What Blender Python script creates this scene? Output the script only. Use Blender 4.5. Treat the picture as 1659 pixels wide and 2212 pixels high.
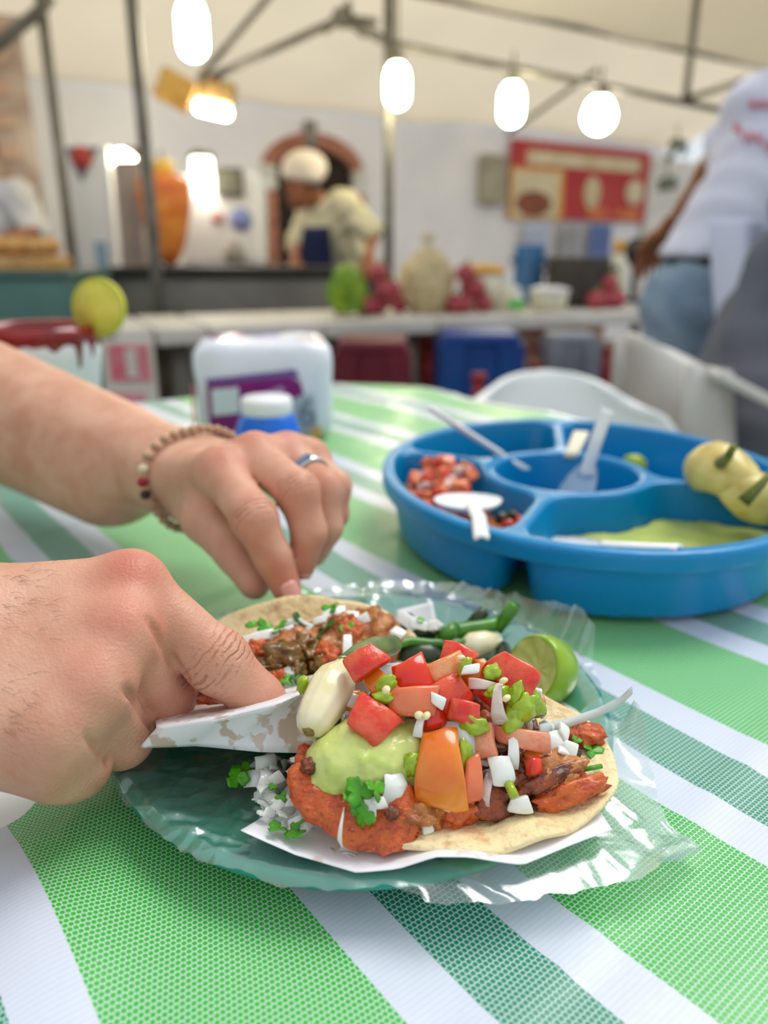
import bpy, bmesh, math, random
import numpy as np
from mathutils import Vector, Matrix, Euler, noise as mnoise

random.seed(7)
for _o in list(bpy.data.objects):
    bpy.data.objects.remove(_o)
S = bpy.context.scene
COL = S.collection

# ------------------------------------------------------------------ camera, sky, sun, exposure
F = 1662.0                      # focal length in pixels of the 1659 x 2212 frame
TH = math.radians(18.8)         # downward pitch
TZ = 0.75                       # table height
CZ = TZ + 0.20                  # camera height
cam = bpy.data.cameras.new('camera')
cam.sensor_fit = 'HORIZONTAL'
cam.sensor_width = 36.0
cam.lens = 36.0 * F / 1659.0
cam.clip_start = 0.01
cam.dof.use_dof = True
cam.dof.focus_distance = 0.272
cam.dof.aperture_fstop = 7.6
camo = bpy.data.objects.new('camera', cam)
COL.objects.link(camo)
camo.location = (0, 0, CZ)
camo.rotation_euler = (math.pi / 2 - TH, 0, 0)
S.camera = camo

W = bpy.data.worlds.new('overcast_sky')
S.world = W
W.use_nodes = True
_n = W.node_tree.nodes
_bg = _n['Background']
_bg.inputs[0].default_value = (0.90, 0.955, 1.0, 1)
_bg.inputs[1].default_value = 0.85

sun = bpy.data.lights.new('sun', 'SUN')
sun.energy = 1.9
sun.angle = math.radians(30)
sun.color = (1.0, 0.97, 0.93)
suno = bpy.data.objects.new('sun', sun)
COL.objects.link(suno)
suno.rotation_euler = (math.radians(-22), math.radians(24), 0)

S.view_settings.view_transform = 'Standard'
S.view_settings.look = 'None'
S.view_settings.gamma = 1.0
S.view_settings.use_curve_mapping = False
S.view_settings.exposure = 0.06
S.cycles.use_denoising = True
S.cycles.max_bounces = 10
S.cycles.transparent_max_bounces = 24
S.cycles.sample_clamp_indirect = 6.0

# ------------------------------------------------------------------ pixel helpers (photo pixel -> point of the place)
CT, ST = math.cos(TH), math.sin(TH)
C0 = Vector((0, 0, CZ))
def ray(x, y):
    u = (x - 829.5) / F; v = -(y - 1106.0) / F
    return Vector((u, CT + v * ST, -ST + v * CT))
def tp(x, y, h=0.0):            # at height h over the table
    d = ray(x, y); return C0 + d * ((TZ + h - CZ) / d.z)
def dp(x, y, depth):            # at a distance along the lens axis
    return C0 + ray(x, y) * depth
def yp(x, y, Y):                # at world distance Y
    d = ray(x, y); return C0 + d * (Y / d.y)
def hit(x, y, p, n):            # on the plane through p with normal n
    d = ray(x, y); n = Vector(n); return C0 + d * ((Vector(p) - C0).dot(n) / d.dot(n))

# ------------------------------------------------------------------ colour and materials
def lin(c):
    return tuple(((v / 255.0) / 12.92 if v <= 10 else ((v / 255.0 + 0.055) / 1.055) ** 2.4) for v in c) + (1.0,)

def MAT(name, col, rough=0.5, col2=None, nscale=20.0, lo=0.35, hi=0.65, detail=4.0, bump=0.0, bscale=60.0, bdist=0.001,
        metal=0.0, trans=0.0, sss=0.0, sssr=(1.0, 0.4, 0.2), sssk=0.004, spec=0.5, emit=None, estr=0.0, coat=0.0, ior=1.45, alpha=1.0):
    m = bpy.data.materials.new(name); m.use_nodes = True
    nt = m.node_tree; b = nt.nodes['Principled BSDF']
    i = b.inputs
    i['Base Color'].default_value = lin(col); i['Roughness'].default_value = rough
    i['Metallic'].default_value = metal; i['Transmission Weight'].default_value = trans
    i['Specular IOR Level'].default_value = spec; i['Coat Weight'].default_value = coat; i['IOR'].default_value = ior
    i['Coat Roughness'].default_value = 0.08; i['Alpha'].default_value = alpha
    if sss > 0:
        i['Subsurface Weight'].default_value = sss; i['Subsurface Radius'].default_value = sssr; i['Subsurface Scale'].default_value = sssk
    if emit:
        i['Emission Color'].default_value = lin(emit); i['Emission Strength'].default_value = estr
    tc = None
    if col2 or bump:
        tc = nt.nodes.new('ShaderNodeTexCoord')
    if col2:
        nz = nt.nodes.new('ShaderNodeTexNoise'); nz.inputs['Scale'].default_value = nscale; nz.inputs['Detail'].default_value = detail
        nt.links.new(tc.outputs['Object'], nz.inputs['Vector'])
        cr = nt.nodes.new('ShaderNodeValToRGB')
        cr.color_ramp.elements[0].position = lo; cr.color_ramp.elements[0].color = lin(col)
        cr.color_ramp.elements[1].position = hi; cr.color_ramp.elements[1].color = lin(col2)
        nt.links.new(nz.outputs['Fac'], cr.inputs[0]); nt.links.new(cr.outputs[0], i['Base Color'])
    if bump:
        nb = nt.nodes.new('ShaderNodeTexNoise'); nb.inputs['Scale'].default_value = bscale; nb.inputs['Detail'].default_value = 5.0
        nt.links.new(tc.outputs['Object'], nb.inputs['Vector'])
        bp = nt.nodes.new('ShaderNodeBump'); bp.inputs['Strength'].default_value = bump; bp.inputs['Distance'].default_value = bdist
        nt.links.new(nb.outputs['Fac'], bp.inputs['Height']); nt.links.new(bp.outputs[0], i['Normal'])
    return m

class NT:                        # tiny node-graph helper
    def __init__(s, m):
        s.m = m; s.t = m.node_tree; s.b = s.t.nodes['Principled BSDF']
    def n(s, typ, **kw):
        q = s.t.nodes.new(typ)
        for k, v in kw.items():
            if isinstance(k, str) and hasattr(q, k): setattr(q, k, v)
        return q
    def l(s, a, b): s.t.links.new(a, b)
    def math(s, op, a, b=None, c=None):
        q = s.t.nodes.new('ShaderNodeMath'); q.operation = op
        for k, v in enumerate((a, b, c)):
            if v is None: continue
            if isinstance(v, (int, float)): q.inputs[k].default_value = v
            else: s.l(v, q.inputs[k])
        return q.outputs[0]
    def mix(s, f, a, b):
        q = s.t.nodes.new('ShaderNodeMix'); q.data_type = 'RGBA'
        for sock, v in ((q.inputs[0], f), (q.inputs[6], a), (q.inputs[7], b)):
            if isinstance(v, (int, float)): sock.default_value = v
            elif isinstance(v, tuple): sock.default_value = v
            else: s.l(v, sock)
        return q.outputs[2]
    def noise(s, vec, scale, detail=3.0):
        q = s.t.nodes.new('ShaderNodeTexNoise'); q.inputs['Scale'].default_value = scale; q.inputs['Detail'].default_value = detail
        s.l(vec, q.inputs['Vector']); return q.outputs['Fac']
    def ramp(s, f, p0, p1):
        q = s.t.nodes.new('ShaderNodeMapRange'); q.inputs[1].default_value = p0; q.inputs[2].default_value = p1
        s.l(f, q.inputs[0]); return q.outputs[0]
    def bump(s, h, strength, dist):
        q = s.t.nodes.new('ShaderNodeBump'); q.inputs['Strength'].default_value = strength; q.inputs['Distance'].default_value = dist
        s.l(h, q.inputs['Height']); s.l(q.outputs[0], s.b.inputs['Normal']); return q
    def tc(s, which='Object'):
        q = s.t.nodes.new('ShaderNodeTexCoord'); return q.outputs[which]
    def sep(s, v):
        q = s.t.nodes.new('ShaderNodeSeparateXYZ'); s.l(v, q.inputs[0]); return q.outputs

# ------------------------------------------------------------------ scene objects
def tag(o, label=None, cat=None, group=None, kind=None):
    if label: o['label'] = label
    if cat: o['category'] = cat
    if group: o['group'] = group
    if kind: o['kind'] = kind
    return o
def thing(name, label, cat, loc, group=None):
    o = bpy.data.objects.new(name, None); COL.objects.link(o)
    o.location = Vector(loc); o.empty_display_size = 0.02
    return tag(o, label, cat, group)
def worldloc(p):
    v = Vector((0, 0, 0))
    while p is not None:
        v = v + p.location; p = p.parent
    return v
def obj(name, verts, faces, mat, parent=None, smooth=True, loc=None, mids=None, uvs=None, angle=None):
    """one mesh object; verts in world space; parents are never rotated while building"""
    V = np.array([tuple(v) for v in verts], dtype=float).reshape(-1, 3)
    if loc is None:
        loc = worldloc(parent) if parent is not None else Vector(((V[:, 0].min() + V[:, 0].max()) / 2, (V[:, 1].min() + V[:, 1].max()) / 2, V[:, 2].min()))
    loc = Vector(loc)
    me = bpy.data.meshes.new(name)
    me.from_pydata((V - np.array(loc)).tolist(), [], [list(f) for f in faces])
    for m in (mat if isinstance(mat, (list, tuple)) else [mat]): me.materials.append(m)
    if mids is not None: me.polygons.foreach_set('material_index', np.array(mids, dtype=np.int32))
    if uvs is not None:
        ul = me.uv_layers.new(name='UVMap'); li = np.zeros(len(me.loops), dtype=np.int32); me.loops.foreach_get('vertex_index', li)
        ul.data.foreach_set('uv', np.array(uvs, dtype=np.float32)[li].ravel())
    me.update()
    if smooth: me.shade_smooth()
    if angle is not None:
        me.set_sharp_from_angle(angle=math.radians(angle))
    o = bpy.data.objects.new(name, me); COL.objects.link(o)
    if parent is not None:
        o.parent = parent; o.location = loc - worldloc(parent)
    else:
        o.location = loc
    return o
def solid(o, t, offset=0.0):
    m = o.modifiers.new('thickness', 'SOLIDIFY'); m.thickness = t; m.offset = offset; return o
def bevel(o, w, seg=2, ang=35):
    m = o.modifiers.new('edge', 'BEVEL'); m.width = w; m.segments = seg; m.limit_method = 'ANGLE'; m.angle_limit = math.radians(ang); return o
def subd(o, n=1):
    m = o.modifiers.new('sub', 'SUBSURF'); m.levels = n; m.render_levels = n; return o
def dup(o, loc=None, rot=None, scale=None, parent=None):
    c = o.copy(); COL.objects.link(c); c.parent = parent
    if loc is not None: c.location = loc
    if rot is not None: c.rotation_euler = rot
    if scale is not None: c.scale = scale if hasattr(scale, '__len__') else (scale,) * 3
    for ch in o.children: dup(ch, parent=c)
    return c

# mesh sources: each returns (verts, faces)
def R3(rx=0, ry=0, rz=0): return Euler((math.radians(rx), math.radians(ry), math.radians(rz))).to_matrix()
def xf(vf, R=None, t=(0, 0, 0)):
    v, f = vf; t = Vector(t)
    return [((R @ Vector(p)) if R is not None else Vector(p)) + t for p in v], f
def join(*vfs):
    V, Fc = [], []
    for v, f in vfs:
        o = len(V); V += list(v); Fc += [[i + o for i in q] for q in f]
    return V, Fc
def box(cx, cy, cz, sx, sy, sz):
    v = [Vector((cx + a * sx / 2, cy + b * sy / 2, cz + c * sz / 2)) for a in (-1, 1) for b in (-1, 1) for c in (-1, 1)]
    return v, [[0, 1, 3, 2], [4, 6, 7, 5], [0, 4, 5, 1], [2, 3, 7, 6], [0, 2, 6, 4], [1, 5, 7, 3]]
def lathe(prof, n=32, sx=1.0, sy=1.0, cap=True):
    v, f = [], []
    m = len(prof)
    for i in range(n):
        a = 2 * math.pi * i / n
        for r, z in prof: v.append(Vector((r * math.cos(a) * sx, r * math.sin(a) * sy, z)))
    for i in range(n):
        for j in range(m - 1):
            a = i * m + j; b = ((i + 1) % n) * m + j
            f.append([a, b, b + 1, a + 1])
    if cap and prof[0][0] > 1e-6: f.append([i * m for i in range(n)][::-1])
    if cap and prof[-1][0] > 1e-6: f.append([i * m + m - 1 for i in range(n)])
    return v, f
def tube(pts, r, n=8, cap=True):
    pts = [Vector(p) for p in pts]; rs = r if hasattr(r, '__len__') else [r] * len(pts)
    v, f = [], []
    up = Vector((0, 0, 1)); prev = None
    for i, p in enumerate(pts):
        t = (pts[min(i + 1, len(pts) - 1)] - pts[max(i - 1, 0)]).normalized()
        if prev is None:
            a = t.cross(up); a = a if a.length > 0.1 else t.cross(Vector((1, 0, 0)))
        else:
            a = prev - t * prev.dot(t)
        a.normalize(); b = t.cross(a); prev = a
        for k in range(n):
            q = 2 * math.pi * k / n; v.append(p + (a * math.cos(q) + b * math.sin(q)) * rs[i])
    for i in range(len(pts) - 1):
        for k in range(n):
            a = i * n + k; b = i * n + (k + 1) % n
            f.append([a, b, b + n, a + n])
    if cap:
        f.append(list(range(n))[::-1]); f.append([(len(pts) - 1) * n + k for k in range(n)])
    return v, f
_ICO = {}
def ico(sub):
    if sub not in _ICO:
        bm = bmesh.new(); bmesh.ops.create_icosphere(bm, subdivisions=sub, radius=1.0)
        bm.verts.ensure_lookup_table()
        _ICO[sub] = ([v.co.copy() for v in bm.verts], [[q.index for q in fc.verts] for fc in bm.faces]); bm.free()
    return _ICO[sub]
def blob(c, r, R=None, seed=0, amp=0.25, freq=1.6, sub=3, rough=0.0):
    v0, f = ico(sub); c = Vector(c); out = []
    off = Vector((seed * 7.31, seed * 3.17, seed * 1.93))
    for p in v0:
        k = 1 + amp * mnoise.noise(p * freq + off) + (rough * mnoise.noise(p * freq * 4 + off) if rough else 0)
        q = Vector((p.x * r[0] * k, p.y * r[1] * k, p.z * r[2] * k))
        out.append(c + (R @ q if R is not None else q))
    return out, f
def loft(rows, nu=24, nv=6, curl=0.0, seed=0, wob=0.0):
    """sheet through several polylines (front to back)"""
    def samp(poly, n):
        poly = [Vector(p) for p in poly]; L = [0]
        for a, b in zip(poly, poly[1:]): L.append(L[-1] + (b - a).length)
        out = []
        for i in range(n):
            s = L[-1] * i / (n - 1); k = max(0, min(len(poly) - 2, next((j for j in range(len(L) - 1) if L[j + 1] >= s), len(poly) - 2)))
            t = (s - L[k]) / max(1e-9, L[k + 1] - L[k]); out.append(poly[k].lerp(poly[k + 1], t))
        return out
    rs = [samp(r, nu) for r in rows]; v, f = [], []
    M = (len(rows) - 1) * nv + 1
    for j in range(M):
        k = min(j // nv, len(rows) - 2); t = (j - k * nv) / nv
        for i in range(nu):
            p = rs[k][i].lerp(rs[k + 1][i], t)
            if wob: p = p + Vector((0, 0, wob * mnoise.noise(Vector((p.x * 40 + seed, p.y * 40, 0)))))
            v.append(p)
    for j in range(M - 1):
        for i in range(nu - 1):
            a = j * nu + i; f.append([a, a + 1, a + nu + 1, a + nu])
    return v, f
def prism(poly, z0, z1):
    n = len(poly); v = [Vector((p[0], p[1], z0)) for p in poly] + [Vector((p[0], p[1], z1)) for p in poly]
    f = [list(range(n))[::-1], list(range(n, 2 * n))] + [[i, (i + 1) % n, n + (i + 1) % n, n + i] for i in range(n)]
    return v, f

# value noise on arrays
def vn(p, seed=0):
    p = np.asarray(p, dtype=np.float64); i = np.floor(p).astype(np.int64); f = p - i; f = f * f * (3 - 2 * f)
    def h(a, b, c):
        q = (a * 73856093) ^ (b * 19349663) ^ (c * 83492791) ^ (seed * 2654435761); q = (q ^ (q >> 13)) * 1274126177
        return ((q ^ (q >> 16)) & 0xffff) / 65535.0
    r = 0
    for dx in (0, 1):
        for dy in (0, 1):
            for dz in (0, 1):
                w = (f[..., 0] if dx else 1 - f[..., 0]) * (f[..., 1] if dy else 1 - f[..., 1]) * (f[..., 2] if dz else 1 - f[..., 2])
                r = r + w * h(i[..., 0] + dx, i[..., 1] + dy, i[..., 2] + dz)
    return r

# signed-distance modelling for bodies
def rc(p, a, b, r1, r2):
    a = np.array(a, dtype=np.float32); b = np.array(b, dtype=np.float32); ba = b - a; pa = p - a
    h = np.clip((pa @ ba) / max(1e-12, float(ba @ ba)), 0, 1)
    return np.sqrt(((pa - h[:, None] * ba) ** 2).sum(1)) - (r1 + (r2 - r1) * h)
def el(p, c, r, R=None):
    q = p - np.array(c, dtype=np.float32)
    if R is not None: q = q @ np.array(R, dtype=np.float32)
    r = np.array(r, dtype=np.float32); k0 = np.sqrt(((q / r) ** 2).sum(1)); k1 = np.sqrt(((q / r ** 2) ** 2).sum(1)) + 1e-9
    return k0 * (k0 - 1) / k1
def smin(a, b, k):
    h = np.clip(0.5 + 0.5 * (b - a) / k, 0, 1); return b * (1 - h) + a * h - k * h * (1 - h)
def nets(fn, lo, hi, vox):
    lo = np.array(lo, dtype=np.float32); n = np.ceil((np.array(hi) - lo) / vox).astype(int) + 1
    ax = [lo[i] + vox * np.arange(n[i], dtype=np.float32) for i in range(3)]
    v = np.empty(tuple(n), dtype=np.float32)
    YZ = np.stack(np.meshgrid(ax[1], ax[2], indexing='ij'), -1).reshape(-1, 2)
    st = max(1, 200000 // len(YZ))
    for i in range(0, n[0], st):
        xs = ax[0][i:i + st]
        g = np.concatenate([np.repeat(xs, len(YZ))[:, None], np.tile(YZ, (len(xs), 1))], 1)
        v[i:i + st] = fn(g).reshape(len(xs), n[1], n[2])
    ins = v < 0; c = n - 1
    cnt = np.zeros(tuple(c), np.int16); pos = np.zeros(tuple(c) + (3,), np.float32)
    cor = [(a, b, d) for a in (0, 1) for b in (0, 1) for d in (0, 1)]
    def sl(k, arr): return arr[k[0]:k[0] + c[0], k[1]:k[1] + c[1], k[2]:k[2] + c[2]]
    for a in cor:
        for axi in range(3):
            if a[axi]: continue
            b = list(a); b[axi] = 1
            va, vb = sl(a, v), sl(b, v); m = (va < 0) != (vb < 0)
            t = np.where(m, va / np.where(m, va - vb, 1), 0)
            cnt += m
            for d in range(3):
                pos[..., d] += np.where(m, a[d] + (t if d == axi else 0), 0)
    mixed = cnt > 0; idx = np.full(tuple(c), -1, np.int64); idx[mixed] = np.arange(mixed.sum())
    cell = np.argwhere(mixed); V = (pos[mixed] / cnt[mixed][:, None] + cell) * vox + lo
    faces = []
    for axi in range(3):
        o = [k for k in range(3) if k != axi]
        s0 = [slice(None)] * 3; s1 = [slice(None)] * 3
        s0[axi] = slice(0, -1); s1[axi] = slice(1, None)
        A, B = ins[tuple(s0)], ins[tuple(s1)]
        e = np.argwhere(A != B)
        ok = (e[:, o[0]] > 0) & (e[:, o[1]] > 0) & (e[:, o[0]] < c[o[0]]) & (e[:, o[1]] < c[o[1]]); e = e[ok]
        if not len(e): continue
        q = []
        for du, dv in ((-1, -1), (0, -1), (0, 0), (-1, 0)):
            k = e.copy(); k[:, o[0]] += du; k[:, o[1]] += dv; q.append(idx[k[:, 0], k[:, 1], k[:, 2]])
        q = np.stack(q, 1); fl = A[e[:, 0], e[:, 1], e[:, 2]]
        if axi == 1: fl = ~fl
        q[~fl] = q[~fl][:, ::-1]; faces.append(q)
    return V, (np.concatenate(faces) if faces else np.zeros((0, 4), int)).tolist()

# ================================================================== the setting
m_wall = MAT('white_plaster', (244, 244, 248), 0.85, (230, 231, 238), 1.5, bump=0.2, bscale=25, bdist=0.004)
m_conc = MAT('grey_concrete', (120, 116, 110), 0.9, (88, 86, 84), 3.0, bump=0.3, bscale=30, bdist=0.004)
m_brick = MAT('brown_brick', (172, 128, 104), 0.9, (206, 176, 156), 6.0, bump=0.4, bscale=60, bdist=0.004)
m_mortar = MAT('mortar', (196, 180, 166), 0.95, (150, 128, 114), 4.0)
m_pipe = MAT('dark_grey_steel_pipe', (128, 124, 114), 0.55, (100, 96, 88), 12.0, metal=0.3)
m_salmon = MAT('salmon_brick', (186, 128, 104), 0.85, (158, 104, 84), 8.0, bump=0.3, bscale=50, bdist=0.003)
m_dark = MAT('niche_shade_brown', (52, 36, 22), 0.8, (30, 22, 14), 3.0)
m_white = MAT('white_plastic', (240, 241, 242), 0.35, bump=0.02, bscale=90)
m_offw = MAT('off_white_painted', (224, 220, 212), 0.55, (206, 200, 190), 5.0)
m_grey = MAT('grey_metal', (150, 146, 138), 0.42, (118, 114, 108), 3.0, metal=0.5)
m_black = MAT('black_enamel', (30, 30, 32), 0.45, (46, 44, 44), 8.0)

def canopy_mat(name, col):
    m = bpy.data.materials.new(name); m.use_nodes = True
    nt = m.node_tree; nt.nodes.remove(nt.nodes['Principled BSDF']); out = nt.nodes['Material Output']
    d = nt.nodes.new('ShaderNodeBsdfDiffuse'); t = nt.nodes.new('ShaderNodeBsdfTranslucent'); x = nt.nodes.new('ShaderNodeMixShader')
    tc = nt.nodes.new('ShaderNodeTexCoord'); nz = nt.nodes.new('ShaderNodeTexNoise'); nz.inputs['Scale'].default_value = 0.9
    cr = nt.nodes.new('ShaderNodeValToRGB'); cr.color_ramp.elements[0].color = lin(col); cr.color_ramp.elements[1].color = lin(tuple(v * 0.9 for v in col))
    nt.links.new(tc.outputs['Object'], nz.inputs['Vector']); nt.links.new(nz.outputs['Fac'], cr.inputs[0])
    nt.links.new(cr.outputs[0], d.inputs[0]); nt.links.new(cr.outputs[0], t.inputs[0])
    x.inputs[0].default_value = 0.70
    nt.links.new(d.outputs[0], x.inputs[1]); nt.links.new(t.outputs[0], x.inputs[2]); nt.links.new(x.outputs[0], out.inputs[0])
    return m
m_canopy = canopy_mat('white_canopy_cloth', (230, 216, 190))

# stall frame: back wall runs from near left to far right
WA = Vector((-2.4, 5.5, 0)); E1 = Vector((0.835, 0.550, 0)); EN = Vector((0.550, -0.835, 0))   # EN points to the table
YAW = math.degrees(math.atan2(0.550, 0.835))
def wp(x, y, off=0.0): return hit(x, y, WA + EN * off, EN)
def wl(p): q = Vector(p) - WA; return q.dot(E1), q.dot(EN), q.z          # wall coordinates
def wq(a, o, z): return WA + E1 * a + EN * o + Vector((0, 0, z))
def wbox(a0, a1, o0, o1, z0, z1):
    v = [wq(a, o, z) for a in (a0, a1) for o in (o0, o1) for z in (z0, z1)]
    return v, [[0, 2, 3, 1], [4, 5, 7, 6], [0, 1, 5, 4], [2, 6, 7, 3], [0, 4, 6, 2], [1, 3, 7, 5]]

v, f = box(0, 3.5, -0.05, 14, 16, 0.1)
tag(obj('floor', v, f, m_conc, smooth=False), 'grey concrete street floor under the stall', kind='structure')
v, f = wbox(-1.2, 6.5, -0.2, 0.0, 0.0, 2.3)
wall = tag(obj('wall_back', v, f, m_wall, smooth=False), 'white plastered back wall of the taco stall', kind='structure')

# brick wall at the left edge, bricks one by one
bw0 = yp(-160, 540, 4.7); bw1 = yp(108, 540, 5.0)
bd = Vector((bw1.x - bw0.x, bw1.y - bw0.y, 0)); bl = bd.length; bd.normalize(); bn = Vector((bd.y, -bd.x, 0))
def bq(a, o, z): return Vector((bw0.x, bw0.y, 0)) + bd * a + bn * o + Vector((0, 0, z))
vv = [bq(a, o, z) for a in (-0.3, bl) for o in (-0.15, 0) for z in (0, 2.2)]
bwall = tag(obj('wall_left', vv, [[0, 2, 3, 1], [4, 5, 7, 6], [0, 1, 5, 4], [2, 6, 7, 3], [0, 4, 6, 2], [1, 3, 7, 5]], m_mortar, smooth=False), 'brown brick wall at the end of the stall', kind='structure')
bmat_rot = math.atan2(bd.y, bd.x)
brick0 = None
for r in range(26):
    z = 0.04 + r * 0.083
    for c in range(-1, 6):
        a = c * 0.235 + (0.117 if r % 2 else 0.0)
        if a < -0.3 or a + 0.22 > bl: continue
        if brick0 is None:
            bv, bf = box(0.11, 0, 0.036, 0.222, 0.03, 0.072)
            brick0 = obj('brick', bv, bf, m_brick, smooth=False, loc=(0, 0, 0)); bevel(brick0, 0.005, 1); b = brick0
        else:
            b = dup(brick0)
        b.parent = bwall; b.location = bq(a, 0.006 + 0.006 * random.random(), z) - bwall.location; b.rotation_euler = (0, 0, bmat_rot)

# canopies
def sheet(rows, nu, nv, sag, seed):
    v, f = loft(rows, nu, nv)
    out = []
    for p in v: out.append(p + Vector((0, 0, sag * (mnoise.noise(p * 1.3 + Vector((seed, 0, 0))) - 0.2))))
    return out, f
v, f = sheet([[wq(-1.3, 0.02, 2.0), wq(6.6, 0.02, 2.0)], [wq(-1.3, 2.4, 2.78), wq(6.6, 2.4, 2.78)], [wq(-1.3, 4.0, 2.3), wq(6.6, 4.0, 2.3)]], 40, 14, 0.07, 3)
tag(obj('canopy', v, f, m_canopy), 'cream white cloth canopy over the taco stall', 'canopy')
pA = hit(860, -25, (0, 0, 2.25), (0, 0, 1)); pB = hit(1760, 168, (0, 0, 2.25), (0, 0, 1))
cd = (pB - pA).normalized(); cb = Vector((cd.y, -cd.x, 0)); cb = cb if cb.y < 0 else -cb
v, f = sheet([[pA - cd * 0.6, pB + cd * 1.0], [pA - cd * 0.6 + cb * 1.6 + Vector((0, 0, 0.4)), pB + cd + cb * 1.6 + Vector((0, 0, 0.4))]], 30, 14, 0.06, 9)
tag(obj('canopy', v, f, canopy_mat('pale_canopy_cloth', (250, 246, 234))), 'second white canopy at upper right along a slanting pipe', 'canopy')

def pipe(name, pts, r, label, cat='pipe', group=None, mat=None):
    v, f = tube(pts, r, 10); return tag(obj(name, v, f, mat or m_pipe), label, cat, group)
def post(x0, y0, Y, r, label):
    p = yp(x0, y0, Y)
    return pipe('tent_post', [(p.x, p.y, 0.0), (p.x, p.y, 2.35)], r, label, 'post')
post(302, 200, 3.05, 0.023, 'dark steel tent post in front of the orange meat spit')
post(840, 200, 4.2, 0.026, 'thin dark tent post to the right of the leaning cook')
post(112, 200, 4.3, 0.026, 'grey tent post at the edge of the brick wall')
pipe('canopy_pipe', [pA - cd * 0.6, pB + cd * 0.9], 0.022, 'dark pipe along the edge of the second canopy')
pc = yp(1480, 95, 4.3); pd_ = Vector((pc.x, pc.y, 0)); 
q1 = yp(838, 92, 4.2); q2 = yp(1480, 222, 4.75); q3 = q1.lerp(q2, 1.25)
pipe('bulb_pipe', [q1, q2, q3], 0.017, 'horizontal pipe that carries the row of lit bulbs')
pq = hit(1480, 95, (0, 0, 2.25), (0, 0, 1))
pipe('hanger_pipe', [Vector((q2.x, q2.y, q2.z)), Vector((q2.x, q2.y, 2.35))], 0.02, 'short upright pipe joining two canopy pipes at right')
hub = yp(742, 38, 4.4)
pipe('roof_pipe', [hub, yp(455, 168, 4.9)], 0.02, 'slanting roof pipe ending at the flood light', group=None)
pipe('roof_pipe', [yp(600, -30, 4.6), yp(430, 170, 5.0)], 0.018, 'steep thin roof pipe left of the slanting roof pipe')
pipe('roof_pipe', [hub, q1], 0.022, 'short roof pipe from the pipe joint to the middle post')
pipe('roof_pipe', [yp(1290, 150, 6.0), yp(1095, 290, 6.6)], 0.016, 'thin diagonal roof pipe above the red banner')
pipe('roof_pipe', [yp(1480, 215, 4.8), yp(1680, 150, 4.4)], 0.017, 'roof pipe running to the upper right corner')
pipe('roof_pipe', [yp(-20, 110, 4.2), yp(90, 20, 4.3), yp(110, -10, 4.3)], 0.03, 'dark bent roof pipe in the upper left corner')
j = thing('pipe_joint', 'dark clamp joint where roof pipes meet', 'clamp', hub - Vector((0, 0, 0.05)))
v, f = blob(hub, (0.06, 0.05, 0.05), amp=0.15, sub=2); obj('clamp_body', v, f, m_pipe, j)
for dx, dz in ((-0.10, -0.06), (0.11, -0.08), (0.03, 0.07), (0.17, -0.02)):
    v, f = tube([hub, hub + Vector((dx, 0, dz))], 0.017, 8); obj('bolt_arm', v, f, m_pipe, j)

# lit bulbs
m_bulb = MAT('lit_bulb_glass', (255, 250, 225), 0.3, emit=(255, 244, 205), estr=42.0)
m_bulb2 = MAT('lit_bulb_white', (255, 252, 240), 0.3, emit=(255, 250, 236), estr=42.0)
m_sock = MAT('dark_lamp_socket', (96, 84, 60), 0.5, (70, 60, 40), 30)
def bulb(x, y, Y, r, L, label, mat, grp='hanging lit bulbs', top=0.10):
    c = yp(x, y, Y); t = thing('hanging_bulb', label, 'light bulb', c - Vector((0, 0, L / 2)), grp)
    prof = [(0.0, -L / 2)] + [(r * math.sin(a), -L / 2 + r - r * math.cos(a)) for a in np.linspace(0.3, 1.57, 6)] + [(r, L / 2 - r), (r * 0.8, L / 2 - r * 0.4), (r * 0.45, L / 2)]
    v, f = xf(lathe(prof, 20), None, c); obj('glass', v, f, mat, t)
    v, f = xf(lathe([(r * 0.5, L / 2 - 0.005), (r * 0.55, L / 2 + 0.03), (r * 0.3, L / 2 + 0.045)], 12), None, c); so_ = obj('socket', v, f, m_sock, t)
    v, f = tube([c + Vector((0, 0, L / 2 + 0.04)), c + Vector((0, 0, L / 2 + 0.04 + top))], 0.006, 6); obj('cord', v, f, m_sock, so_)
bulb(415, 65, 3.3, 0.052, 0.20, 'tall lit bulb nearest the top left, largest of the row', m_bulb, top=0.4)
bulb(858, 186, 4.06, 0.054, 0.19, 'lit bulb hanging right beside the middle tent post', m_bulb, top=0.62)
bulb(1105, 226, 4.45, 0.06, 0.20, 'lit bulb above the left end of the red banner', m_bulb)
bulb(1294, 249, 4.6, 0.082, 0.175, 'round lit bulb above the right half of the red banner', m_bulb2)
# flood light with its boxes
fl = thing('flood_light', 'white lit flood light under brown boxes on the roof pipe', 'lamp', yp(460, 250, 4.8))
c = yp(460, 238, 4.8)
v, f = xf(box(0, 0, 0, 0.20, 0.08, 0.065), R3(10, 12, 0), c); bevel(obj('lit_panel', v, f, m_bulb2, fl, smooth=False), 0.03, 3)
v, f = xf(box(0, 0.05, 0.10, 0.20, 0.1, 0.12), R3(0, 12, 0), c); bevel(obj('housing', v, f, MAT('brown_housing', (170, 138, 84), 0.6, (120, 92, 50), 12), fl, smooth=False), 0.012)
c = yp(378, 195, 4.8)
v, f = xf(box(0, 0, 0, 0.2, 0.15, 0.15), R3(0, 25, 20), c); bevel(tag(obj('speaker_box', v, f, MAT('ochre_box', (206, 164, 84), 0.6, (176, 132, 60), 8), smooth=False), 'ochre box hanging left of the flood light', 'box'), 0.015)
c = yp(265, 342, 4.6)
bl_ = thing('hanging_bulb', 'small lit bulb beside the striped white stall panel', 'light bulb', c - Vector((0, 0, 0.05)), 'hanging lit bulbs')
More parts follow.
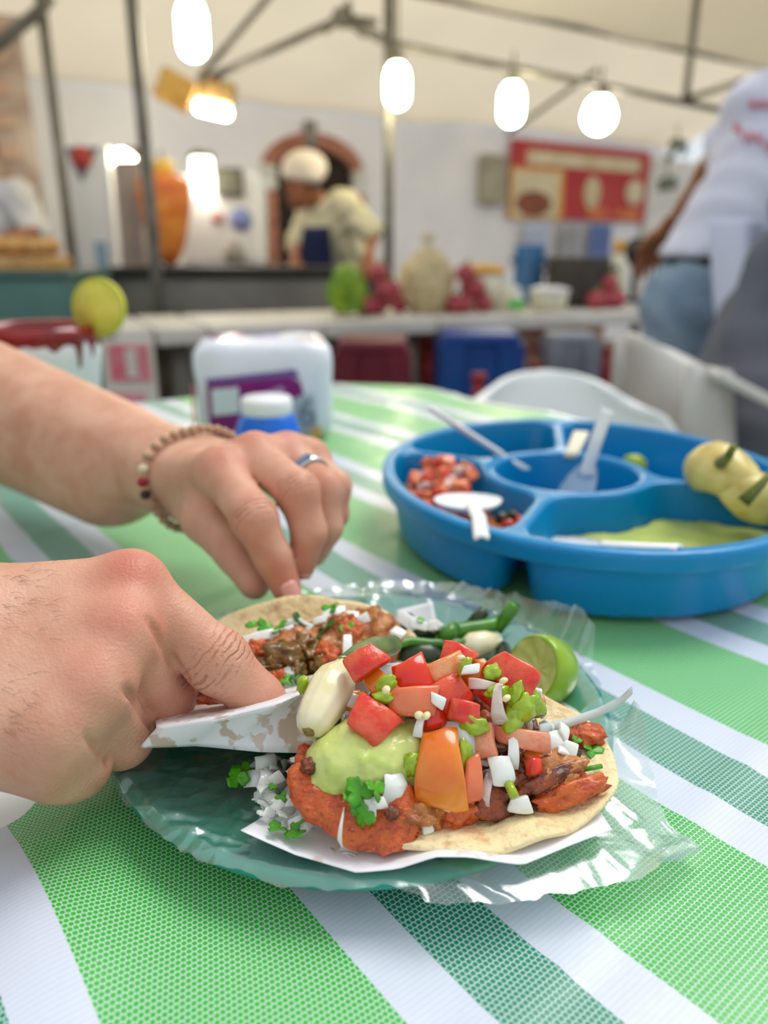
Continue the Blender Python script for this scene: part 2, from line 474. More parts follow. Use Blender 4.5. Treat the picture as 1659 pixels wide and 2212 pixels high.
v, f = blob(c, (0.07, 0.06, 0.045), amp=0.05, sub=2); obj('glass', v, f, m_bulb, bl_)
v, f = tube([c + Vector((0.02, 0, 0.03)), c + Vector((0.12, 0, 0.03))], 0.025, 8); so_ = obj('socket', v, f, m_sock, bl_)
v, f = tube([c + Vector((0.1, 0, 0.03)), c + Vector((0.1, 0, 1.0))], 0.006, 6); obj('cord', v, f, m_sock, so_)
c = yp(438, 385, 4.54)
v, f = xf(lathe([(0.05, -0.1), (0.06, 0.0), (0.055, 0.1)], 16), None, c)
gl = thing('heat_lamp', 'bright lamp glowing to the right of the meat spit', 'lamp', c - Vector((0, 0, 0.1)))
obj('lit_tube', v, f, MAT('heat_lamp_glow', (255, 250, 236), 0.3, emit=(255, 246, 226), estr=7.0), gl)
v, f = xf(lathe([(0.075, 0.1), (0.06, 0.13), (0.02, 0.14)], 16), None, c); obj('cap', v, f, m_sock, gl)

# brick arch on the back wall
ac = wl(wp(672, 400)); aL = wl(wp(565, 450))[0]; aR = wl(wp(782, 450))[0]; ztop = wl(wp(672, 288))[2]; zspr = wl(wp(600, 375))[2]; zb = 0.5
wd = (aR - aL) / 2; am = (aL + aR) / 2; th = wd * 0.24
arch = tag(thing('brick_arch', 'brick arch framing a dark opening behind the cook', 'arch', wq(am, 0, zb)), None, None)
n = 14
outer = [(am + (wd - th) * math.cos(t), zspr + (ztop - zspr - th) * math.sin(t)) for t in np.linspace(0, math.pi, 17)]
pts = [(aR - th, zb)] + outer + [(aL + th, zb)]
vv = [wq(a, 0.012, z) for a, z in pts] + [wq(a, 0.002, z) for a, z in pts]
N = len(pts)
obj('opening', vv, [list(range(N))] + [[i, N + i, N + (i + 1) % N, (i + 1) % N] for i in range(N)], m_dark, arch, smooth=False)  # flat sheet on the wall; its dark colour paints the niche's shade
for k in range(n):
    t0, t1 = math.pi * k / n + 0.012, math.pi * (k + 1) / n - 0.012
    mm = m_offw if k in (0, n - 1) else m_salmon
    P_ = []
    for t in (t0, t1):
        for s in (0, 1):
            P_.append((am + (wd - th * (1 - s)) * math.cos(t), zspr + (ztop - zspr - th * (1 - s)) * math.sin(t)))
    vv = [wq(a, o, z) for o in (0, 0.06) for a, z in P_]
    obj('brick', vv, [[0, 1, 3, 2], [4, 6, 7, 5], [0, 4, 5, 1], [2, 3, 7, 6], [0, 2, 6, 4], [1, 5, 7, 3]], mm, arch, smooth=False)
for sx in (0, 1):
    k = 0; z = zspr - 0.005
    while z > zb:
        a0 = aL if sx == 0 else aR - th
        v, f = wbox(a0, a0 + th, 0, 0.06, z - 0.115, z)
        obj('brick', v, f, m_offw if k == 0 else m_salmon, arch, smooth=False); z -= 0.125; k += 1
# duct pipe down to arch top
v, f = tube([wp(670, 262, 0.05), wp(670, 335, 0.05)], 0.05, 10); tag(obj('wall_duct', v, f, m_grey), 'short grey duct over the crown of the brick arch', 'duct')

# menu banner
m_ban = MAT('red_banner_print', (178, 42, 48), 0.6, (196, 72, 60), 2.0)
bx = [wl(wp(*p)) for p in ((1098, 300), (1396, 336), (1385, 486), (1094, 466))]
ban = thing('menu_banner', 'red menu banner with white title strip and food pictures', 'banner', wq(bx[3][0], 0.05, bx[2][2]))
A0, A1 = bx[0][0], bx[1][0]; Z1 = bx[0][2]; Z0 = (bx[2][2] + bx[3][2]) / 2; Wb = A1 - A0; Hb = Z1 - Z0
v, f = wbox(A0, A1, 0.04, 0.055, Z0, Z1); obj('banner_sheet', v, f, m_ban, ban, smooth=False)
def bpan(name, u0, u1, w0, w1, mat, o=0.058):
    v, f = wbox(A0 + Wb * u0, A0 + Wb * u1, 0.054, o, Z0 + Hb * w0, Z0 + Hb * w1); return obj(name, v, f, mat, ban, smooth=False)
m_cream = MAT('cream_print', (226, 214, 182), 0.6, (204, 188, 150), 4); m_yel = MAT('yellow_print', (222, 166, 70), 0.6); m_brn = MAT('brown_food_print', (150, 84, 54), 0.6, (96, 48, 34), 7)
m_or = MAT('orange_print', (208, 96, 44), 0.6, (222, 150, 84), 5)
bpan('title_strip', 0.10, 0.92, 0.70, 0.88, m_cream)
bpan('picture_border', 0.0, 0.36, 0.0, 0.66, m_yel); bpan('picture_panel', 0.02, 0.33, 0.03, 0.62, m_cream, 0.061)
def bdisc(u, w, ru, rw, mat, o=0.064):
    vv = [wq(A0 + Wb * (u + ru * math.cos(t)), o, Z0 + Hb * (w + rw * math.sin(t))) for t in np.linspace(0, 2 * math.pi, 18, endpoint=False)]
    vb = [p - EN * 0.01 for p in vv]
    obj('food_picture', vv + vb, [list(range(18))[::-1]] + [[i, (i + 1) % 18, 18 + (i + 1) % 18, 18 + i] for i in range(18)], mat, ban, smooth=False)
bdisc(0.16, 0.20, 0.12, 0.17, m_brn); bdisc(0.57, 0.38, 0.06, 0.22, m_cream); bdisc(0.62, 0.10, 0.09, 0.08, m_or); bdisc(0.90, 0.42, 0.07, 0.18, m_cream); bdisc(0.86, 0.10, 0.10, 0.09, m_or)
v, f = wbox(A0 - 0.36, A0 - 0.08, 0.02, 0.10, wl(wp(1060, 445))[2], wl(wp(1060, 335))[2])
bevel(tag(obj('meter_box', v, f, MAT('beige_box', (176, 170, 150), 0.6, (150, 144, 124), 6), smooth=False), 'beige wall box at the left side of the banner', 'box'), 0.02)
# leaves hung at the right of the banner
m_leafd = MAT('dusty_green_leaves', (96, 112, 84), 0.7, (60, 78, 54), 12)
for (x, y, s, lb) in ((1440, 395, 0.12, 'dark green plant hanging right of the red banner'), (1460, 325, 0.14, 'grey green plant above the white panel right of the banner')):
    c = wp(x, y, 0.4); t = thing('hanging_plant', lb, 'plant', c - Vector((0, 0, s)))
    for k in range(16):
        a = random.uniform(0, 6.28); e = random.uniform(-1, 1)
        d = Vector((math.cos(a) * math.cos(e), math.sin(a) * math.cos(e), math.sin(e)))
        v, f = blob(c + d * s * 0.6, (s * 0.45, s * 0.1, s * 0.22), R3(random.uniform(-60, 60), random.uniform(-60, 60), random.uniform(0, 180)), k, 0.1, 1.2, 1); obj('leaf', v, f, m_leafd, t)
    v, f = tube([c, c + Vector((0, 0, 0.4))], 0.008, 5); obj('stem', v, f, m_leafd, t)
v, f = wbox(A1 + 0.02, A1 + 1.4, 0.02, 0.06, 0.3, wl(wp(1430, 345))[2])
bevel(tag(obj('wall_panel', v, f, m_offw, smooth=False), 'white panel on the wall right of the red banner', 'panel'), 0.01)

# ------------------------------------------------------------------ stall: cart, spit, panels
def ybox(x0, y0, x1, y1, Y, dep, yaw=0.0):
    """box whose front face spans the two photo corners at distance Y"""
    a = yp(x0, y1, Y); b = yp(x1, y0, Y); w = b.x - a.x; z0 = yp((x0 + x1) / 2, y1, Y).z; z1 = yp((x0 + x1) / 2, y0, Y).z
    return box((a.x + b.x) / 2, Y + dep / 2, (z0 + z1) / 2, w, dep, abs(z1 - z0))
cart = thing('griddle_cart', 'grey steel griddle cart with a dark top edge below the meat spit', 'cart', yp(470, 900, 3.6) * Vector((1, 1, 0)) if False else Vector((yp(470, 600, 3.6).x, 3.8, 0)))
cz = yp(470, 578, 3.6).z; xl = yp(215, 580, 3.6).x; xr = yp(770, 580, 3.6).x
v, f = box((xl + xr) / 2, 3.85, cz - 0.02, xr - xl, 0.55, 0.045); bevel(obj('dark_top', v, f, m_black, cart, smooth=False), 0.01)
v, f = box((xl + xr) / 2, 3.85, (cz - 0.045) * 0.5 + 0.12, xr - xl - 0.06, 0.5, cz - 0.045 - 0.24); bevel(obj('steel_body', v, f, m_grey, cart, smooth=False), 0.01)
for a in (xl + 0.08, xr - 0.08):
    for b in (3.65, 4.05):
        v, f = tube([(a, b, 0), (a, b, 0.26)], 0.02, 8); obj('leg', v, f, m_pipe, cart)
# al pastor meat on its spit
m_past = MAT('orange_marinated_meat', (244, 160, 70), 0.45, (210, 104, 36), 9.0, 0.35, 0.62, bump=0.6, bscale=22, bdist=0.02, coat=0.15)  # colours lightened to stand in for the grill's light on the meat
sp = yp(366, 560, 4.15); spz = cz
spit = thing('meat_spit', 'tall orange spit of marinated pork tapering towards the bottom', 'meat spit', (sp.x, sp.y, spz))
ht = yp(366, 372, 4.15).z - spz
prof = [(0.03, 0.0), (0.062, 0.04), (0.085, 0.12), (0.112, 0.22), (0.132, 0.33), (0.138, 0.42), (0.128, 0.47), (0.09, 0.50), (0.0, 0.505)]
v, f = lathe([(r, z * ht / 0.505) for r, z in prof], 36)
v = [Vector((p.x * (1 + 0.12 * mnoise.noise(Vector((p.x * 9, p.y * 9, p.z * 26)))), p.y * (1 + 0.12 * mnoise.noise(Vector((p.x * 9, p.y * 9 + 5, p.z * 26)))), p.z)) + Vector((sp.x, sp.y, spz)) for p in v]
subd(obj('meat', v, f, m_past, spit), 1)
v, f = tube([(sp.x, sp.y, spz - 0.0), (sp.x, sp.y, spz + ht + 0.1)], 0.008, 8); obj('skewer', v, f, m_grey, spit)
v, f = blob((sp.x + 0.01, sp.y, spz + ht + 0.02), (0.06, 0.06, 0.045), amp=0.05, sub=2); obj('pineapple', v, f, MAT('pineapple_yellow', (244, 206, 96), 0.4, (224, 170, 60), 20), spit)
# white panels left of the spit
def panel(name, corners, Y, dep, mat, label, cat):
    pts = [yp(x, y, Y) for x, y in corners]; back = [p + Vector((0, dep, 0)) for p in pts]
    return tag(obj(name, pts + back, [[0, 1, 2, 3], [7, 6, 5, 4], [0, 4, 5, 1], [1, 5, 6, 2], [2, 6, 7, 3], [3, 7, 4, 0]], mat, smooth=False), label, cat)
wp1 = panel('stall_panel', [(162, 790), (268, 790), (232, 315), (128, 315)], 4.45, 0.05, m_white, 'white stall panel with a red and grey pennant at its top', 'panel')
pts = [yp(140, 318, 4.44), yp(176, 392, 4.44), yp(212, 318, 4.44)]
tri = obj('pennant', pts + [p + Vector((0, 0.006, 0)) for p in pts], [[0, 1, 2], [5, 4, 3], [0, 3, 4, 1], [1, 4, 5, 2], [2, 5, 3, 0]], MAT('grey_print', (120, 120, 126), 0.6), wp1, smooth=False)
v, f = xf(lathe([(0.0, 0), (0.055, 0), (0.055, 0.01), (0, 0.01)], 20), R3(90, 0, 0), yp(176, 340, 4.43)); obj('red_badge', v, f, MAT('red_badge', (190, 70, 58), 0.5), wp1)
v, f = xf(box(0, 0, 0, 0.06, 0.01, 0.16), None, yp(220, 555, 4.44)); obj('blue_badge', v, f, MAT('blue_badge', (150, 180, 206), 0.5), wp1, smooth=False)
panel('stall_column', [(280, 790), (322, 790), (300, 345), (245, 345)], 4.3, 0.12, MAT('beige_grey_column', (176, 164, 154), 0.6, (150, 138, 130), 4), 'beige grey column between the white panel and the spit', 'column')
cab = panel('white_cabinet', [(395, 572), (560, 572), (556, 372), (395, 372)], 4.6, 0.35, m_white, 'white cabinet with blue and pink stickers right of the spit', 'cabinet')
bevel(cab, 0.02)
v, f = xf(lathe([(0.0, 0), (0.062, 0), (0.062, 0.008), (0, 0.008)], 20), R3(90, 0, 0), yp(521, 474, 4.595)); obj('blue_sticker', v, f, MAT('blue_sticker', (136, 150, 206), 0.5), cab)
v, f = xf(lathe([(0.0, 0), (0.035, 0), (0.035, 0.008), (0, 0.008)], 20), R3(90, 0, 0), yp(470, 470, 4.595)); obj('pink_sticker', v, f, MAT('pink_sticker', (206, 150, 150), 0.5), cab)
v, f = xf(lathe([(0.05, -0.06), (0.06, 0.0), (0.03, 0.06), (0, 0.07)], 16), None, yp(507, 545, 4.55)); obj('sticker_figure', v, f, MAT('grey_figure', (168, 162, 156), 0.6), cab)
v, f = ybox(466, 362, 522, 424, 4.56, 0.035)
pic = tag(obj('framed_picture', v, f, MAT('grey_frame', (92, 92, 92), 0.5), smooth=False), 'small dark framed picture above the white cabinet', 'picture')
v, f = ybox(473, 369, 515, 417, 4.555, 0.02); obj('picture_face', v, f, MAT('olive_picture', (140, 140, 124), 0.5, (116, 116, 100), 8), pic, smooth=False)

# ------------------------------------------------------------------ counter tables behind the table
CA = Vector((-0.11, 2.42, 0)); CE = Vector((0.914, 0.405, 0)); CN = Vector((0.405, -0.914, 0))
def cq(a, o, z): return CA + CE * a + CN * o + Vector((0, 0, z))
def cbox(a0, a1, o0, o1, z0, z1):
    v = [cq(a, o, z) for a in (a0, a1) for o in (o0, o1) for z in (z0, z1)]
    return v, [[0, 2, 3, 1], [4, 5, 7, 6], [0, 1, 5, 4], [2, 6, 7, 3], [0, 4, 6, 2], [1, 3, 7, 5]]
def ca(x, y=690):                     # position along the counter front seen at pixel column x
    p = hit(x, y, CA, CN); return (p - CA).dot(CE)
m_skirt = MAT('red_printed_skirt', (150, 36, 30), 0.7, (206, 176, 140), 9.0, 0.42, 0.62)
NT_ = NT(m_skirt)
ztab = 0.742
def counter(a0, a1, label, skirt):
    t = thing('counter_table', label, 'counter', cq((a0 + a1) / 2, -0.2, 0))
    v, f = cbox(a0, a1, -0.5, 0.0, ztab - 0.048, ztab); bevel(obj('white_top', v, f, m_offw, t, smooth=False), 0.008)
    for a in (a0 + 0.06, a1 - 0.06):
        for o in (-0.45, -0.06):
            v, f = tube([cq(a, o, 0), cq(a, o, ztab - 0.045)], 0.018, 8); obj('leg', v, f, m_pipe, t)
    if skirt:
        v, f = cbox(a0 + 0.02, a1 - 0.02, -0.30, -0.28, 0.1, ztab - 0.05); obj('printed_skirt', v, f, skirt, t, smooth=False)
    return t
m_under = MAT('dark_olive_cloth', (70, 64, 54), 0.9, (110, 100, 84), 6)
counter(ca(455), ca(700), 'white counter table left of the vegetables, in front of the grey cart', m_under)
counter(ca(704), ca(946), 'white counter table carrying lettuce, radishes and the net sack', m_under)
counter(ca(952), ca(1425), 'white counter table with red skirt carrying bottles and the black pot', m_skirt)
counter(ca(336), ca(446), 'short white counter table behind the napkin pack at left', m_under)
counter(ca(262), ca(328), 'narrow white counter table beside the lime slice', m_under)
# things on the counter
def cpos(x, y, back=0.0): return hit(x, y, CA - CN * back, CN)
m_rad = MAT('radish_red', (186, 84, 92), 0.5, (150, 44, 56), 30); m_lett = MAT('lettuce_green', (142, 170, 30), 0.5, (84, 128, 14), 16, bump=0.5, bscale=40, bdist=0.01)
def pile(x, y, n, r, name, mat, label, cat, group, sx=60, sy=45, back=0.2, squash=1.0):
    for k in range(n):
        lev = (0, 0, 1, 0, 1, 0, 2, 1, 0)[k % 9]; px = x + (random.uniform(-1, 1) if n < 6 else ((k * 0.382) % 1.0 * 2 - 1)) * sx * (1 - 0.25 * lev); c = cpos(px, 640, back + random.uniform(-0.04, 0.06))
        c.z = ztab + r * squash * (0.95 + 1.5 * lev) if n > 3 else ztab + r * squash
        v, f = blob(c, (r, r, r * squash), None, k, 0.12, 1.3, 2)
        o = tag(obj(name, v, f, mat), label, cat, group)
        v, f = tube([c + Vector((0, 0, r * 0.8 * squash)), c + Vector((0.01, 0, r * 1.35))], 0.005, 5); obj('stem', v, f, m_lett, o)
pile(828, 600, 9, 0.034, 'radish', m_rad, 'red radish heaped between the lettuce and the net sack', 'radish', 'radishes left of the net sack', 42, 45, 0.2)
pile(1012, 610, 8, 0.034, 'radish', m_rad, 'red radish heaped to the right of the net sack', 'radish', 'radishes right of the net sack', 40, 30, 0.15)
pile(1312, 610, 5, 0.036, 'tomato', m_rad, 'red tomato on the counter right of the black pot', 'tomato', 'tomatoes by the black pot', 36, 20, 0.15)
c = cpos(748, 640, 0.16); c.z = ztab
let = thing('lettuce_head', 'bright green lettuce head at the left end of the vegetables', 'lettuce', c)
for k in range(14):
    a = k * 2.4; e = 0.2 + 1.2 * (k / 14)
    v, f = blob(c + Vector((math.cos(a) * 0.045 * math.cos(e), math.sin(a) * 0.045, 0.045 + 0.07 * math.sin(e))), (0.05, 0.014, 0.06), R3(20 * math.sin(a), 25 * math.cos(a), math.degrees(a) + 90), k, 0.35, 2.2, 2); obj('leaf', v, f, m_lett, let)
c = cpos(922, 640, 0.22); c.z = ztab
sk = thing('net_sack', 'cream net sack standing tall on the counter', 'sack', c)
v, f = blob((c.x, c.y, ztab + 0.1), (0.095, 0.085, 0.112), amp=0.15, freq=2.0, sub=4, rough=0.06); v = [Vector((p.x, p.y, max(p.z, ztab))) for p in v]
obj('sack_body', v, f, MAT('cream_netting', (220, 204, 164), 0.75, (186, 164, 116), 40, bump=0.6, bscale=60, bdist=0.01), sk)
v, f = xf(lathe([(0.03, -0.03), (0.012, 0.0), (0.03, 0.03), (0.02, 0.04)], 12), None, (c.x, c.y, ztab + 0.225)); obj('knot', v, f, m_cream, sk)
def bottle(x, w, h, body, cap, label, back=0.15, name='sauce_bottle', band=None, capf=0.25):
    c = cpos(x, 640, back); c.z = ztab
    t = thing(name, label, 'bottle', c)
    r = w / 2
    v, f = xf(lathe([(r * 0.9, 0), (r, 0.01), (r, h * 0.6), (r * 0.5, h * 0.78), (r * 0.45, h * 0.8)], 18), None, c); obj('bottle_body', v, f, body, t)
    v, f = xf(lathe([(r * 0.55, h * 0.78), (r * 0.5, h * (0.8 + capf * 0.6)), (r * 0.2, h)], 14), None, c); obj('cap', v, f, cap, t)
    if band is not None:
        v, f = xf(lathe([(r * 1.02, h * 0.2), (r * 1.03, h * 0.24), (r * 1.03, h * 0.5), (r * 1.02, h * 0.52)], 18), None, c); obj('label_band', v, f, band, t)
m_grn = MAT('green_print', (64, 196, 60), 0.5); m_creamp = MAT('cream_plastic', (232, 228, 206), 0.45, (216, 210, 182), 8)
bottle(1092, 0.085, 0.13, m_creamp, m_white, 'white carton-like bottle left of the green marked one', 0.2)
bottle(1116, 0.055, 0.09, m_creamp, m_white, 'small white bottle with a bright green label', 0.06, band=m_grn)
bottle(1328, 0.085, 0.25, m_creamp, m_yel, 'tall cream bottle behind the tomatoes', 0.3)
bottle(1398, 0.06, 0.17, m_white, m_white, 'white bottle at the right end of the counter', 0.1)
for x, w, h, lb in ((1042, 0.15, 0.16, 'shallow cream tub with lid left of the blue pot'), (1186, 0.14, 0.085, 'low cream tub in front of the black pot')):
    c = cpos(x, 640, 0.25 if x < 1100 else 0.12); c.z = ztab
    t = thing('food_tub', lb, 'tub', c)
    v, f = xf(lathe([(w * 0.42, 0), (w * 0.5, h * 0.8)], 20), None, c); obj('tub_body', v, f, m_creamp, t)
    v, f = xf(lathe([(w * 0.52, h * 0.8), (w * 0.52, h * 0.9), (w * 0.3, h)], 20), None, c); obj('lid', v, f, m_yel if x < 1100 else m_white, t)
def pot(x, w, h, mat, label, back, handle=True):
    c = cpos(x, 640, back); c.z = ztab; r = w / 2
    t = thing('cooking_pot', label, 'pot', c)
    v, f = xf(lathe([(r * 0.85, 0), (r, 0.03), (r, h), (r * 1.04, h + 0.008), (r * 0.94, h + 0.004), (r * 0.92, 0.05), (0, 0.04)], 24), None, c); obj('pot_body', v, f, mat, t)
    for s in (-1, 1):
        v, f = tube([c + Vector((s * r * 0.98, -0.03, h * 0.75)), c + Vector((s * r * 1.2, -0.02, h * 0.8)), c + Vector((s * r * 1.2, 0.02, h * 0.8)), c + Vector((s * r * 0.98, 0.03, h * 0.75))], 0.008, 6); obj('handle', v, f, mat, t)
pot(1245, 0.24, 0.175, MAT('sooty_black_pot', (58, 56, 54), 0.6, (80, 76, 70), 12), 'wide sooty black pot on the counter', 0.28)
pot(1140, 0.12, 0.22, MAT('blue_enamel', (70, 120, 168), 0.35, (50, 98, 150), 6), 'blue enamel pot left of the black pot', 0.47)
c = cpos(1375, 540, 0.4)
pf = thing('cooking_fan', 'dark round desk fan standing at the right end of the counter', 'fan', (c.x, c.y, ztab))
v, f = xf(lathe([(0.0, -0.03), (0.055, -0.02), (0.06, 0.0), (0.055, 0.02), (0.0, 0.03)], 20), R3(90, 0, 20), (c.x, c.y, ztab + 0.2)); obj('fan_head', v, f, m_black, pf)
v, f = tube([(c.x, c.y, ztab), (c.x, c.y, ztab + 0.2)], 0.012, 8); obj('stand', v, f, m_black, pf)
v, f = xf(lathe([(0.06, 0), (0.055, 0.015), (0.0, 0.02)], 18), None, (c.x, c.y, ztab)); obj('base', v, f, m_black, pf)

# folded cloths hanging behind the bottles
m_blu = MAT('blue_cloth', (126, 146, 196), 0.8, (96, 120, 180), 10); m_gc = MAT('grey_cloth', (186, 188, 194), 0.8, (160, 164, 174), 8)
for (x0, x1, mm, lb) in ((1118, 1170, MAT('pale_blue_cloth', (206, 214, 232), 0.8, (180, 196, 226), 8), 'pale blue cloth hanging under the left part of the banner'), (1196, 1236, m_gc, 'grey cloth hanging under the middle of the banner'), (1258, 1306, m_blu, 'blue cloth hanging under the right part of the banner')):
    a0, a1 = wl(wp(x0, 520))[0], wl(wp(x1, 520))[0]; z1 = wl(wp(x0, 484))[2]; z0 = wl(wp(x0, 575))[2]
    rows = []
    for z in (z0, z1):
        rows.append([wq(a0 + (a1 - a0) * k / 12, 0.09 + 0.03 * math.sin(k * 2.1), z) for k in range(13)])
    v, f = loft(rows, 26, 6); solid(tag(obj('hanging_cloth', v, f, mm), lb, 'cloth'), 0.008)

# ------------------------------------------------------------------ stools
def stool(x0, x1, ytop, Y, mat, label, hgt=None):
    a = yp(x0, ytop, Y); b = yp(x1, ytop, Y); w = b.x - a.x; cx = (a.x + b.x) / 2; z = a.z; cy = Y + w / 2
    t = thing('plastic_stool', label, 'stool', (cx, cy, 0))
    v, f = box(cx, cy, z - 0.02, w * 0.96, w * 0.96, 0.04); bevel(obj('seat', v, f, mat, t, smooth=False), 0.015, 3)
    for sx in (-1, 1):
        for sy in (-1, 1):
            p0 = Vector((cx + sx * w * 0.36, cy + sy * w * 0.36, z - 0.03)); p1 = Vector((cx + sx * w * 0.5, cy + sy * w * 0.5, 0))
            q = [p0 + Vector((dx * 0.10 * w * 1.6, dy * 0.10 * w * 1.6, 0)) for dx, dy in ((-1, -1), (1, -1), (1, 1), (-1, 1))]
            r = [p1 + Vector((dx * 0.07 * w, dy * 0.07 * w, 0)) for dx, dy in ((-1, -1), (1, -1), (1, 1), (-1, 1))]
            obj('leg', q + r, [[0, 1, 2, 3], [7, 6, 5, 4]] + [[i, i + 4, (i + 1) % 4 + 4, (i + 1) % 4] for i in range(4)], mat, t, smooth=False)
    for sy in (-1, 1):
        v, f = box(cx, cy + sy * w * 0.42, z - 0.11, w * 0.86, 0.012, 0.16); obj('apron', v, f, mat, t, smooth=False)
    for sx in (-1, 1):
        v, f = box(cx + sx * w * 0.42, cy, z - 0.11, 0.012, w * 0.86, 0.16); obj('apron', v, f, mat, t, smooth=False)
stool(955, 1132, 722, 2.25, MAT('blue_plastic', (6, 76, 150), 0.4, (4, 40, 120), 2.5), 'blue plastic stool in front of the red counter skirt')
stool(722, 885, 738, 2.15, MAT('maroon_plastic', (120, 20, 46), 0.45, (92, 12, 34), 3), 'maroon plastic stool behind the napkin pack')
stool(1190, 1300, 722, 2.5, MAT('pale_grey_plastic', (160, 164, 172), 0.45, (120, 124, 132), 4), 'pale grey stool to the right of the blue stool')
# soda bottles and crate on the ground under the counter
m_cola = MAT('red_label_plastic', (176, 40, 30), 0.4, (120, 24, 20), 9)
for k, (x, Y) in enumerate(((1035, 2.05), (858, 2.60), (922, 2.62), (1155, 2.42), (1368, 2.75), (1308, 2.80), (1428, 2.72))):
    p = yp(x, 800, Y); zz = 0.0
    t = thing('soda_bottle', ('red labelled soda bottle just in front of the blue stool', 'red soda bottle under the counter, left of a close pair', 'red soda bottle under the counter, right of a close pair', 'red soda bottle between the blue and the pale grey stool', 'middle of three red soda bottles under the right counter end', 'leftmost of three red soda bottles under the right counter end', 'rightmost of three red soda bottles under the right counter end')[k], 'bottle', (p.x, p.y, 0), 'soda bottles under the counter')
    hh = 0.60 if k not in (0,) else 0.62
    v, f = xf(lathe([(0.04, 0), (0.045, 0.02), (0.045, hh * 0.7), (0.016, hh * 0.92), (0.016, hh)], 14), None, (p.x, p.y, 0)); obj('bottle_body', v, f, m_cola, t)
    v, f = xf(lathe([(0.046, hh * 0.3), (0.047, hh * 0.32), (0.047, hh * 0.5), (0.046, hh * 0.52)], 14), None, (p.x, p.y, 0)); obj('label_band', v, f, m_creamp, t)
    v, f = xf(lathe([(0.02, hh), (0.02, hh + 0.02), (0, hh + 0.02)], 12), None, (p.x, p.y, 0)); obj('cap', v, f, m_cola, t)
# poster at left behind cup, dark crate behind the drink
v, f = ybox(238, 742, 322, 872, 1.9, 0.02)
po = thing('price_sign', 'pink and white sign leaning behind the foam cup', 'sign', (yp(280, 872, 1.9).x, 1.9, 0))
m_pink = MAT('pink_red_print', (206, 96, 110), 0.6, (222, 150, 156), 14)
v, f = ybox(232, 735, 326, 880, 1.91, 0.02); obj('sign_board', v, f, m_offw, po, smooth=False)
v, f = ybox(240, 745, 318, 825, 1.906, 0.006); obj('red_field', v, f, m_pink, po, smooth=False)
v, f = ybox(240, 848, 312, 872, 1.906, 0.006); obj('red_stripe', v, f, m_pink, po, smooth=False)
v, f = ybox(276, 756, 292, 815, 1.902, 0.006); obj('white_figure', v, f, m_offw, po, smooth=False)
xs, ys = yp(236, 880, 1.93).x, 1.93
for s in (0.02, 0.09):
    v, f = tube([(xs + s, ys, 0), (xs + s, ys, yp(280, 870, 1.91).z)], 0.012, 6); obj('sign_leg', v, f, m_pipe, po)
# counter at far left: teal cooler with a bread tray
v, f = ybox(-60, 588, 152, 700, 2.9, 0.45)
zc0 = min(p.z for p in v); zc1 = max(p.z for p in v)
co = thing('teal_cooler', 'dark teal cooler cabinet behind the foam cup', 'cooler', (yp(45, 650, 2.9).x, 3.1, 0))
v2, f2 = box(yp(46, 650, 2.9).x, 3.12, zc1 / 2, yp(152, 650, 2.9).x - yp(-60, 650, 2.9).x, 0.45, zc1 - 0.04)
bevel(obj('cooler_body', v2, f2, MAT('dark_teal_enamel', (70, 112, 104), 0.4, (86, 126, 118), 4), co, smooth=False), 0.02)
v2, f2 = box(yp(46, 650, 2.9).x, 3.12, zc1 - 0.012, yp(152, 650, 2.9).x - yp(-60, 650, 2.9).x + 0.02, 0.47, 0.03); bevel(obj('lid', v2, f2, MAT('teal_lid', (60, 96, 92), 0.4), co, smooth=False), 0.01)
zt = zc1 + 0.003
bt = thing('bread_tray', 'tan tray heaped with rolls on the teal cooler', 'tray', (yp(40, 560, 3.0).x, 3.08, zt))
xa, xb = yp(-30, 560, 3.0).x, yp(105, 560, 3.0).x
v, f = box((xa + xb) / 2, 3.08, zt + 0.025, xb - xa, 0.3, 0.05); bevel(obj('tray_body', v, f, MAT('tan_wood', (206, 164, 104), 0.6, (180, 136, 80), 10), bt, smooth=False), 0.01)
m_roll = MAT('bread_roll', (214, 172, 108), 0.6, (188, 136, 72), 14)
for k in range(6):
    v, f = blob((xa + 0.04 + (xb - xa - 0.08) * (k % 3) / 2, 3.02 + 0.1 * (k // 3), zt + 0.085), (0.042, 0.04, 0.035), None, k, 0.1, 1.2, 2)
    tag(obj('bread_roll', v, f, m_roll), 'golden bread roll on the tan tray, ' + ('front' if k < 3 else 'back') + ' row, ' + ('leftmost', 'middle one', 'rightmost')[k % 3], 'bread', 'rolls on the tan tray')

# ================================================================== people in the background
m_skin2 = MAT('brown_skin', (158, 98, 66), 0.5, (140, 84, 56), 14, sss=0.1, sssk=0.006)
m_hair = MAT('black_hair', (26, 20, 18), 0.55, (40, 30, 26), 60)
m_shoe = MAT('dark_shoe', (40, 38, 38), 0.5)
def hand_prims(w, d, n):
    """wrist w, pointing direction d, back-of-hand normal n -> capsules"""
    d = Vector(d).normalized(); n = Vector(n); n = (n - d * n.dot(d)).normalized(); s = d.cross(n)
    out = []
    w = Vector(w)
    for k, (o, L) in enumerate(((-0.03, 0.075), (-0.01, 0.085), (0.011, 0.08), (0.031, 0.06))):
        b = w + d * 0.085 + s * o; out.append((w + s * o * 0.5, b, 0.017, 0.013))
        m = b + d * L * 0.55 - n * 0.012; out.append((b, m, 0.010, 0.009)); out.append((m, m + d * L * 0.3 - n * L * 0.35, 0.009, 0.007))
    t = w + d * 0.035 - s * 0.035; out.append((w, t, 0.018, 0.013)); out.append((t, t + d * 0.04 - s * 0.022 - n * 0.01, 0.012, 0.009))
    return out
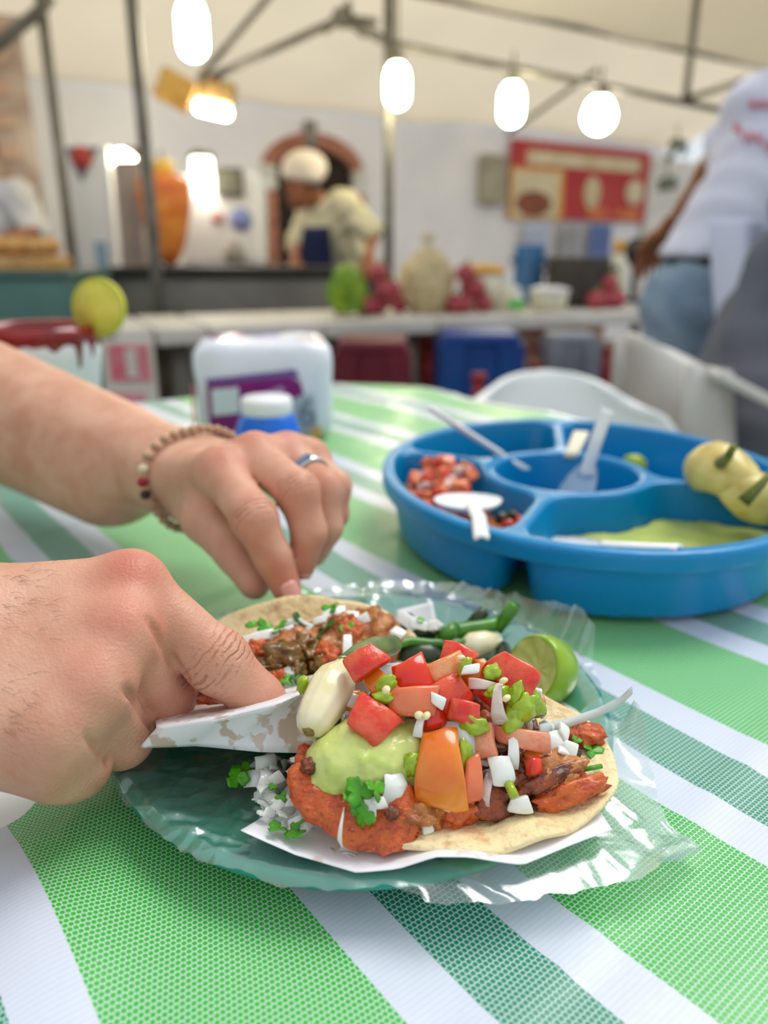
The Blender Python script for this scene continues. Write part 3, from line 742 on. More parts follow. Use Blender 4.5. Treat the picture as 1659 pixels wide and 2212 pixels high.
def person(label, J, shirt, pants, group=None, skin=None, fwd=(0, 1, 0), vox=0.014, hem=0.05, sleeve=0.7, hair=True, palm=(0, 0, 1), hands=True, shirt_label=None, extra=None):
    skin = skin or m_skin2
    J = {k: Vector(v) for k, v in J.items()}
    fw = Vector(fwd).normalized(); hd = J['head']
    P = []
    chest = (J['shL'] + J['shR']) / 2; nk = (hd - chest)
    torso = [(chest + (J['pelvis'] - chest) * 0.18, J['pelvis'], 0.125, 0.125), (J['shL'], J['shR'], 0.062, 0.062),
             (J['shL'].lerp(J['shR'], 0.25) * 0.7 + J['pelvis'] * 0.3, J['hipL'], 0.10, 0.105), (J['shR'].lerp(J['shL'], 0.25) * 0.7 + J['pelvis'] * 0.3, J['hipR'], 0.10, 0.105)]
    up = [(J['shL'], J['elL'], 0.055, 0.042), (J['shR'], J['elR'], 0.055, 0.042)]
    lo = [(J['elL'], J['wrL'], 0.042, 0.026), (J['elR'], J['wrR'], 0.042, 0.026)]
    legs = [(J['hipL'], J['knL'], 0.085, 0.06), (J['hipR'], J['knR'], 0.085, 0.06), (J['knL'], J['anL'], 0.058, 0.036), (J['knR'], J['anR'], 0.058, 0.036)]
    neck = [(chest + Vector((0, 0, 0.0)), hd - (hd - chest).normalized() * 0.05, 0.058, 0.05)]
    def fb(p):
        d = None
        for grp in (torso, up, lo, legs, neck):
            for a, b, r1, r2 in grp:
                q = rc(p, a, b, r1 - 0.008, r2 - 0.008) if grp is not neck else rc(p, a, b, r1, r2); d = q if d is None else smin(d, q, 0.03)
        hq = smin(el(p, hd + Vector((0, 0, 0.02)), (0.08, 0.085, 0.105)), el(p, hd + fw * 0.03 - Vector((0, 0, 0.055)), (0.055, 0.055, 0.062)), 0.03)
        hq = smin(hq, rc(p, hd + fw * 0.085 + Vector((0, 0, 0.015)), hd + fw * 0.105 - Vector((0, 0, 0.02)), 0.008, 0.014), 0.012)
        for s in (-1, 1):
            e = hd + fw.cross(Vector((0, 0, 1))) * s * 0.082; hq = smin(hq, el(p, e, (0.018, 0.018, 0.03)), 0.008)
        return smin(d, hq, 0.02)
    pts = np.array([tuple(v) for v in J.values()])
    V, Fc = nets(fb, pts.min(0) - 0.17, pts.max(0) + 0.17, vox)
    V = list(map(Vector, V.tolist()))
    if hands:
        for s in ('L', 'R'):
            d = (J['wr' + s] - J['el' + s]).normalized(); pr = hand_prims(J['wr' + s] - d * 0.01, d, palm)
            def fh(p):
                r = None
                for a, b, r1, r2 in pr:
                    q = rc(p, a, b, r1, r2); r = q if r is None else smin(r, q, 0.006)
                return smin(r, rc(p, J['wr' + s] - d * 0.05, J['wr' + s], 0.028, 0.024), 0.01)
            q = np.array([tuple(x) for pp in pr for x in pp[:2]])
            v2, f2 = nets(fh, q.min(0) - 0.03, q.max(0) + 0.03, 0.006)
            V, Fc = join((V, Fc), (list(map(Vector, v2.tolist())), f2))
    attrs = None
    if extra:
        attrs = [np.zeros((len(V), 3))]
        for v2, f2, at2 in extra:
            V, Fc = join((V, Fc), (v2, f2)); attrs.append(at2)
        attrs = np.concatenate(attrs)
    base = pts.min(0)
    body = tag(obj('person', V, Fc, skin, loc=((J['pelvis'].x), J['pelvis'].y, float(base[2]) - 0.03)), label, 'person', group)
    if attrs is not None:
        for k, nm in enumerate(('red', 'crease', 'axial')):
            body.data.attributes.new(nm, 'FLOAT', 'POINT').data.foreach_set('value', attrs[:, k].astype(np.float32))
    def fs(p):
        d = None
        for a, b, r1, r2 in torso: q = rc(p, a, b, r1 + 0.008, r2 + 0.012); d = q if d is None else smin(d, q, 0.05)
        for a, b, r1, r2 in up: d = smin(d, rc(p, a, a.lerp(b, sleeve), r1 + 0.012, r2 + 0.022), 0.03)
        d = d + 0.006 * np.sin(p[:, 2] * 55 + 4 * np.sin(p[:, 0] * 23 + p[:, 1] * 17))
        d = np.maximum(d, (J['pelvis'].z - hem) - p[:, 2])
        return np.maximum(d, -(el(p, chest + Vector((0, 0, 0.085)), (0.075, 0.075, 0.05))))
    V, Fc = nets(fs, pts.min(0) - 0.2, pts.max(0) + 0.2, vox)
    sh = obj('shirt', V, Fc, shirt, body)
    if shirt_label: sh['label'] = shirt_label
    def fp(p):
        d = None
        for a, b, r1, r2 in legs: q = rc(p, a, b, r1 + 0.012, r2 + 0.02); d = q if d is None else smin(d, q, 0.015)
        d = smin(d, rc(p, J['hipL'], J['hipR'], 0.105, 0.105), 0.05); d = smin(d, rc(p, J['pelvis'] + Vector((0, 0, 0.03)), (J['hipL'] + J['hipR']) / 2, 0.138, 0.125), 0.04)
        d = d + 0.004 * np.sin(p[:, 2] * 70 + 5 * np.sin(p[:, 0] * 19))
        return np.maximum(d, p[:, 2] - (J['pelvis'].z + 0.075)) if J['knL'].z < J['hipL'].z - 0.2 else d
    V, Fc = nets(fp, pts.min(0) - 0.2, pts.max(0) + 0.2, vox)
    obj('trousers', V, Fc, pants, body)
    for s in ('L', 'R'):
        a = J['an' + s]; v, f = blob(a + fw * 0.06 - Vector((0, 0, 0.03)), (0.05 + 0.075 * abs(fw.x), 0.05 + 0.075 * abs(fw.y), 0.04), amp=0.05, sub=3)
        obj('shoe', v, f, m_shoe, body)
    if hair:
        def fhair(p):
            d = el(p, hd + Vector((0, 0, 0.035)) - fw * 0.008, (0.09, 0.095, 0.105))
            return np.maximum(d, -(el(p, hd + fw * 0.09 - Vector((0, 0, 0.03)), (0.09, 0.09, 0.10)))) if True else d
        def fhair2(p): return np.maximum(fhair(p), (hd.z - 0.03) - p[:, 2])
        V, Fc = nets(fhair2, np.array(hd) - 0.16, np.array(hd) + 0.17, 0.009); obj('hair', V, Fc, m_hair, body)
    side = fw.cross(Vector((0, 0, 1)))
    for s in (-1, 1):
        v, f = blob(hd + fw * 0.083 + side * s * 0.031 + Vector((0, 0, 0.018)), (0.011, 0.011, 0.008), amp=0, sub=2); obj('eye', v, f, MAT('dark_eye', (40, 26, 20), 0.2), body)
    v, f = blob(hd + fw * 0.082 - Vector((0, 0, 0.055)), (0.012 + 0.016 * abs(side.x), 0.012 + 0.016 * abs(side.y), 0.007), amp=0, sub=2); obj('mouth', v, f, MAT('lips', (150, 80, 70), 0.5), body)
    return body, J

# cook leaning over the counter
def D(x, y, Y): return yp(x, y, Y)
m_creamsh = MAT('cream_tshirt', (226, 220, 190), 0.85, (210, 202, 168), 6); m_navy = MAT('navy_cloth', (18, 28, 66), 0.8, (30, 40, 80), 10)
Y0 = 4.35
floorz = lambda p, z: Vector((p.x, p.y, z))
hipc = D(735, 585, Y0 + 0.15)
Jc = dict(head=D(655, 402, Y0 - 0.12), shL=D(668, 470, Y0 + 0.05), shR=D(742, 440, Y0 - 0.1), elL=D(640, 530, Y0 + 0.0), elR=D(808, 505, Y0 - 0.14), wrL=D(638, 570, Y0 - 0.25), wrR=D(795, 560, Y0 - 0.3),
          pelvis=hipc, hipL=hipc + Vector((-0.09, 0.02, -0.08)), hipR=hipc + Vector((0.09, 0.02, -0.08)))
Jc['knL'] = floorz(Jc['hipL'] + Vector((0, -0.03, 0)), 0.45); Jc['knR'] = floorz(Jc['hipR'] + Vector((0.02, -0.03, 0)), 0.45)
Jc['anL'] = floorz(Jc['hipL'], 0.08); Jc['anR'] = floorz(Jc['hipR'] + Vector((0.02, 0, 0)), 0.08)
cook, Jc = person('cook in cream shirt and pale cap leaning over the counter', Jc, m_creamsh, m_navy, fwd=(-0.75, -0.65, 0), sleeve=0.92, hair=True, hem=0.02)
def fcap(p):
    h = Jc['head']; d = el(p, h + Vector((0.01, 0.0, 0.085)), (0.115, 0.11, 0.085)); d = np.maximum(d, (h.z + 0.025) - p[:, 2])
    return smin(d, rc(p, h + Vector((-0.08, -0.07, 0.05)), h + Vector((0.07, -0.08, 0.035)), 0.024, 0.03), 0.02)
V, Fc = nets(fcap, np.array(Jc['head']) - 0.2, np.array(Jc['head']) + 0.25, 0.01); obj('cap', V, Fc, MAT('pale_cap', (226, 212, 196), 0.8), cook)
ap0 = [D(655, 490, Y0 - 0.16), D(712, 490, Y0 - 0.2)]; ap1 = [D(640, 600, Y0 - 0.14), D(722, 600, Y0 - 0.14)]
v, f = loft([ap1, ap0], 8, 6); solid(obj('apron', v, f, m_navy, cook), 0.012)
# cook at far left, mostly cut off by the picture edge
m_wsh = MAT('white_tshirt', (226, 224, 220), 0.85, (206, 204, 204), 5)
Yl = 3.9; hp = D(-20, 610, Yl)
Jl = dict(head=D(-50, 330, Yl), shL=D(-110, 420, Yl + 0.1), shR=D(40, 425, Yl - 0.05), elL=D(-120, 520, Yl), elR=D(80, 500, Yl - 0.1), wrL=D(-60, 545, Yl - 0.3), wrR=D(40, 505, Yl - 0.32), pelvis=hp, hipL=hp + Vector((-0.09, 0, -0.08)), hipR=hp + Vector((0.09, 0, -0.08)))
for s in 'LR': Jl['kn' + s] = floorz(Jl['hip' + s], 0.45); Jl['an' + s] = floorz(Jl['hip' + s], 0.08)
person('person in white shirt behind the bread tray by the brick wall', Jl, m_wsh, m_navy, fwd=(0.6, -0.8, 0), sleeve=0.95)

# standing man at right
m_jean = MAT('faded_blue_jeans', (112, 136, 160), 0.85, (146, 164, 180), 9, bump=0.3, bscale=80, bdist=0.004)
m_lav = MAT('white_lavender_tshirt', (222, 222, 236), 0.85, (206, 206, 224), 4)
Ym = 1.95; hp = D(1545, 600, Ym)
Jm = dict(head=D(1770, 40, Ym), shL=D(1640, 235, Ym + 0.02), shR=D(1900, 215, Ym), elL=D(1535, 370, Ym + 0.18), elR=D(1960, 420, Ym), wrL=D(1440, 500, Ym + 0.34), wrR=D(1900, 600, Ym - 0.05), pelvis=hp + Vector((0.03, 0, 0)), hipL=hp + Vector((-0.06, 0, -0.06)), hipR=hp + Vector((0.14, 0.0, -0.06)))
Jm['knL'] = floorz(Jm['hipL'] + Vector((-0.01, -0.02, 0)), 0.46); Jm['knR'] = floorz(Jm['hipR'] + Vector((0.03, 0, 0)), 0.46)
Jm['anL'] = floorz(Jm['hipL'], 0.08); Jm['anR'] = floorz(Jm['hipR'] + Vector((0.05, 0, 0)), 0.08)
man, Jm = person('standing person in white printed shirt and faded jeans at the right', Jm, m_lav, m_jean, fwd=(-0.35, 0.93, 0), sleeve=0.55, hem=-0.045)
# red print on the shirt back, illegible strokes; belt; white towel apron
m_redp = MAT('faded_red_print', (206, 106, 122), 0.8, (222, 150, 164), 30)
from mathutils.bvhtree import BVHTree
shirt_o = [o for o in man.children if o.name.startswith('shirt')][0]
def bvh_of(o):
    wl_ = worldloc(o); return BVHTree.FromPolygons([v.co + wl_ for v in o.data.vertices], [list(p.vertices) for p in o.data.polygons])
bv = bvh_of(shirt_o)
def stroke(pxs, wd, mat, name, par, bvh, lift=0.004):
    rows = [[], []]
    for x, y in pxs:
        for r, dy in ((0, wd), (1, -wd)):
            h = bvh.ray_cast(C0, ray(x, y + dy).normalized())
            if h[0] is None: return
            rows[r].append(h[0] - ray(x, y + dy).normalized() * lift)
    v, f = loft(rows, len(pxs) * 2, 2); solid(obj(name, v, f, mat, par), 0.003)
for i, x in enumerate(range(1585, 1660, 24)):
    y = 282 + (x - 1585) * 0.45
    stroke([(x, y + (12 if i % 2 else -8)), (x + 9, y - 6), (x + 17, y + 10)], 9, m_redp, 'print_stroke', shirt_o, bv)
for x in (1618, 1640, 1662):
    stroke([(x, 226), (x + 8, 222), (x + 16, 230)], 8, m_redp, 'print_stroke', shirt_o, bv)
trous = [o for o in man.children if o.name.startswith('trousers')][0]
pz = Jm['pelvis'].z
ring = []
for k in range(24):
    a = 2 * math.pi * k / 24; d = Vector((math.cos(a), math.sin(a), 0)); c = Vector((hp.x + 0.035, hp.y, pz + 0.045))
    h = bvh_of(trous).ray_cast(c + d * 0.6, -d) if k == 0 else _bt.ray_cast(c + d * 0.6, -d)
    if k == 0: _bt = bvh_of(trous)
    ring.append((h[0] if h[0] is not None else c + d * 0.17) + d * 0.004)
rv = [p + Vector((0, 0, -0.018)) for p in ring] + [p + Vector((0, 0, 0.018)) for p in ring]
solid(obj('belt', rv, [[i, (i + 1) % 24, 24 + (i + 1) % 24, 24 + i] for i in range(24)], m_black, man), 0.006)
tw0 = [D(1536, 470, Ym - 0.17), D(1600, 470, Ym - 0.21), D(1700, 475, Ym - 0.21), D(1760, 480, Ym - 0.18)]
tw1 = [D(1548, 650, Ym - 0.19), D(1605, 660, Ym - 0.24), D(1700, 665, Ym - 0.24), D(1770, 660, Ym - 0.2)]
tw2 = [D(1572, 880, Ym - 0.15), D(1620, 900, Ym - 0.2), D(1700, 900, Ym - 0.2), D(1780, 890, Ym - 0.17)]
v, f = loft([tw2, tw1, tw0], 30, 12); v = [p + Vector((0, 0.014 * math.sin(p.x * 70 + p.z * 8), 0)) for p in v]
solid(obj('apron', v, f, MAT('white_apron_cloth', (220, 226, 246), 0.8, (206, 212, 236), 3), man), 0.006)

# seated person in grey at the right edge, in the grey chair
m_gsh = MAT('dark_grey_shirt', (110, 112, 120), 0.9, (84, 88, 100), 4)
hp = Vector((0.68, 1.50, 0.53))
Js = dict(head=(1.00, 1.46, 1.22), shL=(0.87, 1.68, 1.04), shR=(0.87, 1.26, 1.04), elL=(1.00, 1.74, 0.80), elR=(1.00, 1.21, 0.80), wrL=(1.20, 1.68, 0.76), wrR=(1.20, 1.28, 0.76), pelvis=hp, hipL=hp + Vector((0.03, 0.1, -0.01)), hipR=hp + Vector((0.03, -0.1, -0.01)),
          knL=(1.10, 1.62, 0.50), knR=(1.10, 1.36, 0.50), anL=(1.12, 1.62, 0.08), anR=(1.12, 1.36, 0.08))
person('seated person in dark grey shirt at the right edge', Js, m_gsh, m_navy, fwd=(1, 0, 0), sleeve=0.8)

# ------------------------------------------------------------------ plastic chairs
def chair(label, loc, yaw, mat, zt=0.80, arms=True):
    """monobloc chair; local -y is the sitter's front"""
    Rz = R3(0, 0, yaw); L = Vector(loc); k = zt / 0.80
    t = thing('plastic_chair', label, 'chair', loc)
    def add(name, vf, sol=0.0, bev=0.0, smooth=True):
        v, f = xf(vf, Rz, L); o = obj(name, v, f, mat, t, smooth)
        if sol: solid(o, sol)
        if bev: bevel(o, bev, 2)
        return o
    # backrest: curved shell with rounded top
    rows = []
    for j in range(9):
        s = j / 8; z = (0.44 + 0.36 * s) * k
        w = 0.215 * (1 - max(0, (s - 0.55) / 0.45) ** 3 * 0.42)
        rows.append([Vector((w * math.sin(a) / math.sin(0.9), 0.25 + 0.07 * s - 0.11 * (1 - math.cos(a)) / (1 - math.cos(0.9)) * 0.9, z - (0.05 * s ** 6) * abs(a / 0.9) ** 2.2)) for a in np.linspace(-0.9, 0.9, 15)])
    add('backrest', loft(rows, 25, 2), 0.012)
    v, f = prism([(-0.22, -0.2), (-0.16, -0.24), (0.16, -0.24), (0.22, -0.2), (0.2, 0.23), (-0.2, 0.23)], 0.425 * k, 0.445 * k); add('seat', (v, f), 0, 0.008, False)
    for s in (-1, 1):
        if not arms:
            for y0, y1 in ((-0.19, -0.22), (0.22, 0.30)):
                rows = [[Vector((s * 0.20, y0 - 0.03, 0.43 * k)), Vector((s * 0.22, y1 - 0.02, 0.0))], [Vector((s * 0.20, y0 + 0.03, 0.43 * k)), Vector((s * 0.22, y1 + 0.02, 0.0))]]
                add('leg', loft(rows, 8, 3), 0.03)
            continue
        pts = [Vector((s * 0.235, 0.25, 0.76 * k)), Vector((s * 0.27, 0.13, 0.70 * k)), Vector((s * 0.285, -0.02, 0.65 * k)), Vector((s * 0.275, -0.2, 0.63 * k)), Vector((s * 0.26, -0.25, 0.60 * k))]
        rows = [[p - Vector((s * 0.028, 0, 0)) for p in pts], [p + Vector((s * 0.028, 0, 0)) for p in pts]]
        add('armrest', loft(rows, 16, 3), 0.016)
        rows = [[Vector((s * 0.255, -0.25, 0.61 * k)), Vector((s * 0.245, -0.24, 0.42 * k)), Vector((s * 0.275, -0.29, 0.0))], [Vector((s * 0.255, -0.18, 0.62 * k)), Vector((s * 0.235, -0.17, 0.42 * k)), Vector((s * 0.27, -0.24, 0.0))]]
        add('leg', loft(rows, 14, 3), 0.02)
        rows = [[Vector((s * 0.205, 0.21, 0.76 * k)), Vector((s * 0.22, 0.16, 0.45 * k)), Vector((s * 0.25, 0.30, 0.0))], [Vector((s * 0.20, 0.285, 0.77 * k)), Vector((s * 0.21, 0.28, 0.45 * k)), Vector((s * 0.25, 0.36, 0.0))]]
        add('leg', loft(rows, 14, 3), 0.022)
    return t
cx = yp(1180, 800, 1.36)
chair('white plastic chair behind the blue salsa tray', (cx.x, 1.05, 0), 0, m_white, cx.z, False)
chair('grey white plastic chair holding the seated person in grey', (0.79, 1.50, 0), 90, MAT('grey_white_plastic', (206, 202, 196), 0.4, (190, 186, 180), 6), 0.80)

# ================================================================== the table and its cloth
TA = math.radians(38.0); TC, TS = math.cos(TA), math.sin(TA)
S0, S1, Q0, Q1, CR = 0.006, 0.775, -0.30, 1.045, 0.19      # table rectangle in (s, q): s across the stripes, q along them
def sq(s, q, z=0.0): return Vector((s * TC - q * TS, s * TS + q * TC, TZ + z))
table = thing('plastic_table', 'square table hidden under the green striped cloth', 'table', sq((S0 + S1) / 2, (Q0 + Q1) / 2, -TZ))
def rrect(s0, s1, q0, q1, r, n=6):
    out = []
    for cx_, cy_, a0 in ((s1 - r, q1 - r, 0), (s0 + r, q1 - r, 90), (s0 + r, q0 + r, 180), (s1 - r, q0 + r, 270)):
        for k in range(n + 1):
            a = math.radians(a0 + 90 * k / n); out.append((cx_ + r * math.cos(a), cy_ + r * math.sin(a)))
    return out
pl = rrect(S0 + 0.01, S1 - 0.01, Q0 + 0.01, Q1 - 0.01, CR)
v, f = prism(pl, -0.03, -0.0045); v = [sq(p.x, p.y, p.z) for p in v]; obj('tabletop', v, f, m_white, table, smooth=False)
for s in (S0 + 0.12, S1 - 0.12):
    for q in (Q0 + 0.12, Q1 - 0.12):
        v, f = tube([sq(s, q, -0.03), sq(s, q, -TZ)], 0.025, 8); obj('leg', v, f, m_white, table)

m_cloth = MAT('woven_striped_oilcloth', (200, 220, 210), 0.30)
g = NT(m_cloth); uv = g.tc('UV'); sx, sy, _ = g.sep(uv)
wob = g.math('MULTIPLY', g.math('SUBTRACT', g.noise(uv, 5.0, 2.0), 0.5), 0.006)
s_ = g.math('ADD', sx, wob)
PER = 0.1332
ph = g.math('MULTIPLY', g.math('FRACT', g.math('DIVIDE', g.math('SUBTRACT', s_, 0.034), PER)), PER)
def band(a, b):
    return g.math('MULTIPLY', g.math('GREATER_THAN', ph, a), g.math('LESS_THAN', ph, b))
isg = g.math('LESS_THAN', ph, 0.0668); ist = band(0.0868, 0.1134)
iscol = g.math('ADD', isg, ist)
CELL_S, CELL_Q = 0.00175, 0.00185
row = g.math('FLOOR', g.math('DIVIDE', sy, CELL_Q))
off = g.math('MULTIPLY', g.math('FRACT', g.math('MULTIPLY', row, 0.5)), 1.0)
fs_ = g.math('ABSOLUTE', g.math('SUBTRACT', g.math('FRACT', g.math('ADD', g.math('DIVIDE', sx, CELL_S), off)), 0.5))
fq_ = g.math('ABSOLUTE', g.math('SUBTRACT', g.math('FRACT', g.math('DIVIDE', sy, CELL_Q)), 0.5))
dotm = g.ramp(g.math('POWER', g.math('ADD', g.math('POWER', g.math('MULTIPLY', fs_, 2.0), 3.0), g.math('POWER', g.math('MULTIPLY', fq_, 2.0), 3.0)), 0.333), 0.70, 0.92)
green = g.mix(g.noise(uv, 7.0, 2.0), lin((30, 166, 40)), lin((54, 182, 52)))
teal = g.mix(g.noise(uv, 7.0, 2.0), lin((4, 124, 98)), lin((16, 140, 114)))
colr = g.mix(isg, teal, green)
thread = g.mix(0.26, lin((218, 240, 228)), colr)
wov = g.mix(g.math('MULTIPLY', dotm, 0.92), colr, thread)
white = g.mix(g.ramp(fq_, 0.30, 0.5), lin((208, 215, 228)), lin((196, 205, 220)))
g.l(g.mix(iscol, white, wov), g.b.inputs['Base Color'])
g.b.inputs['Specular IOR Level'].default_value = 0.7
hgt = g.math('SUBTRACT', 1.0, g.math('MULTIPLY', dotm, iscol)); hgt = g.math('ADD', hgt, g.math('MULTIPLY', g.noise(uv, 90.0, 3.0), 0.8))
g.bump(hgt, 0.55, 0.0004)

DROP = 0.20; step = 0.0065
ss = np.arange(S0 - DROP, S1 + DROP + 1e-6, step); qs = np.arange(Q0 - DROP, Q1 + DROP + 1e-6, step)
SS, QQ = np.meshgrid(ss, qs, indexing='ij'); s = SS.ravel(); q = QQ.ravel()
mx, my = (S0 + S1) / 2, (Q0 + Q1) / 2; hx, hy = (S1 - S0) / 2 - CR, (Q1 - Q0) / 2 - CR
dx = s - mx; dy = q - my; ax_ = np.maximum(np.abs(dx) - hx, 0) * np.sign(dx); ay_ = np.maximum(np.abs(dy) - hy, 0) * np.sign(dy)
ln = np.sqrt(ax_ ** 2 + ay_ ** 2) + 1e-12; e = ln - CR; ux, uy = ax_ / ln, ay_ / ln
rb = 0.018
out_ = np.maximum(e, 0); ang = np.minimum(out_ / rb, 1.45); rest = np.maximum(out_ - 1.45 * rb, 0)
fold = 0.5 + 0.5 * np.sin((s * 1.3 - q * 1.1) * 30 + 3 * vn(np.stack([s * 6, q * 6, 0 * s], 1), 4))
hor = rb * np.sin(ang) + rest * math.cos(1.45) * (0.5 + 1.6 * fold); dn = rb * (1 - np.cos(ang)) + rest * math.sin(1.45)
bs = np.where(e > 0, s - ux * e, s); bq_ = np.where(e > 0, q - uy * e, q)
ps = bs + ux * hor; pq_ = bq_ + uy * hor
nz1 = vn(np.stack([s * 9, q * 9, 0 * s], 1), 1) - 0.5; nz2 = vn(np.stack([s * 22, q * 14, 0 * s + 3], 1), 2) - 0.5
z = 0.0055 * nz1 + 0.0022 * nz2
for q_c, am in ((0.42, 0.0012), (0.60, 0.0014), (0.28, 0.0010), (0.78, 0.0014), (0.12, 0.001)):       # old fold creases across the stripes
    z = z + am * np.exp(-(((q - q_c - 0.10 * (s - 0.3)) / 0.005) ** 2))
# slack wave at the near left edge
z = z + 0.007 * np.exp(-((s - 0.03) / 0.02) ** 2) * np.sin(q * 34 + 0.5)
# flat where the plate and tray stand
wx = ps * TC - pq_ * TS; wy = ps * TS + pq_ * TC
flat = np.clip((np.sqrt((wx) ** 2 + (wy - 0.298) ** 2) - 0.06) / 0.05, 0, 1) * np.clip((np.sqrt((wx - 0.14) ** 2 + (wy - 0.55) ** 2) - 0.14) / 0.05, 0.25, 1)
z = (z - 0.0005) * (0.35 + 0.65 * flat) - dn
keep = (rest < DROP - rb * 1.45)
ids = np.arange(len(s)).reshape(SS.shape)
vv = np.stack([wx, wy, TZ + z], 1)
fc = np.stack([ids[:-1, :-1], ids[1:, :-1], ids[1:, 1:], ids[:-1, 1:]], -1).reshape(-1, 4)
fc = fc[keep[fc].all(1)]
used = np.unique(fc); remap = -np.ones(len(s), int); remap[used] = np.arange(len(used))
cl = obj('tablecloth', vv[used], remap[fc].tolist(), m_cloth, loc=sq(mx, my, 0), uvs=np.stack([s, q], 1)[used])
tag(cl, 'woven plastic tablecloth striped green, teal and white', 'tablecloth')
CLB = BVHTree.FromPolygons([Vector(p) for p in vv[used]], remap[fc].tolist())
def ground(x, y):
    h = CLB.ray_cast(Vector((x, y, TZ + 0.2)), Vector((0, 0, -1))); return h[0].z if h[0] is not None else TZ

# ================================================================== plate, bag, papers
PC = Vector((-0.009, 0.294, TZ + 0.002)); PS = 0.964
m_plate = MAT('teal_melamine', (10, 128, 108), 0.22, (16, 142, 120), 30, sss=0.0, coat=0.3)
prof = [(0.0, 0.003), (0.060, 0.003), (0.072, 0.0038), (0.086, 0.0068), (0.098, 0.0100), (0.1062, 0.0122), (0.1092, 0.0118), (0.110, 0.0098), (0.1075, 0.0082), (0.097, 0.0064), (0.086, 0.0035), (0.072, 0.0005), (0.055, 0.0), (0.0, 0.0)]
v, f = xf(lathe([(r * PS, z) for r, z in prof], 96), None, PC); plate = tag(obj('plate', v, f, m_plate), 'round teal plastic plate under the two tacos', 'plate')
def plate_h(r):
    rs = [0, 0.060, 0.072, 0.086, 0.098, 0.1065, 0.112]; hs = [0.0050, 0.0050, 0.0058, 0.0088, 0.0120, 0.0142, 0.0125]
    return float(np.interp(r / PS, rs, hs))
# transparent bag: outline by angle, draped over the plate and onto the cloth
m_bag = bpy.data.materials.new('clear_plastic_bag'); m_bag.use_nodes = True
nt = m_bag.node_tree; nt.nodes.remove(nt.nodes['Principled BSDF'])
tr = nt.nodes.new('ShaderNodeBsdfTransparent'); tr.inputs[0].default_value = (0.93, 0.985, 0.965, 1)
gl_ = nt.nodes.new('ShaderNodeBsdfGlossy'); gl_.inputs['Roughness'].default_value = 0.19; gl_.inputs['Color'].default_value = (0.95, 0.98, 1, 1)
df = nt.nodes.new('ShaderNodeBsdfDiffuse'); df.inputs[0].default_value = (0.80, 0.90, 0.88, 1)
ts_ = nt.nodes.new('ShaderNodeBsdfTranslucent'); ts_.inputs[0].default_value = (0.80, 0.90, 0.88, 1)
lw = nt.nodes.new('ShaderNodeLayerWeight'); lw.inputs['Blend'].default_value = 0.35
m0 = nt.nodes.new('ShaderNodeMixShader'); m0.inputs[0].default_value = 0.5; m1 = nt.nodes.new('ShaderNodeMixShader'); m2 = nt.nodes.new('ShaderNodeMixShader')
tc = nt.nodes.new('ShaderNodeTexCoord'); nzb = nt.nodes.new('ShaderNodeTexNoise'); nzb.inputs['Scale'].default_value = 26; nzb.inputs['Detail'].default_value = 4
nt.links.new(tc.outputs['Object'], nzb.inputs['Vector'])
mr = nt.nodes.new('ShaderNodeMapRange'); mr.inputs[1].default_value = 0.3; mr.inputs[2].default_value = 0.75; mr.inputs[3].default_value = 0.7; mr.inputs[4].default_value = 1.6
nt.links.new(nzb.outputs['Fac'], mr.inputs[0])
nt.links.new(df.outputs[0], m0.inputs[1]); nt.links.new(ts_.outputs[0], m0.inputs[2])
mk = nt.nodes.new('ShaderNodeAttribute'); mk.attribute_name = 'milk'; mm_ = nt.nodes.new('ShaderNodeMath'); mm_.operation = 'MULTIPLY'; nt.links.new(mk.outputs['Fac'], mm_.inputs[0]); nt.links.new(mr.outputs[0], mm_.inputs[1])
nt.links.new(mm_.outputs[0], m1.inputs[0]); nt.links.new(tr.outputs[0], m1.inputs[1]); nt.links.new(m0.outputs[0], m1.inputs[2])
mr2 = nt.nodes.new('ShaderNodeMapRange'); mr2.inputs[3].default_value = 0.08; mr2.inputs[4].default_value = 0.60
nt.links.new(lw.outputs['Facing'], mr2.inputs[0])
nt.links.new(mr2.outputs[0], m2.inputs[0]); nt.links.new(m1.outputs[0], m2.inputs[1]); nt.links.new(gl_.outputs[0], m2.inputs[2])
nzc = nt.nodes.new('ShaderNodeTexVoronoi'); nzc.feature = 'DISTANCE_TO_EDGE'; nzc.inputs['Scale'].default_value = 45
nt.links.new(tc.outputs['Object'], nzc.inputs['Vector'])
bmp = nt.nodes.new('ShaderNodeBump'); bmp.inputs['Strength'].default_value = 0.25; bmp.inputs['Distance'].default_value = 0.002
nt.links.new(nzc.outputs['Distance'], bmp.inputs['Height'])
nt.links.new(bmp.outputs[0], gl_.inputs['Normal']); nt.links.new(bmp.outputs[0], df.inputs['Normal'])
nt.links.new(m2.outputs[0], nt.nodes['Material Output'].inputs[0])
outl = [((1270, 1338), .030), ((1300, 1440), .030), ((1385, 1540), .026), ((1392, 1640), .012), ((1440, 1770), .006), ((1518, 1838), .004), ((1440, 1890), .004), ((1250, 1950), .004), ((1120, 1985), .004), ((960, 1990), .004), ((840, 1965), .004),
        ((700, 1915), .008), ((560, 1885), .010), ((420, 1835), .012), ((300, 1745), .013), ((262, 1650), .014), ((300, 1560), .015), ((420, 1450), .016), ((560, 1330), .016), ((760, 1268), .014), ((950, 1262), .014), ((1105, 1292), .022)]
pol = []
for (x, y), h in outl:
    p = tp(x, y, h); d = p - PC; ro = math.hypot(d.x, d.y); pol.append((math.atan2(d.y, d.x) % (2 * math.pi), max(ro, 0.1078) if h < 0.02 else ro, h))
pol.sort(); pa = [p[0] for p in pol]; pa3 = [a - 2 * math.pi for a in pa] + pa + [a + 2 * math.pi for a in pa]
pr3 = [p[1] for p in pol] * 3; ph3 = [p[2] for p in pol] * 3
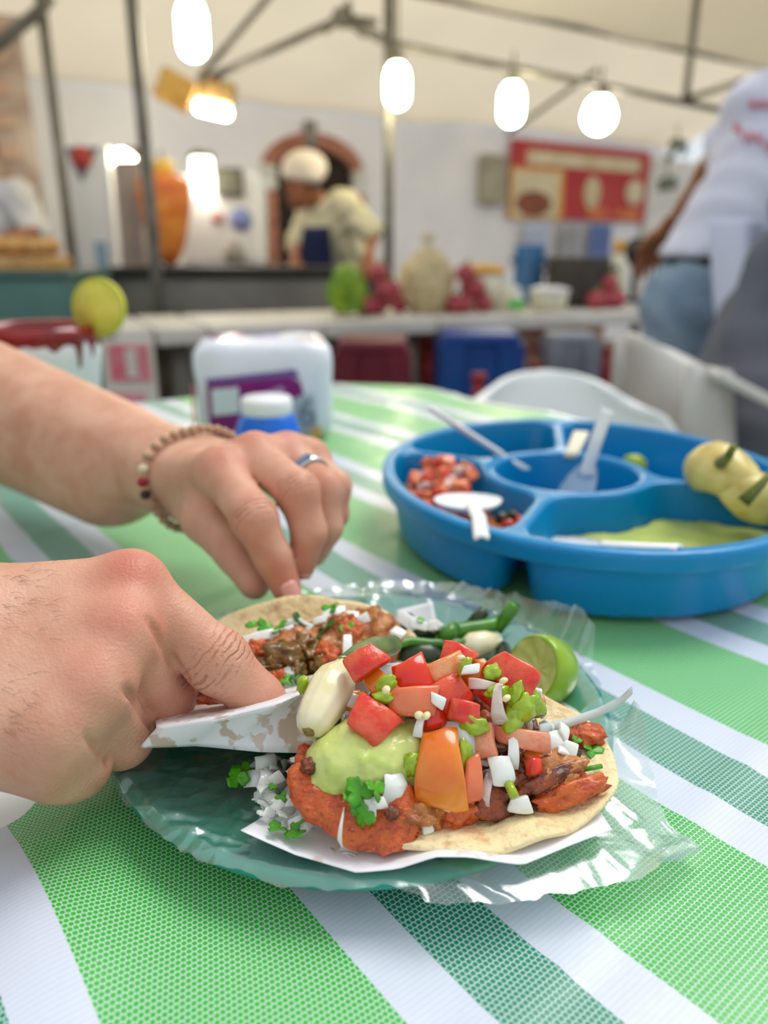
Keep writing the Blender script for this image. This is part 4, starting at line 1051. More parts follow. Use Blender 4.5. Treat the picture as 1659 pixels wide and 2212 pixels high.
NA, NR = 420, 110; vv = []; milk = []
rb_ = random.Random(11)
CRS = []                                     # straight creases of the film
for k in range(290):
    a = rb_.uniform(0, 2 * math.pi) if k < 190 else rb_.uniform(2.5, 4.3); r = 0.145 * math.sqrt(rb_.uniform(0.16, 1.0)); c = Vector((PC.x + r * math.cos(a), PC.y + r * math.sin(a)))
    t = a + rb_.choice((rb_.uniform(-0.5, 0.5), rb_.uniform(0, math.pi))); L_ = rb_.uniform(0.012, 0.05)
    CRS.append((c.x, c.y, math.cos(t), math.sin(t), L_, rb_.uniform(0.0010, 0.0034) * rb_.choice((1, 1, 1, -0.6)), rb_.uniform(0.0014, 0.0045), r))
CA_ = np.array(CRS)
for i in range(NA):
    a = 2 * math.pi * i / NA; R_ = float(np.interp(a, pa3, pr3)); he = float(np.interp(a, pa3, ph3))
    R_ *= 1 + 0.02 * mnoise.noise(Vector((a * 7, 0, 0))) + 0.012 * mnoise.noise(Vector((a * 23, 3, 0)))
    t = (np.arange(NR) / (NR - 1)) ** 0.85; r = t * R_
    x = PC.x + r * math.cos(a); y = PC.y + r * math.sin(a)
    dxy = np.stack([x, y], 1)[:, None, :] - CA_[None, :, :2]
    al = np.abs(dxy[..., 0] * CA_[:, 2] + dxy[..., 1] * CA_[:, 3]); pe = np.abs(-dxy[..., 0] * CA_[:, 3] + dxy[..., 1] * CA_[:, 2])
    tent = np.maximum(0, 1 - pe / CA_[:, 6]) * np.clip((CA_[:, 4] - al) / (CA_[:, 4] * 0.6), 0, 1) * CA_[:, 5]
    left = max(0.0, -math.cos(a)) ** 0.7
    for jx in range(NR):
        rj = float(r[jx]); h = plate_h(rj)
        if R_ > 0.1125 and rj >= 0.108:
            k = min(1, (rj - 0.108) / max(0.004, R_ - 0.108)); drop = min(1, (rj - 0.108) / 0.022)
            h = plate_h(0.108) * (1 - drop) + 0.003 * drop
            if he > 0.01: h = h * (1 - k) + he * k
        w = min(1, max(0, (rj - 0.05) / 0.03)); wo_ = min(1, max(0, (rj - 0.106) / 0.015)); w2 = min(1, max(0, (rj - 0.108) / 0.03))
        frt = max(0.0, -math.sin(a)) ** 2 * (1 if rj < 0.116 else 0.5)
        amp = w * ((0.25 + 0.65 * left) * (1 - wo_) + 1.0 * wo_) * (1 - 0.65 * frt)
        rg = amp * float(np.clip(tent[jx].sum(), -0.001, 0.006)) + 0.009 * w2 * max(0, mnoise.noise(Vector((a * 3.2, rj * 12, 2.2)))) + 0.0022 * w2 * mnoise.noise(Vector((x[jx] * 55, y[jx] * 55, 4)))
        vv.append(Vector((x[jx], y[jx], TZ + 0.0015 + h + max(rg, -0.001)))); milk.append(0.05 + 0.34 * w2 + 0.02 * left + 50.0 * amp * min(0.005, max(0, float(tent[jx].max()))))
fc = []
for i in range(NA):
    for jx in range(NR - 1):
        a = i * NR + jx; b = ((i + 1) % NA) * NR + jx; fc.append([a, b, b + 1, a + 1])
bag = tag(obj('plastic_bag', vv, fc, m_bag), 'clear crinkled plastic bag stretched over the teal plate', 'plastic bag')
bag.data.attributes.new('milk', 'FLOAT', 'POINT').data.foreach_set('value', np.array(milk, dtype=np.float32))

# white food papers
m_paper = MAT('white_food_paper', (236, 236, 240), 0.6, bump=0.15, bscale=120, bdist=0.0006)
g = NT(m_paper); tcx = g.tc('Object'); st = g.ramp(g.noise(tcx, 62.0, 3.0), 0.60, 0.66); st2 = g.ramp(g.noise(tcx, 130.0, 2.0), 0.66, 0.70)
stn = g.math('MAXIMUM', st, g.math('MULTIPLY', st2, 0.8))
m_paperg = MAT('greasy_food_paper', (226, 226, 230), 0.5)
g2 = NT(m_paperg); tcx = g2.tc('Object'); st = g2.ramp(g2.noise(tcx, 62.0, 3.0), 0.555, 0.585); st2 = g2.ramp(g2.noise(tcx, 150.0, 2.0), 0.61, 0.64)
g2.l(g2.mix(g2.math('MAXIMUM', st, g2.math('MULTIPLY', st2, 0.7)), lin((228, 227, 230)), lin((196, 174, 158))), g2.b.inputs['Base Color'])
g.l(g.mix(g.math('MULTIPLY', g.ramp(g.noise(g.tc('Object'), 55.0, 3.0), 0.66, 0.70), 0.6), lin((238, 238, 242)), lin((196, 170, 140))), g.b.inputs['Base Color'])
fr = [tp(520, 1793, .022), tp(640, 1848, .0185), tp(770, 1885, .0175), tp(860, 1876, .0185), tp(940, 1852, .0225), tp(1015, 1852, .0225), tp(1130, 1868, .0185), tp(1322, 1792, .0185)]
md = [tp(566, 1765, .015), tp(700, 1790, .0125), tp(780, 1800, .0125), tp(860, 1800, .0125), tp(950, 1790, .013), tp(1030, 1780, .013), tp(1150, 1770, .0145), tp(1292, 1745, .0165)]
bk = [tp(690, 1610, .0085), tp(760, 1600, .0085), tp(820, 1590, .0085), tp(880, 1580, .0085), tp(960, 1560, .0085), tp(1040, 1540, .0085), tp(1140, 1520, .0085), tp(1246, 1490, .010)]
v, f = loft([fr, md, bk], 46, 10, seed=2, wob=0.0006)
solid(tag(obj('food_paper', v, f, m_paper), 'white paper sheet under the front taco', 'paper'), 0.0003)
lo_ = [tp(300, 1616, .034), tp(420, 1612, .031), tp(560, 1624, .029), tp(650, 1624, .026), tp(730, 1600, .024)]
up_ = [tp(338, 1572, .041), tp(470, 1556, .044), tp(600, 1520, .0475), tp(690, 1480, .046), tp(800, 1440, .043), tp(880, 1432, .040)]
bk_ = [tp(330, 1510, .015), tp(470, 1490, .010), tp(640, 1470, .010), tp(760, 1440, .012), tp(930, 1425, .012)]
v, f = loft([lo_, up_, bk_], 40, 9, seed=5, wob=0.0008)
solid(tag(obj('food_paper', v, f, m_paperg), 'grease stained paper edge folded up under the pointing finger', 'paper'), 0.0003)
v, f = loft([[tp(840, 1392, .0095), tp(948, 1366, .014)], [tp(858, 1318, .018), tp(934, 1300, .026)]], 10, 8, seed=6, wob=0.0006)
solid(tag(obj('food_paper', v, f, m_paper), 'white paper corner sticking up behind the back taco', 'paper'), 0.0003)

# ================================================================== divided salsa tray
TCX, TCY = 0.147, 0.548; RX, RY = 0.146, 0.170; CUPC = (0.133, 0.543); CUPR = 0.056; RH = 0.046
DIV = [math.radians(a) for a in (152, 246, 340, 440)]
def tray2(p):
    ex = (p[:, 0] - TCX) / RX; ey = (p[:, 1] - TCY) / RY; rho = np.sqrt(ex ** 2 + ey ** 2); dO = (rho - 1) * 0.155
    cx_ = p[:, 0] - CUPC[0]; cy_ = p[:, 1] - CUPC[1]; rc_ = np.sqrt(cx_ ** 2 + cy_ ** 2); th_ = np.arctan2(cy_, cx_)
    return dO, rc_, th_
def smax(a, b, k): return -smin(-a, -b, k)
def wells(p, inset):
    dO, rc_, th_ = tray2(p); d = None
    hgt = p[:, 2] - TZ
    tap = (RH - hgt) * 0.16
    for i in range(4):
        a0, a1 = DIV[i], DIV[(i + 1) % 4] + (2 * math.pi if i == 3 else 0); am_ = (a0 + a1) / 2; hw = (a1 - a0) / 2
        da = np.abs((th_ - am_ + math.pi) % (2 * math.pi) - math.pi) - hw
        dd = np.where(np.abs(da) < 1.4, np.sin(np.clip(da, -1.4, 1.4)) * rc_, np.sign(da) * rc_) + 0.004
        q = smax(smax(dO + 0.007, (CUPR + 0.004) - rc_, 0.012), dd, 0.022) + tap + inset
        d = q if d is None else np.minimum(d, q)
    cup = rc_ - (CUPR - 0.004) + tap * 0.7 + inset
    return d, cup
def ftray(p):
    h = p[:, 2] - TZ; dO, rc_, th_ = tray2(p)
    wo, co_ = wells(p, -0.0032); wi, ci = wells(p, 0.0)
    outer = np.minimum(wo, co_); outer = np.maximum(outer, np.maximum(h - RH, 0.0025 - h))
    plate_ = np.maximum(dO, np.abs(h - (RH - 0.0025)) - 0.0025)
    rim = np.sqrt(np.maximum(np.abs(dO + 0.003) - 0.003, 0) ** 2 + np.maximum(np.abs(h - (RH - 0.005)) - 0.004, 0) ** 2) - 0.0025
    solid_ = np.minimum(np.minimum(outer, plate_), rim)
    cut = np.maximum(np.minimum(wi, ci), 0.0060 - h)
    return np.maximum(solid_, -cut)
V, Fc = nets(ftray, (TCX - RX - 0.015, TCY - RY - 0.015, TZ - 0.003), (TCX + RX + 0.015, TCY + RY + 0.015, TZ + RH + 0.010), 0.0019)
m_tray = MAT('blue_translucent_plastic', (0, 130, 186), 0.3, sss=0.4, sssr=(0.1, 0.8, 0.9), sssk=0.012)
V = np.array(V); V[:, 2] += 0.0015
tray = tag(obj('salsa_tray', V, Fc, m_tray), 'blue divided plastic tray with salsas and spoons', 'tray')
def well_fill(i, h, mat, name, label, cat, bmp_=0.0006):
    """liquid surface filling well i up to height h"""
    def fl2(p):
        w, c_ = wells(p, 0.0012); dO, rc_, th_ = tray2(p)
        a0, a1 = DIV[i], DIV[(i + 1) % 4] + (2 * math.pi if i == 3 else 0); am_ = (a0 + a1) / 2
        da = np.abs((th_ - am_ + math.pi) % (2 * math.pi) - math.pi)
        d = np.where(da < (a1 - a0) / 2, w, 0.02) if i < 4 else c_
        hh = p[:, 2] - TZ
        return np.maximum(d, np.maximum(hh - h - bmp_ * np.sin(p[:, 0] * 190) * np.cos(p[:, 1] * 170), 0.009 - hh))
    V, Fc = nets(fl2, (TCX - RX, TCY - RY, TZ + 0.005), (TCX + RX, TCY + RY, TZ + h + 0.006), 0.0022)
    return tag(obj(name, V, Fc, mat), label, cat)
m_gsal = MAT('pale_green_salsa', (196, 206, 112), 0.3, (178, 192, 92), 60, bump=0.2, bscale=120, sss=0.2)
well_fill(1, 0.0225, m_gsal, 'green_salsa', 'pale green salsa in the front well of the blue tray', 'salsa')
m_psal = MAT('pico_juice', (176, 84, 50), 0.3, (196, 120, 70), 80, bump=0.6, bscale=160, bdist=0.003)
well_fill(0, 0.024, m_psal, 'pico_juice', 'reddish juice under the diced tomato in the tray', 'salsa', 0.0012)
m_dsal = MAT('dark_green_salsa', (44, 92, 70), 0.3, (70, 96, 50), 50, bump=0.4, bscale=100)
well_fill(3, 0.013, m_dsal, 'dark_salsa', 'thin dark green salsa in the back well of the tray', 'salsa')

# spoons
def spoon(label, bowl, hdl, w=0.017, up=(0, 0, 1), mat=None, bowl_len=0.030):
    """bowl centre, then handle points"""
    mat = mat or m_white
    t = thing('plastic_spoon', label, 'spoon', bowl, 'white plastic spoons in the blue tray')
    d = (Vector(hdl[0]) - Vector(bowl)).normalized(); u = Vector(up); u = (u - d * u.dot(d)).normalized(); s_ = d.cross(u)
    v0, f0 = ico(3); vv = []
    for p in v0:
        zz = p.z if p.z < 0 else p.z * -0.55
        vv.append(Vector(bowl) + d * p.x * bowl_len + s_ * p.y * w * (1 - 0.15 * p.x) + u * (zz * 0.008))
    obj('bowl', vv, f0, mat, t)
    pts = [Vector(bowl) + d * bowl_len * 0.8] + [Vector(h) for h in hdl]
    rows = [[p - s_ * 0.0042 for p in pts], [p + u * 0.002 for p in pts], [p + s_ * 0.0042 for p in pts]]
    v, f = loft(rows, 20, 2); solid(obj('handle', v, f, mat, t), 0.0022)
    return t
spoon('white spoon resting bowl up on the diced tomato', tp(1012, 1080, .048), [tp(1034, 1120, .050), tp(1040, 1165, .053)], 0.022, bowl_len=0.019)
spoon('white spoon whose handle points to the upper left of the tray', tp(1120, 1004, .036), [tp(1075, 978, .050), tp(1000, 930, .068), tp(928, 884, .084)], 0.012)
spoon('white spoon standing upright in the round middle cup', tp(1240, 1075, .030), [tp(1262, 1030, .046), tp(1288, 950, .074), tp(1312, 884, .095)], 0.013, up=(0, -1, 0.2))
spoon('white spoon lying on the pale green salsa', tp(1232, 1172, .028), [tp(1300, 1178, .033), tp(1400, 1184, .043), tp(1466, 1186, .049)], 0.014)
v, f = loft([[tp(1218, 985, .046), tp(1248, 985, .046)], [tp(1240, 935, .052), tp(1272, 937, .052)]], 6, 4); solid(tag(obj('spoon_handle', v, f, m_creamp), 'short broken spoon handle between the back wells of the tray', 'spoon'), 0.004)

# small things on the table
def rotv(vf, yaw, c): return xf(vf, R3(0, 0, yaw), c)
# foam cup with red sauced rim and lime wheel
c = tp(100, 905, 0); c = Vector((-0.338, 0.765, ground(-0.338, 0.765)))
cr_, chh = 0.0575, 0.128
cup = thing('foam_cup', 'white foam cup with a red sauce rim at the left', 'cup', c)
v, f = xf(lathe([(0.0, 0.002), (cr_ * 0.78, 0.0), (cr_ * 0.985, chh * 0.80), (cr_ * 1.0, chh * 0.81), (cr_ * 1.03, chh), (cr_ * 0.98, chh + 0.002), (cr_ * 0.93, chh - 0.004), (cr_ * 0.75, 0.01), (0, 0.008)], 48), None, c); cb_ = obj('cup_body', v, f, MAT('white_foam', (240, 240, 242), 0.55, bump=0.1, bscale=200), cup)
m_cham = MAT('dark_red_chamoy', (150, 22, 22), 0.2, (110, 8, 10), 40, coat=0.4)
vv, ff = [], []
NN = 96
for k in range(NN):
    a = 2 * math.pi * k / NN; dr = 0.010 + 0.006 * mnoise.noise(Vector((a * 4, 0, 0))) + 0.020 * max(0, mnoise.noise(Vector((a * 6.5, 3, 0)))) ** 1.2 * 1.6
    for (r, zz) in ((cr_ * 0.90, chh - 0.012), (cr_ * 0.93, chh + 0.004), (cr_ * 1.04, chh + 0.006), (cr_ * 1.065, chh - 0.002), (cr_ * 1.03, chh - dr), (cr_ * 0.97, chh - dr - 0.003)):
        vv.append(c + Vector((r * math.cos(a), r * math.sin(a), zz)))
for k in range(NN):
    for jx in range(5):
        a = k * 6 + jx; b = ((k + 1) % NN) * 6 + jx; ff.append([a, b, b + 1, a + 1])
obj('sauce_rim', vv, ff, m_cham, cb_)
v, f = xf(lathe([(0, chh - 0.02), (cr_ * 0.9, chh - 0.02)], 32), None, c); obj('drink', v, f, MAT('red_drink', (120, 20, 18), 0.1), cup)
lc = dp(214, 664, 0.735)
lw_ = thing('lime_slice', 'yellow green lime slice stuck on the rim of the foam cup', 'lime', lc - Vector((0, 0, 0.027)))
Rl = R3(84, 8, -12)
m_limerind = MAT('lime_rind', (212, 208, 70), 0.4, (196, 200, 56), 40); m_limef = MAT('lime_flesh', (232, 222, 104), 0.35, (214, 206, 70), 60, sss=0.3)
v, f = xf(lathe([(0.0245, -0.003), (0.027, -0.003), (0.0275, 0), (0.027, 0.003), (0.0245, 0.003)], 40, cap=False), Rl, lc); obj('rind', v, f, m_limerind, lw_)
v, f = xf(lathe([(0, -0.0028), (0.0248, -0.0028), (0.0248, 0.0028), (0, 0.0028)], 40), Rl, lc); obj('flesh', v, f, m_limef, lw_)
# napkin pack
pkc = Vector((-0.135, 0.875, ground(-0.135, 0.875))); pw, pdp, phh = 0.150, 0.10, 0.108; pyaw = 7
pk = thing('napkin_pack', 'white and purple wrapped pack of napkins', 'napkin pack', pkc)
vv, ff = [], []
nu_, nv_ = 18, 12
bm = bmesh.new(); bmesh.ops.create_cube(bm, size=1.0); bmesh.ops.subdivide_edges(bm, edges=bm.edges[:], cuts=9, use_grid_fill=True)
for q in bm.verts:
    p = q.co.copy(); pn = Vector((max(-1, min(1, p.x * 2)), max(-1, min(1, p.y * 2)), max(-1, min(1, p.z * 2))))
    # superellipsoid rounding
    m_ = (abs(pn.x) ** 7 + abs(pn.y) ** 7 + abs(pn.z) ** 7) ** (1 / 7)
    pn = pn / m_
    puff = 1 + 0.03 * mnoise.noise(pn * 2.3)
    z = (pn.z * 0.5 + 0.5) * phh
    if pn.z > 0.6: z += 0.007 * mnoise.noise(Vector((pn.x * 2.6, pn.y * 2.6, 1)))
    q.co = Vector((pn.x * pw / 2 * puff, pn.y * pdp / 2 * puff, z))
bm.verts.index_update(); vv = [q.co.copy() for q in bm.verts]; ff = [[q.index for q in fc_.verts] for fc_ in bm.faces]; bm.free()
m_film = MAT('white_plastic_film', (232, 234, 240), 0.25, (216, 220, 232), 14, bump=0.25, bscale=30, bdist=0.004, coat=0.2)
v, f = rotv((vv, ff), pyaw, pkc); obj('wrapped_body', v, f, m_film, pk)
def pkq(x, z, y=-0.0): return pkc + R3(0, 0, pyaw) @ Vector((x * pw / 2, -pdp / 2 * 1.012 + y, z * phh))
def decal(name, pts, mat, lift=0.0):
    P_ = [pkq(x, z, -0.0012 - lift) for x, z in pts]; B_ = [p + R3(0, 0, pyaw) @ Vector((0, 0.006, 0)) for p in P_]; n_ = len(P_)
    return obj(name, P_ + B_, [list(range(n_)), list(range(n_, 2 * n_))[::-1]] + [[i, i + n_, (i + 1) % n_ + n_, (i + 1) % n_] for i in range(n_)], mat, pk, smooth=False)
m_pur = MAT('purple_print', (136, 20, 112), 0.35, (112, 14, 96), 12); m_vio = MAT('violet_print', (112, 84, 146), 0.35); m_lil = MAT('lilac_print', (176, 140, 178), 0.35)
m_gp = MAT('grey_print2', (196, 204, 208), 0.4, (160, 172, 180), 20); m_sq = MAT('pale_square', (208, 216, 216), 0.4); m_slate = MAT('slate_print', (110, 126, 140), 0.4)
decal('violet_band', [(-0.80, 0.66), (0.45, 0.74), (0.52, 0.66), (0.40, 0.66), (-0.80, 0.58)], m_vio)
decal('purple_field', [(-0.80, 0.60), (0.35, 0.67), (0.52, 0.62), (0.56, 0.50), (0.38, 0.44), (-0.32, 0.40), (-0.36, 0.04), (-0.80, 0.04)], m_pur, 0.0004)
decal('pale_square', [(-0.74, 0.56), (-0.36, 0.58), (-0.36, 0.32), (-0.74, 0.30)], m_sq, 0.001)
decal('lilac_streak', [(-0.26, 0.46), (0.26, 0.58), (0.30, 0.52), (-0.26, 0.40)], m_lil, 0.001)
decal('grey_field', [(0.10, 0.42), (0.72, 0.50), (0.74, 0.18), (0.10, 0.14)], m_gp, 0.0002)
decal('orange_stripe', [(0.66, 0.14), (0.80, 0.15), (0.80, 0.04), (0.66, 0.04)], MAT('amber_print', (214, 160, 76), 0.4), 0.0004)
decal('grey_foot', [(0.30, 0.12), (0.66, 0.14), (0.66, 0.04), (0.30, 0.04)], MAT('taupe_print', (168, 160, 156), 0.4), 0.0003)
def ptext(txt, x, z, size, mat):
    cu = bpy.data.curves.new('number', 'FONT'); cu.body = txt; cu.size = size; cu.extrude = 0.0004; cu.align_x = 'CENTER'
    o = bpy.data.objects.new('pack_number', cu); COL.objects.link(o); cu.materials.append(mat)
    me = bpy.data.meshes.new_from_object(o.evaluated_get(bpy.context.evaluated_depsgraph_get())); me.name = 'pack_number'; bpy.data.objects.remove(o)
    o = bpy.data.objects.new('pack_number', me); COL.objects.link(o)
    o.parent = pk; o.location = pkq(x, z, -0.0025) - pk.location; o.rotation_euler = (math.radians(90), 0, math.radians(pyaw))
ptext('16', 0.46, 0.18, 0.042, m_slate)
for (x0, y0, rx_, ry_, mm, nm) in ((-0.045, 0.02, 0.024, 0.016, MAT('pink_print', (214, 150, 186), 0.35), 'pink_top_print'), (-0.005, 0.03, 0.024, 0.014, MAT('lavender_print', (176, 172, 216), 0.35), 'lavender_top_print'), (0.055, -0.005, 0.018, 0.014, MAT('peach_print', (226, 190, 176), 0.35), 'peach_top_print')):
    tb = [Vector((x0 + rx_ * math.cos(a), y0 + ry_ * math.sin(a), 0)) for a in np.linspace(0, 2 * math.pi, 16, endpoint=False)]
    bvp = bvh_of([o for o in pk.children if o.name.startswith('wrapped_body')][0]); P_ = []
    for p in tb:
        wpnt = pkc + R3(0, 0, pyaw) @ p; h = bvp.ray_cast(wpnt + Vector((0, 0, 0.3)), Vector((0, 0, -1))); P_.append((h[0] if h[0] else wpnt + Vector((0, 0, phh))) + Vector((0, 0, 0.0008)))
    solid(obj(nm, P_, [list(range(16))], mm, pk), 0.001, 0)
decal('side_red', [(-1.02, 0.60), (-0.99, 0.60), (-0.99, 0.2), (-1.02, 0.2)], MAT('brick_red_print', (190, 96, 100), 0.4))
# blue bottle with white cap
bc = Vector((-0.113, 0.735, ground(-0.113, 0.735)))
bt_ = thing('sauce_bottle', 'squat blue bottle with white screw cap behind the ringed hand', 'bottle', bc)
v, f = xf(lathe([(0.0, 0.0), (0.031, 0.0), (0.0325, 0.004), (0.0325, 0.022), (0.031, 0.037), (0.0262, 0.0490), (0.0235, 0.053), (0, 0.053)], 36), None, bc); obj('bottle_body', v, f, MAT('blue_bottle', (10, 110, 220), 0.25, sss=0.2, sssk=0.01), bt_)
v, f = xf(lathe([(0.0235, 0.0515), (0.0245, 0.0522), (0.0245, 0.0650), (0.0225, 0.0675), (0, 0.068)], 36), None, bc); obj('cap', v, f, m_white, bt_)

# ================================================================== food
m_tort = MAT('corn_tortilla', (232, 210, 164), 0.75)
g = NT(m_tort); to = g.tc('Object')
sp_ = g.ramp(g.noise(to, 110.0, 5.0), 0.56, 0.70); sp2 = g.ramp(g.noise(to, 480.0, 3.0), 0.58, 0.72)
c1 = g.mix(g.noise(to, 40.0, 3.0), lin((249, 232, 188)), lin((238, 212, 154)))
c2 = g.mix(g.math('MULTIPLY', sp_, 0.55), c1, lin((176, 116, 54))); c3 = g.mix(g.math('MULTIPLY', sp2, 0.35), c2, lin((150, 110, 64)))
g.l(c3, g.b.inputs['Base Color']); g.bump(g.math('ADD', g.noise(to, 260.0, 5.0), g.math('MULTIPLY', g.noise(to, 90.0, 3.0), 1.6)), 0.9, 0.0018)
g.b.inputs['Subsurface Weight'].default_value = 0.12; g.b.inputs['Subsurface Scale'].default_value = 0.003

def tortilla(name, label, cen, yaw, R_, prof, seed, thick=0.0026, side=0.0):
    """disc folded into a shallow trough; prof(v) -> (offset across, height)"""
    NR_, NA_ = 16, 72; vv = []; M_ = R3(0, 0, yaw)
    for i in range(NR_ + 1):
        rr = R_ * i / NR_
        for k in range(NA_):
            a = 2 * math.pi * k / NA_; r2 = rr * (1 + 0.025 * mnoise.noise(Vector((a * 2.2, seed, 0))) * (i / NR_) + 0.016 * mnoise.noise(Vector((a * 11, seed, 1))) * (i / NR_) ** 4)
            u, w = r2 * math.cos(a), r2 * math.sin(a); o_, h_ = prof(w / R_)
            h_ += 0.0016 * mnoise.noise(Vector((u * 60 + seed, w * 60, 0))) + side * (u / R_) ** 2 + 0.0025 * (i / NR_) ** 3 * mnoise.noise(Vector((a * 3.3, seed, 5)))
            vv.append(Vector(cen) + M_ @ Vector((u, o_ * R_, h_)))
    ff = []
    for i in range(NR_):
        for k in range(NA_):
            a = i * NA_ + k; b = i * NA_ + (k + 1) % NA_; ff.append([a, b, b + NA_, a + NA_])
    o = obj(name, vv, ff, m_tort); solid(o, thick, 1.0); subd(o, 1); return tag(o, label, 'tortilla')
def prof_front(w):
    x = float(np.interp(w, [-1, -0.75, -0.3, 0.2, 0.6, 1.0], [-0.77, -0.58, -0.24, 0.12, 0.40, 0.58]))
    h = float(np.interp(w, [-1, -0.8, -0.4, 0.1, 0.5, 1.0], [0.0062, 0.005, 0.001, 0.001, 0.006, 0.018])); return x, h
FT = Vector((0.028, 0.2405, TZ + 0.0150))
tort1 = tortilla('tortilla', 'front taco tortilla piled with tomato salsa and avocado', FT, 10, 0.0590, prof_front, 1, side=0.006)
def prof_back(w):
    x = float(np.interp(w, [-1, -0.6, -0.2, 0.2, 0.6, 1.0], [-0.82, -0.54, -0.18, 0.16, 0.38, 0.52]))
    h = float(np.interp(w, [-1, -0.6, -0.1, 0.3, 0.65, 1.0], [0.004, 0.002, 0.0, 0.006, 0.016, 0.027])); return x, h
BT = Vector((-0.036, 0.314, TZ + 0.0125))
tort2 = tortilla('tortilla', 'back taco tortilla pinched by the ringed hand', BT, -8, 0.060, prof_back, 4, side=0.000)

# slanted face of the front taco's heap: photo pixel -> point
HP0 = Vector((0.0, 0.204, TZ + 0.016)); HP1 = Vector((0.0, 0.262, TZ + 0.056)); _n = Vector((0, -(HP1.z - HP0.z), HP1.y - HP0.y)); _n = (_n + Vector((0.008, 0, 0))).normalized()
def hp_(x, y, lift=0.0): return hit(x, y, HP0 + _n * lift, _n)
TILT = math.degrees(math.atan2(HP1.z - HP0.z, HP1.y - HP0.y))       # slope of the heap face, degrees
SCL = 0.275 / F                                                     # metres per pixel on the heap

# meat
m_meat = MAT('chili_marinated_pork', (216, 104, 34), 0.42, (184, 66, 20), 130, 0.35, 0.66, bump=0.8, bscale=650, bdist=0.0014, sss=0.12, sssk=0.003, coat=0.35)
m_meatd = MAT('charred_and_gap_dark_pork', (150, 66, 26), 0.4, (38, 18, 14), 110, 0.38, 0.60, bump=0.8, bscale=380, bdist=0.0015, coat=0.3)
m_meatl = MAT('golden_pork', (196, 128, 62), 0.42, (150, 74, 24), 150, 0.35, 0.65, bump=0.7, bscale=400, bdist=0.0014, coat=0.25)
m_salsg = MAT('brown_green_salsa', (140, 100, 26), 0.3, (84, 60, 18), 260, coat=0.5, sss=0.1, bump=0.6, bscale=420, bdist=0.001)
for _m, dk, lt in ((m_meat, (150, 44, 16), (236, 160, 100)), (m_meatd, (24, 14, 12), (196, 110, 60)), (m_meatl, (120, 60, 24), (234, 190, 130))):
    g = NT(_m); to = g.tc('Object'); old = g.b.inputs['Base Color'].links[0].from_socket
    c_ = g.mix(g.math('MULTIPLY', g.ramp(g.noise(to, 520.0, 4.0), 0.56, 0.70), 0.7), old, lin(dk)); c_ = g.mix(g.math('MULTIPLY', g.ramp(g.noise(to, 900.0, 3.0), 0.62, 0.72), 0.55), c_, lin(lt))
    g.l(c_, g.b.inputs['Base Color'])
def piece(name, c, r, rot, seed, mat, label, cat, group=None, amp=0.42, freq=1.9, sub=4, rough=0.14):
    v, f = blob(c, r, R3(*rot), seed, amp, freq, sub, rough); return tag(obj(name, v, f, mat), label, cat, group)
# core of the heap that the pieces lie on
def fcore(p):
    d = el(p, (0.030, 0.243, TZ + 0.012), (0.042, 0.018, 0.013)); d = smin(d, el(p, (0.022, 0.2545, TZ + 0.031), (0.026, 0.012, 0.014)), 0.012); d = smin(d, el(p, (0.028, 0.241, TZ + 0.020), (0.034, 0.012, 0.011)), 0.010)
    return d - 0.004 * vn(p * 240, 3) - 0.003 * vn(p * 520, 6)
V, Fc = nets(fcore, (-0.03, 0.2, TZ + 0.004), (0.09, 0.29, TZ + 0.07), 0.0014)
tag(obj('pork_heap', V, Fc, m_meatd), 'chopped marinated pork filling the front taco', 'meat')  # dark charred material paints shaded depth into the gaps between pieces
# large folded slice at front left
def fslice(p):
    d = None
    path = [(672, 1650, .004), (664, 1700, .006), (690, 1740, .007), (740, 1775, .008), (800, 1800, .008), (846, 1800, .008), (866, 1765, .010), (850, 1715, .012)]
    rr = [0.0055, 0.0066, 0.0072, 0.0072, 0.0072, 0.0068, 0.0060, 0.005]
    P_ = [hp_(x, y - 14, l - 0.001) for x, y, l in path]; rr = [r * 0.92 for r in rr]
    nv = np.array(_n, dtype=np.float32); o0 = np.array(HP0, dtype=np.float32)
    def st(q): return q + ((q - o0) @ nv)[:, None] * nv[None, :] * 1.0
    raw = p; p = st(p); P_ = [Vector(st(np.array([tuple(q)], dtype=np.float32))[0].tolist()) for q in P_]
    for a, b, r1, r2 in zip(P_, P_[1:], rr, rr[1:]):
        q = rc(p, a, b, r1, r2); d = q if d is None else smin(d, q, 0.005)
    a_, b_ = [Vector(st(np.array([tuple(q)], dtype=np.float32))[0].tolist()) for q in (hp_(760, 1730, 0.003), hp_(800, 1700, 0.003))]; d = smin(d, rc(p, a_, b_, 0.009, 0.009), 0.006)
    return (d + 0.0030 * (vn(raw * 210, 3) - 0.5) + 0.0022 * (vn(raw * 480, 8) - 0.5) + 0.0014 * (vn(raw * 1000, 5) - 0.5)) * 0.7
V, Fc = nets(fslice, (-0.06, 0.19, TZ + 0.005), (0.03, 0.25, TZ + 0.055), 0.0009)
tag(obj('pork_slice', V, Fc, m_meat), 'large orange pork slice curling at the left of the front taco', 'meat')
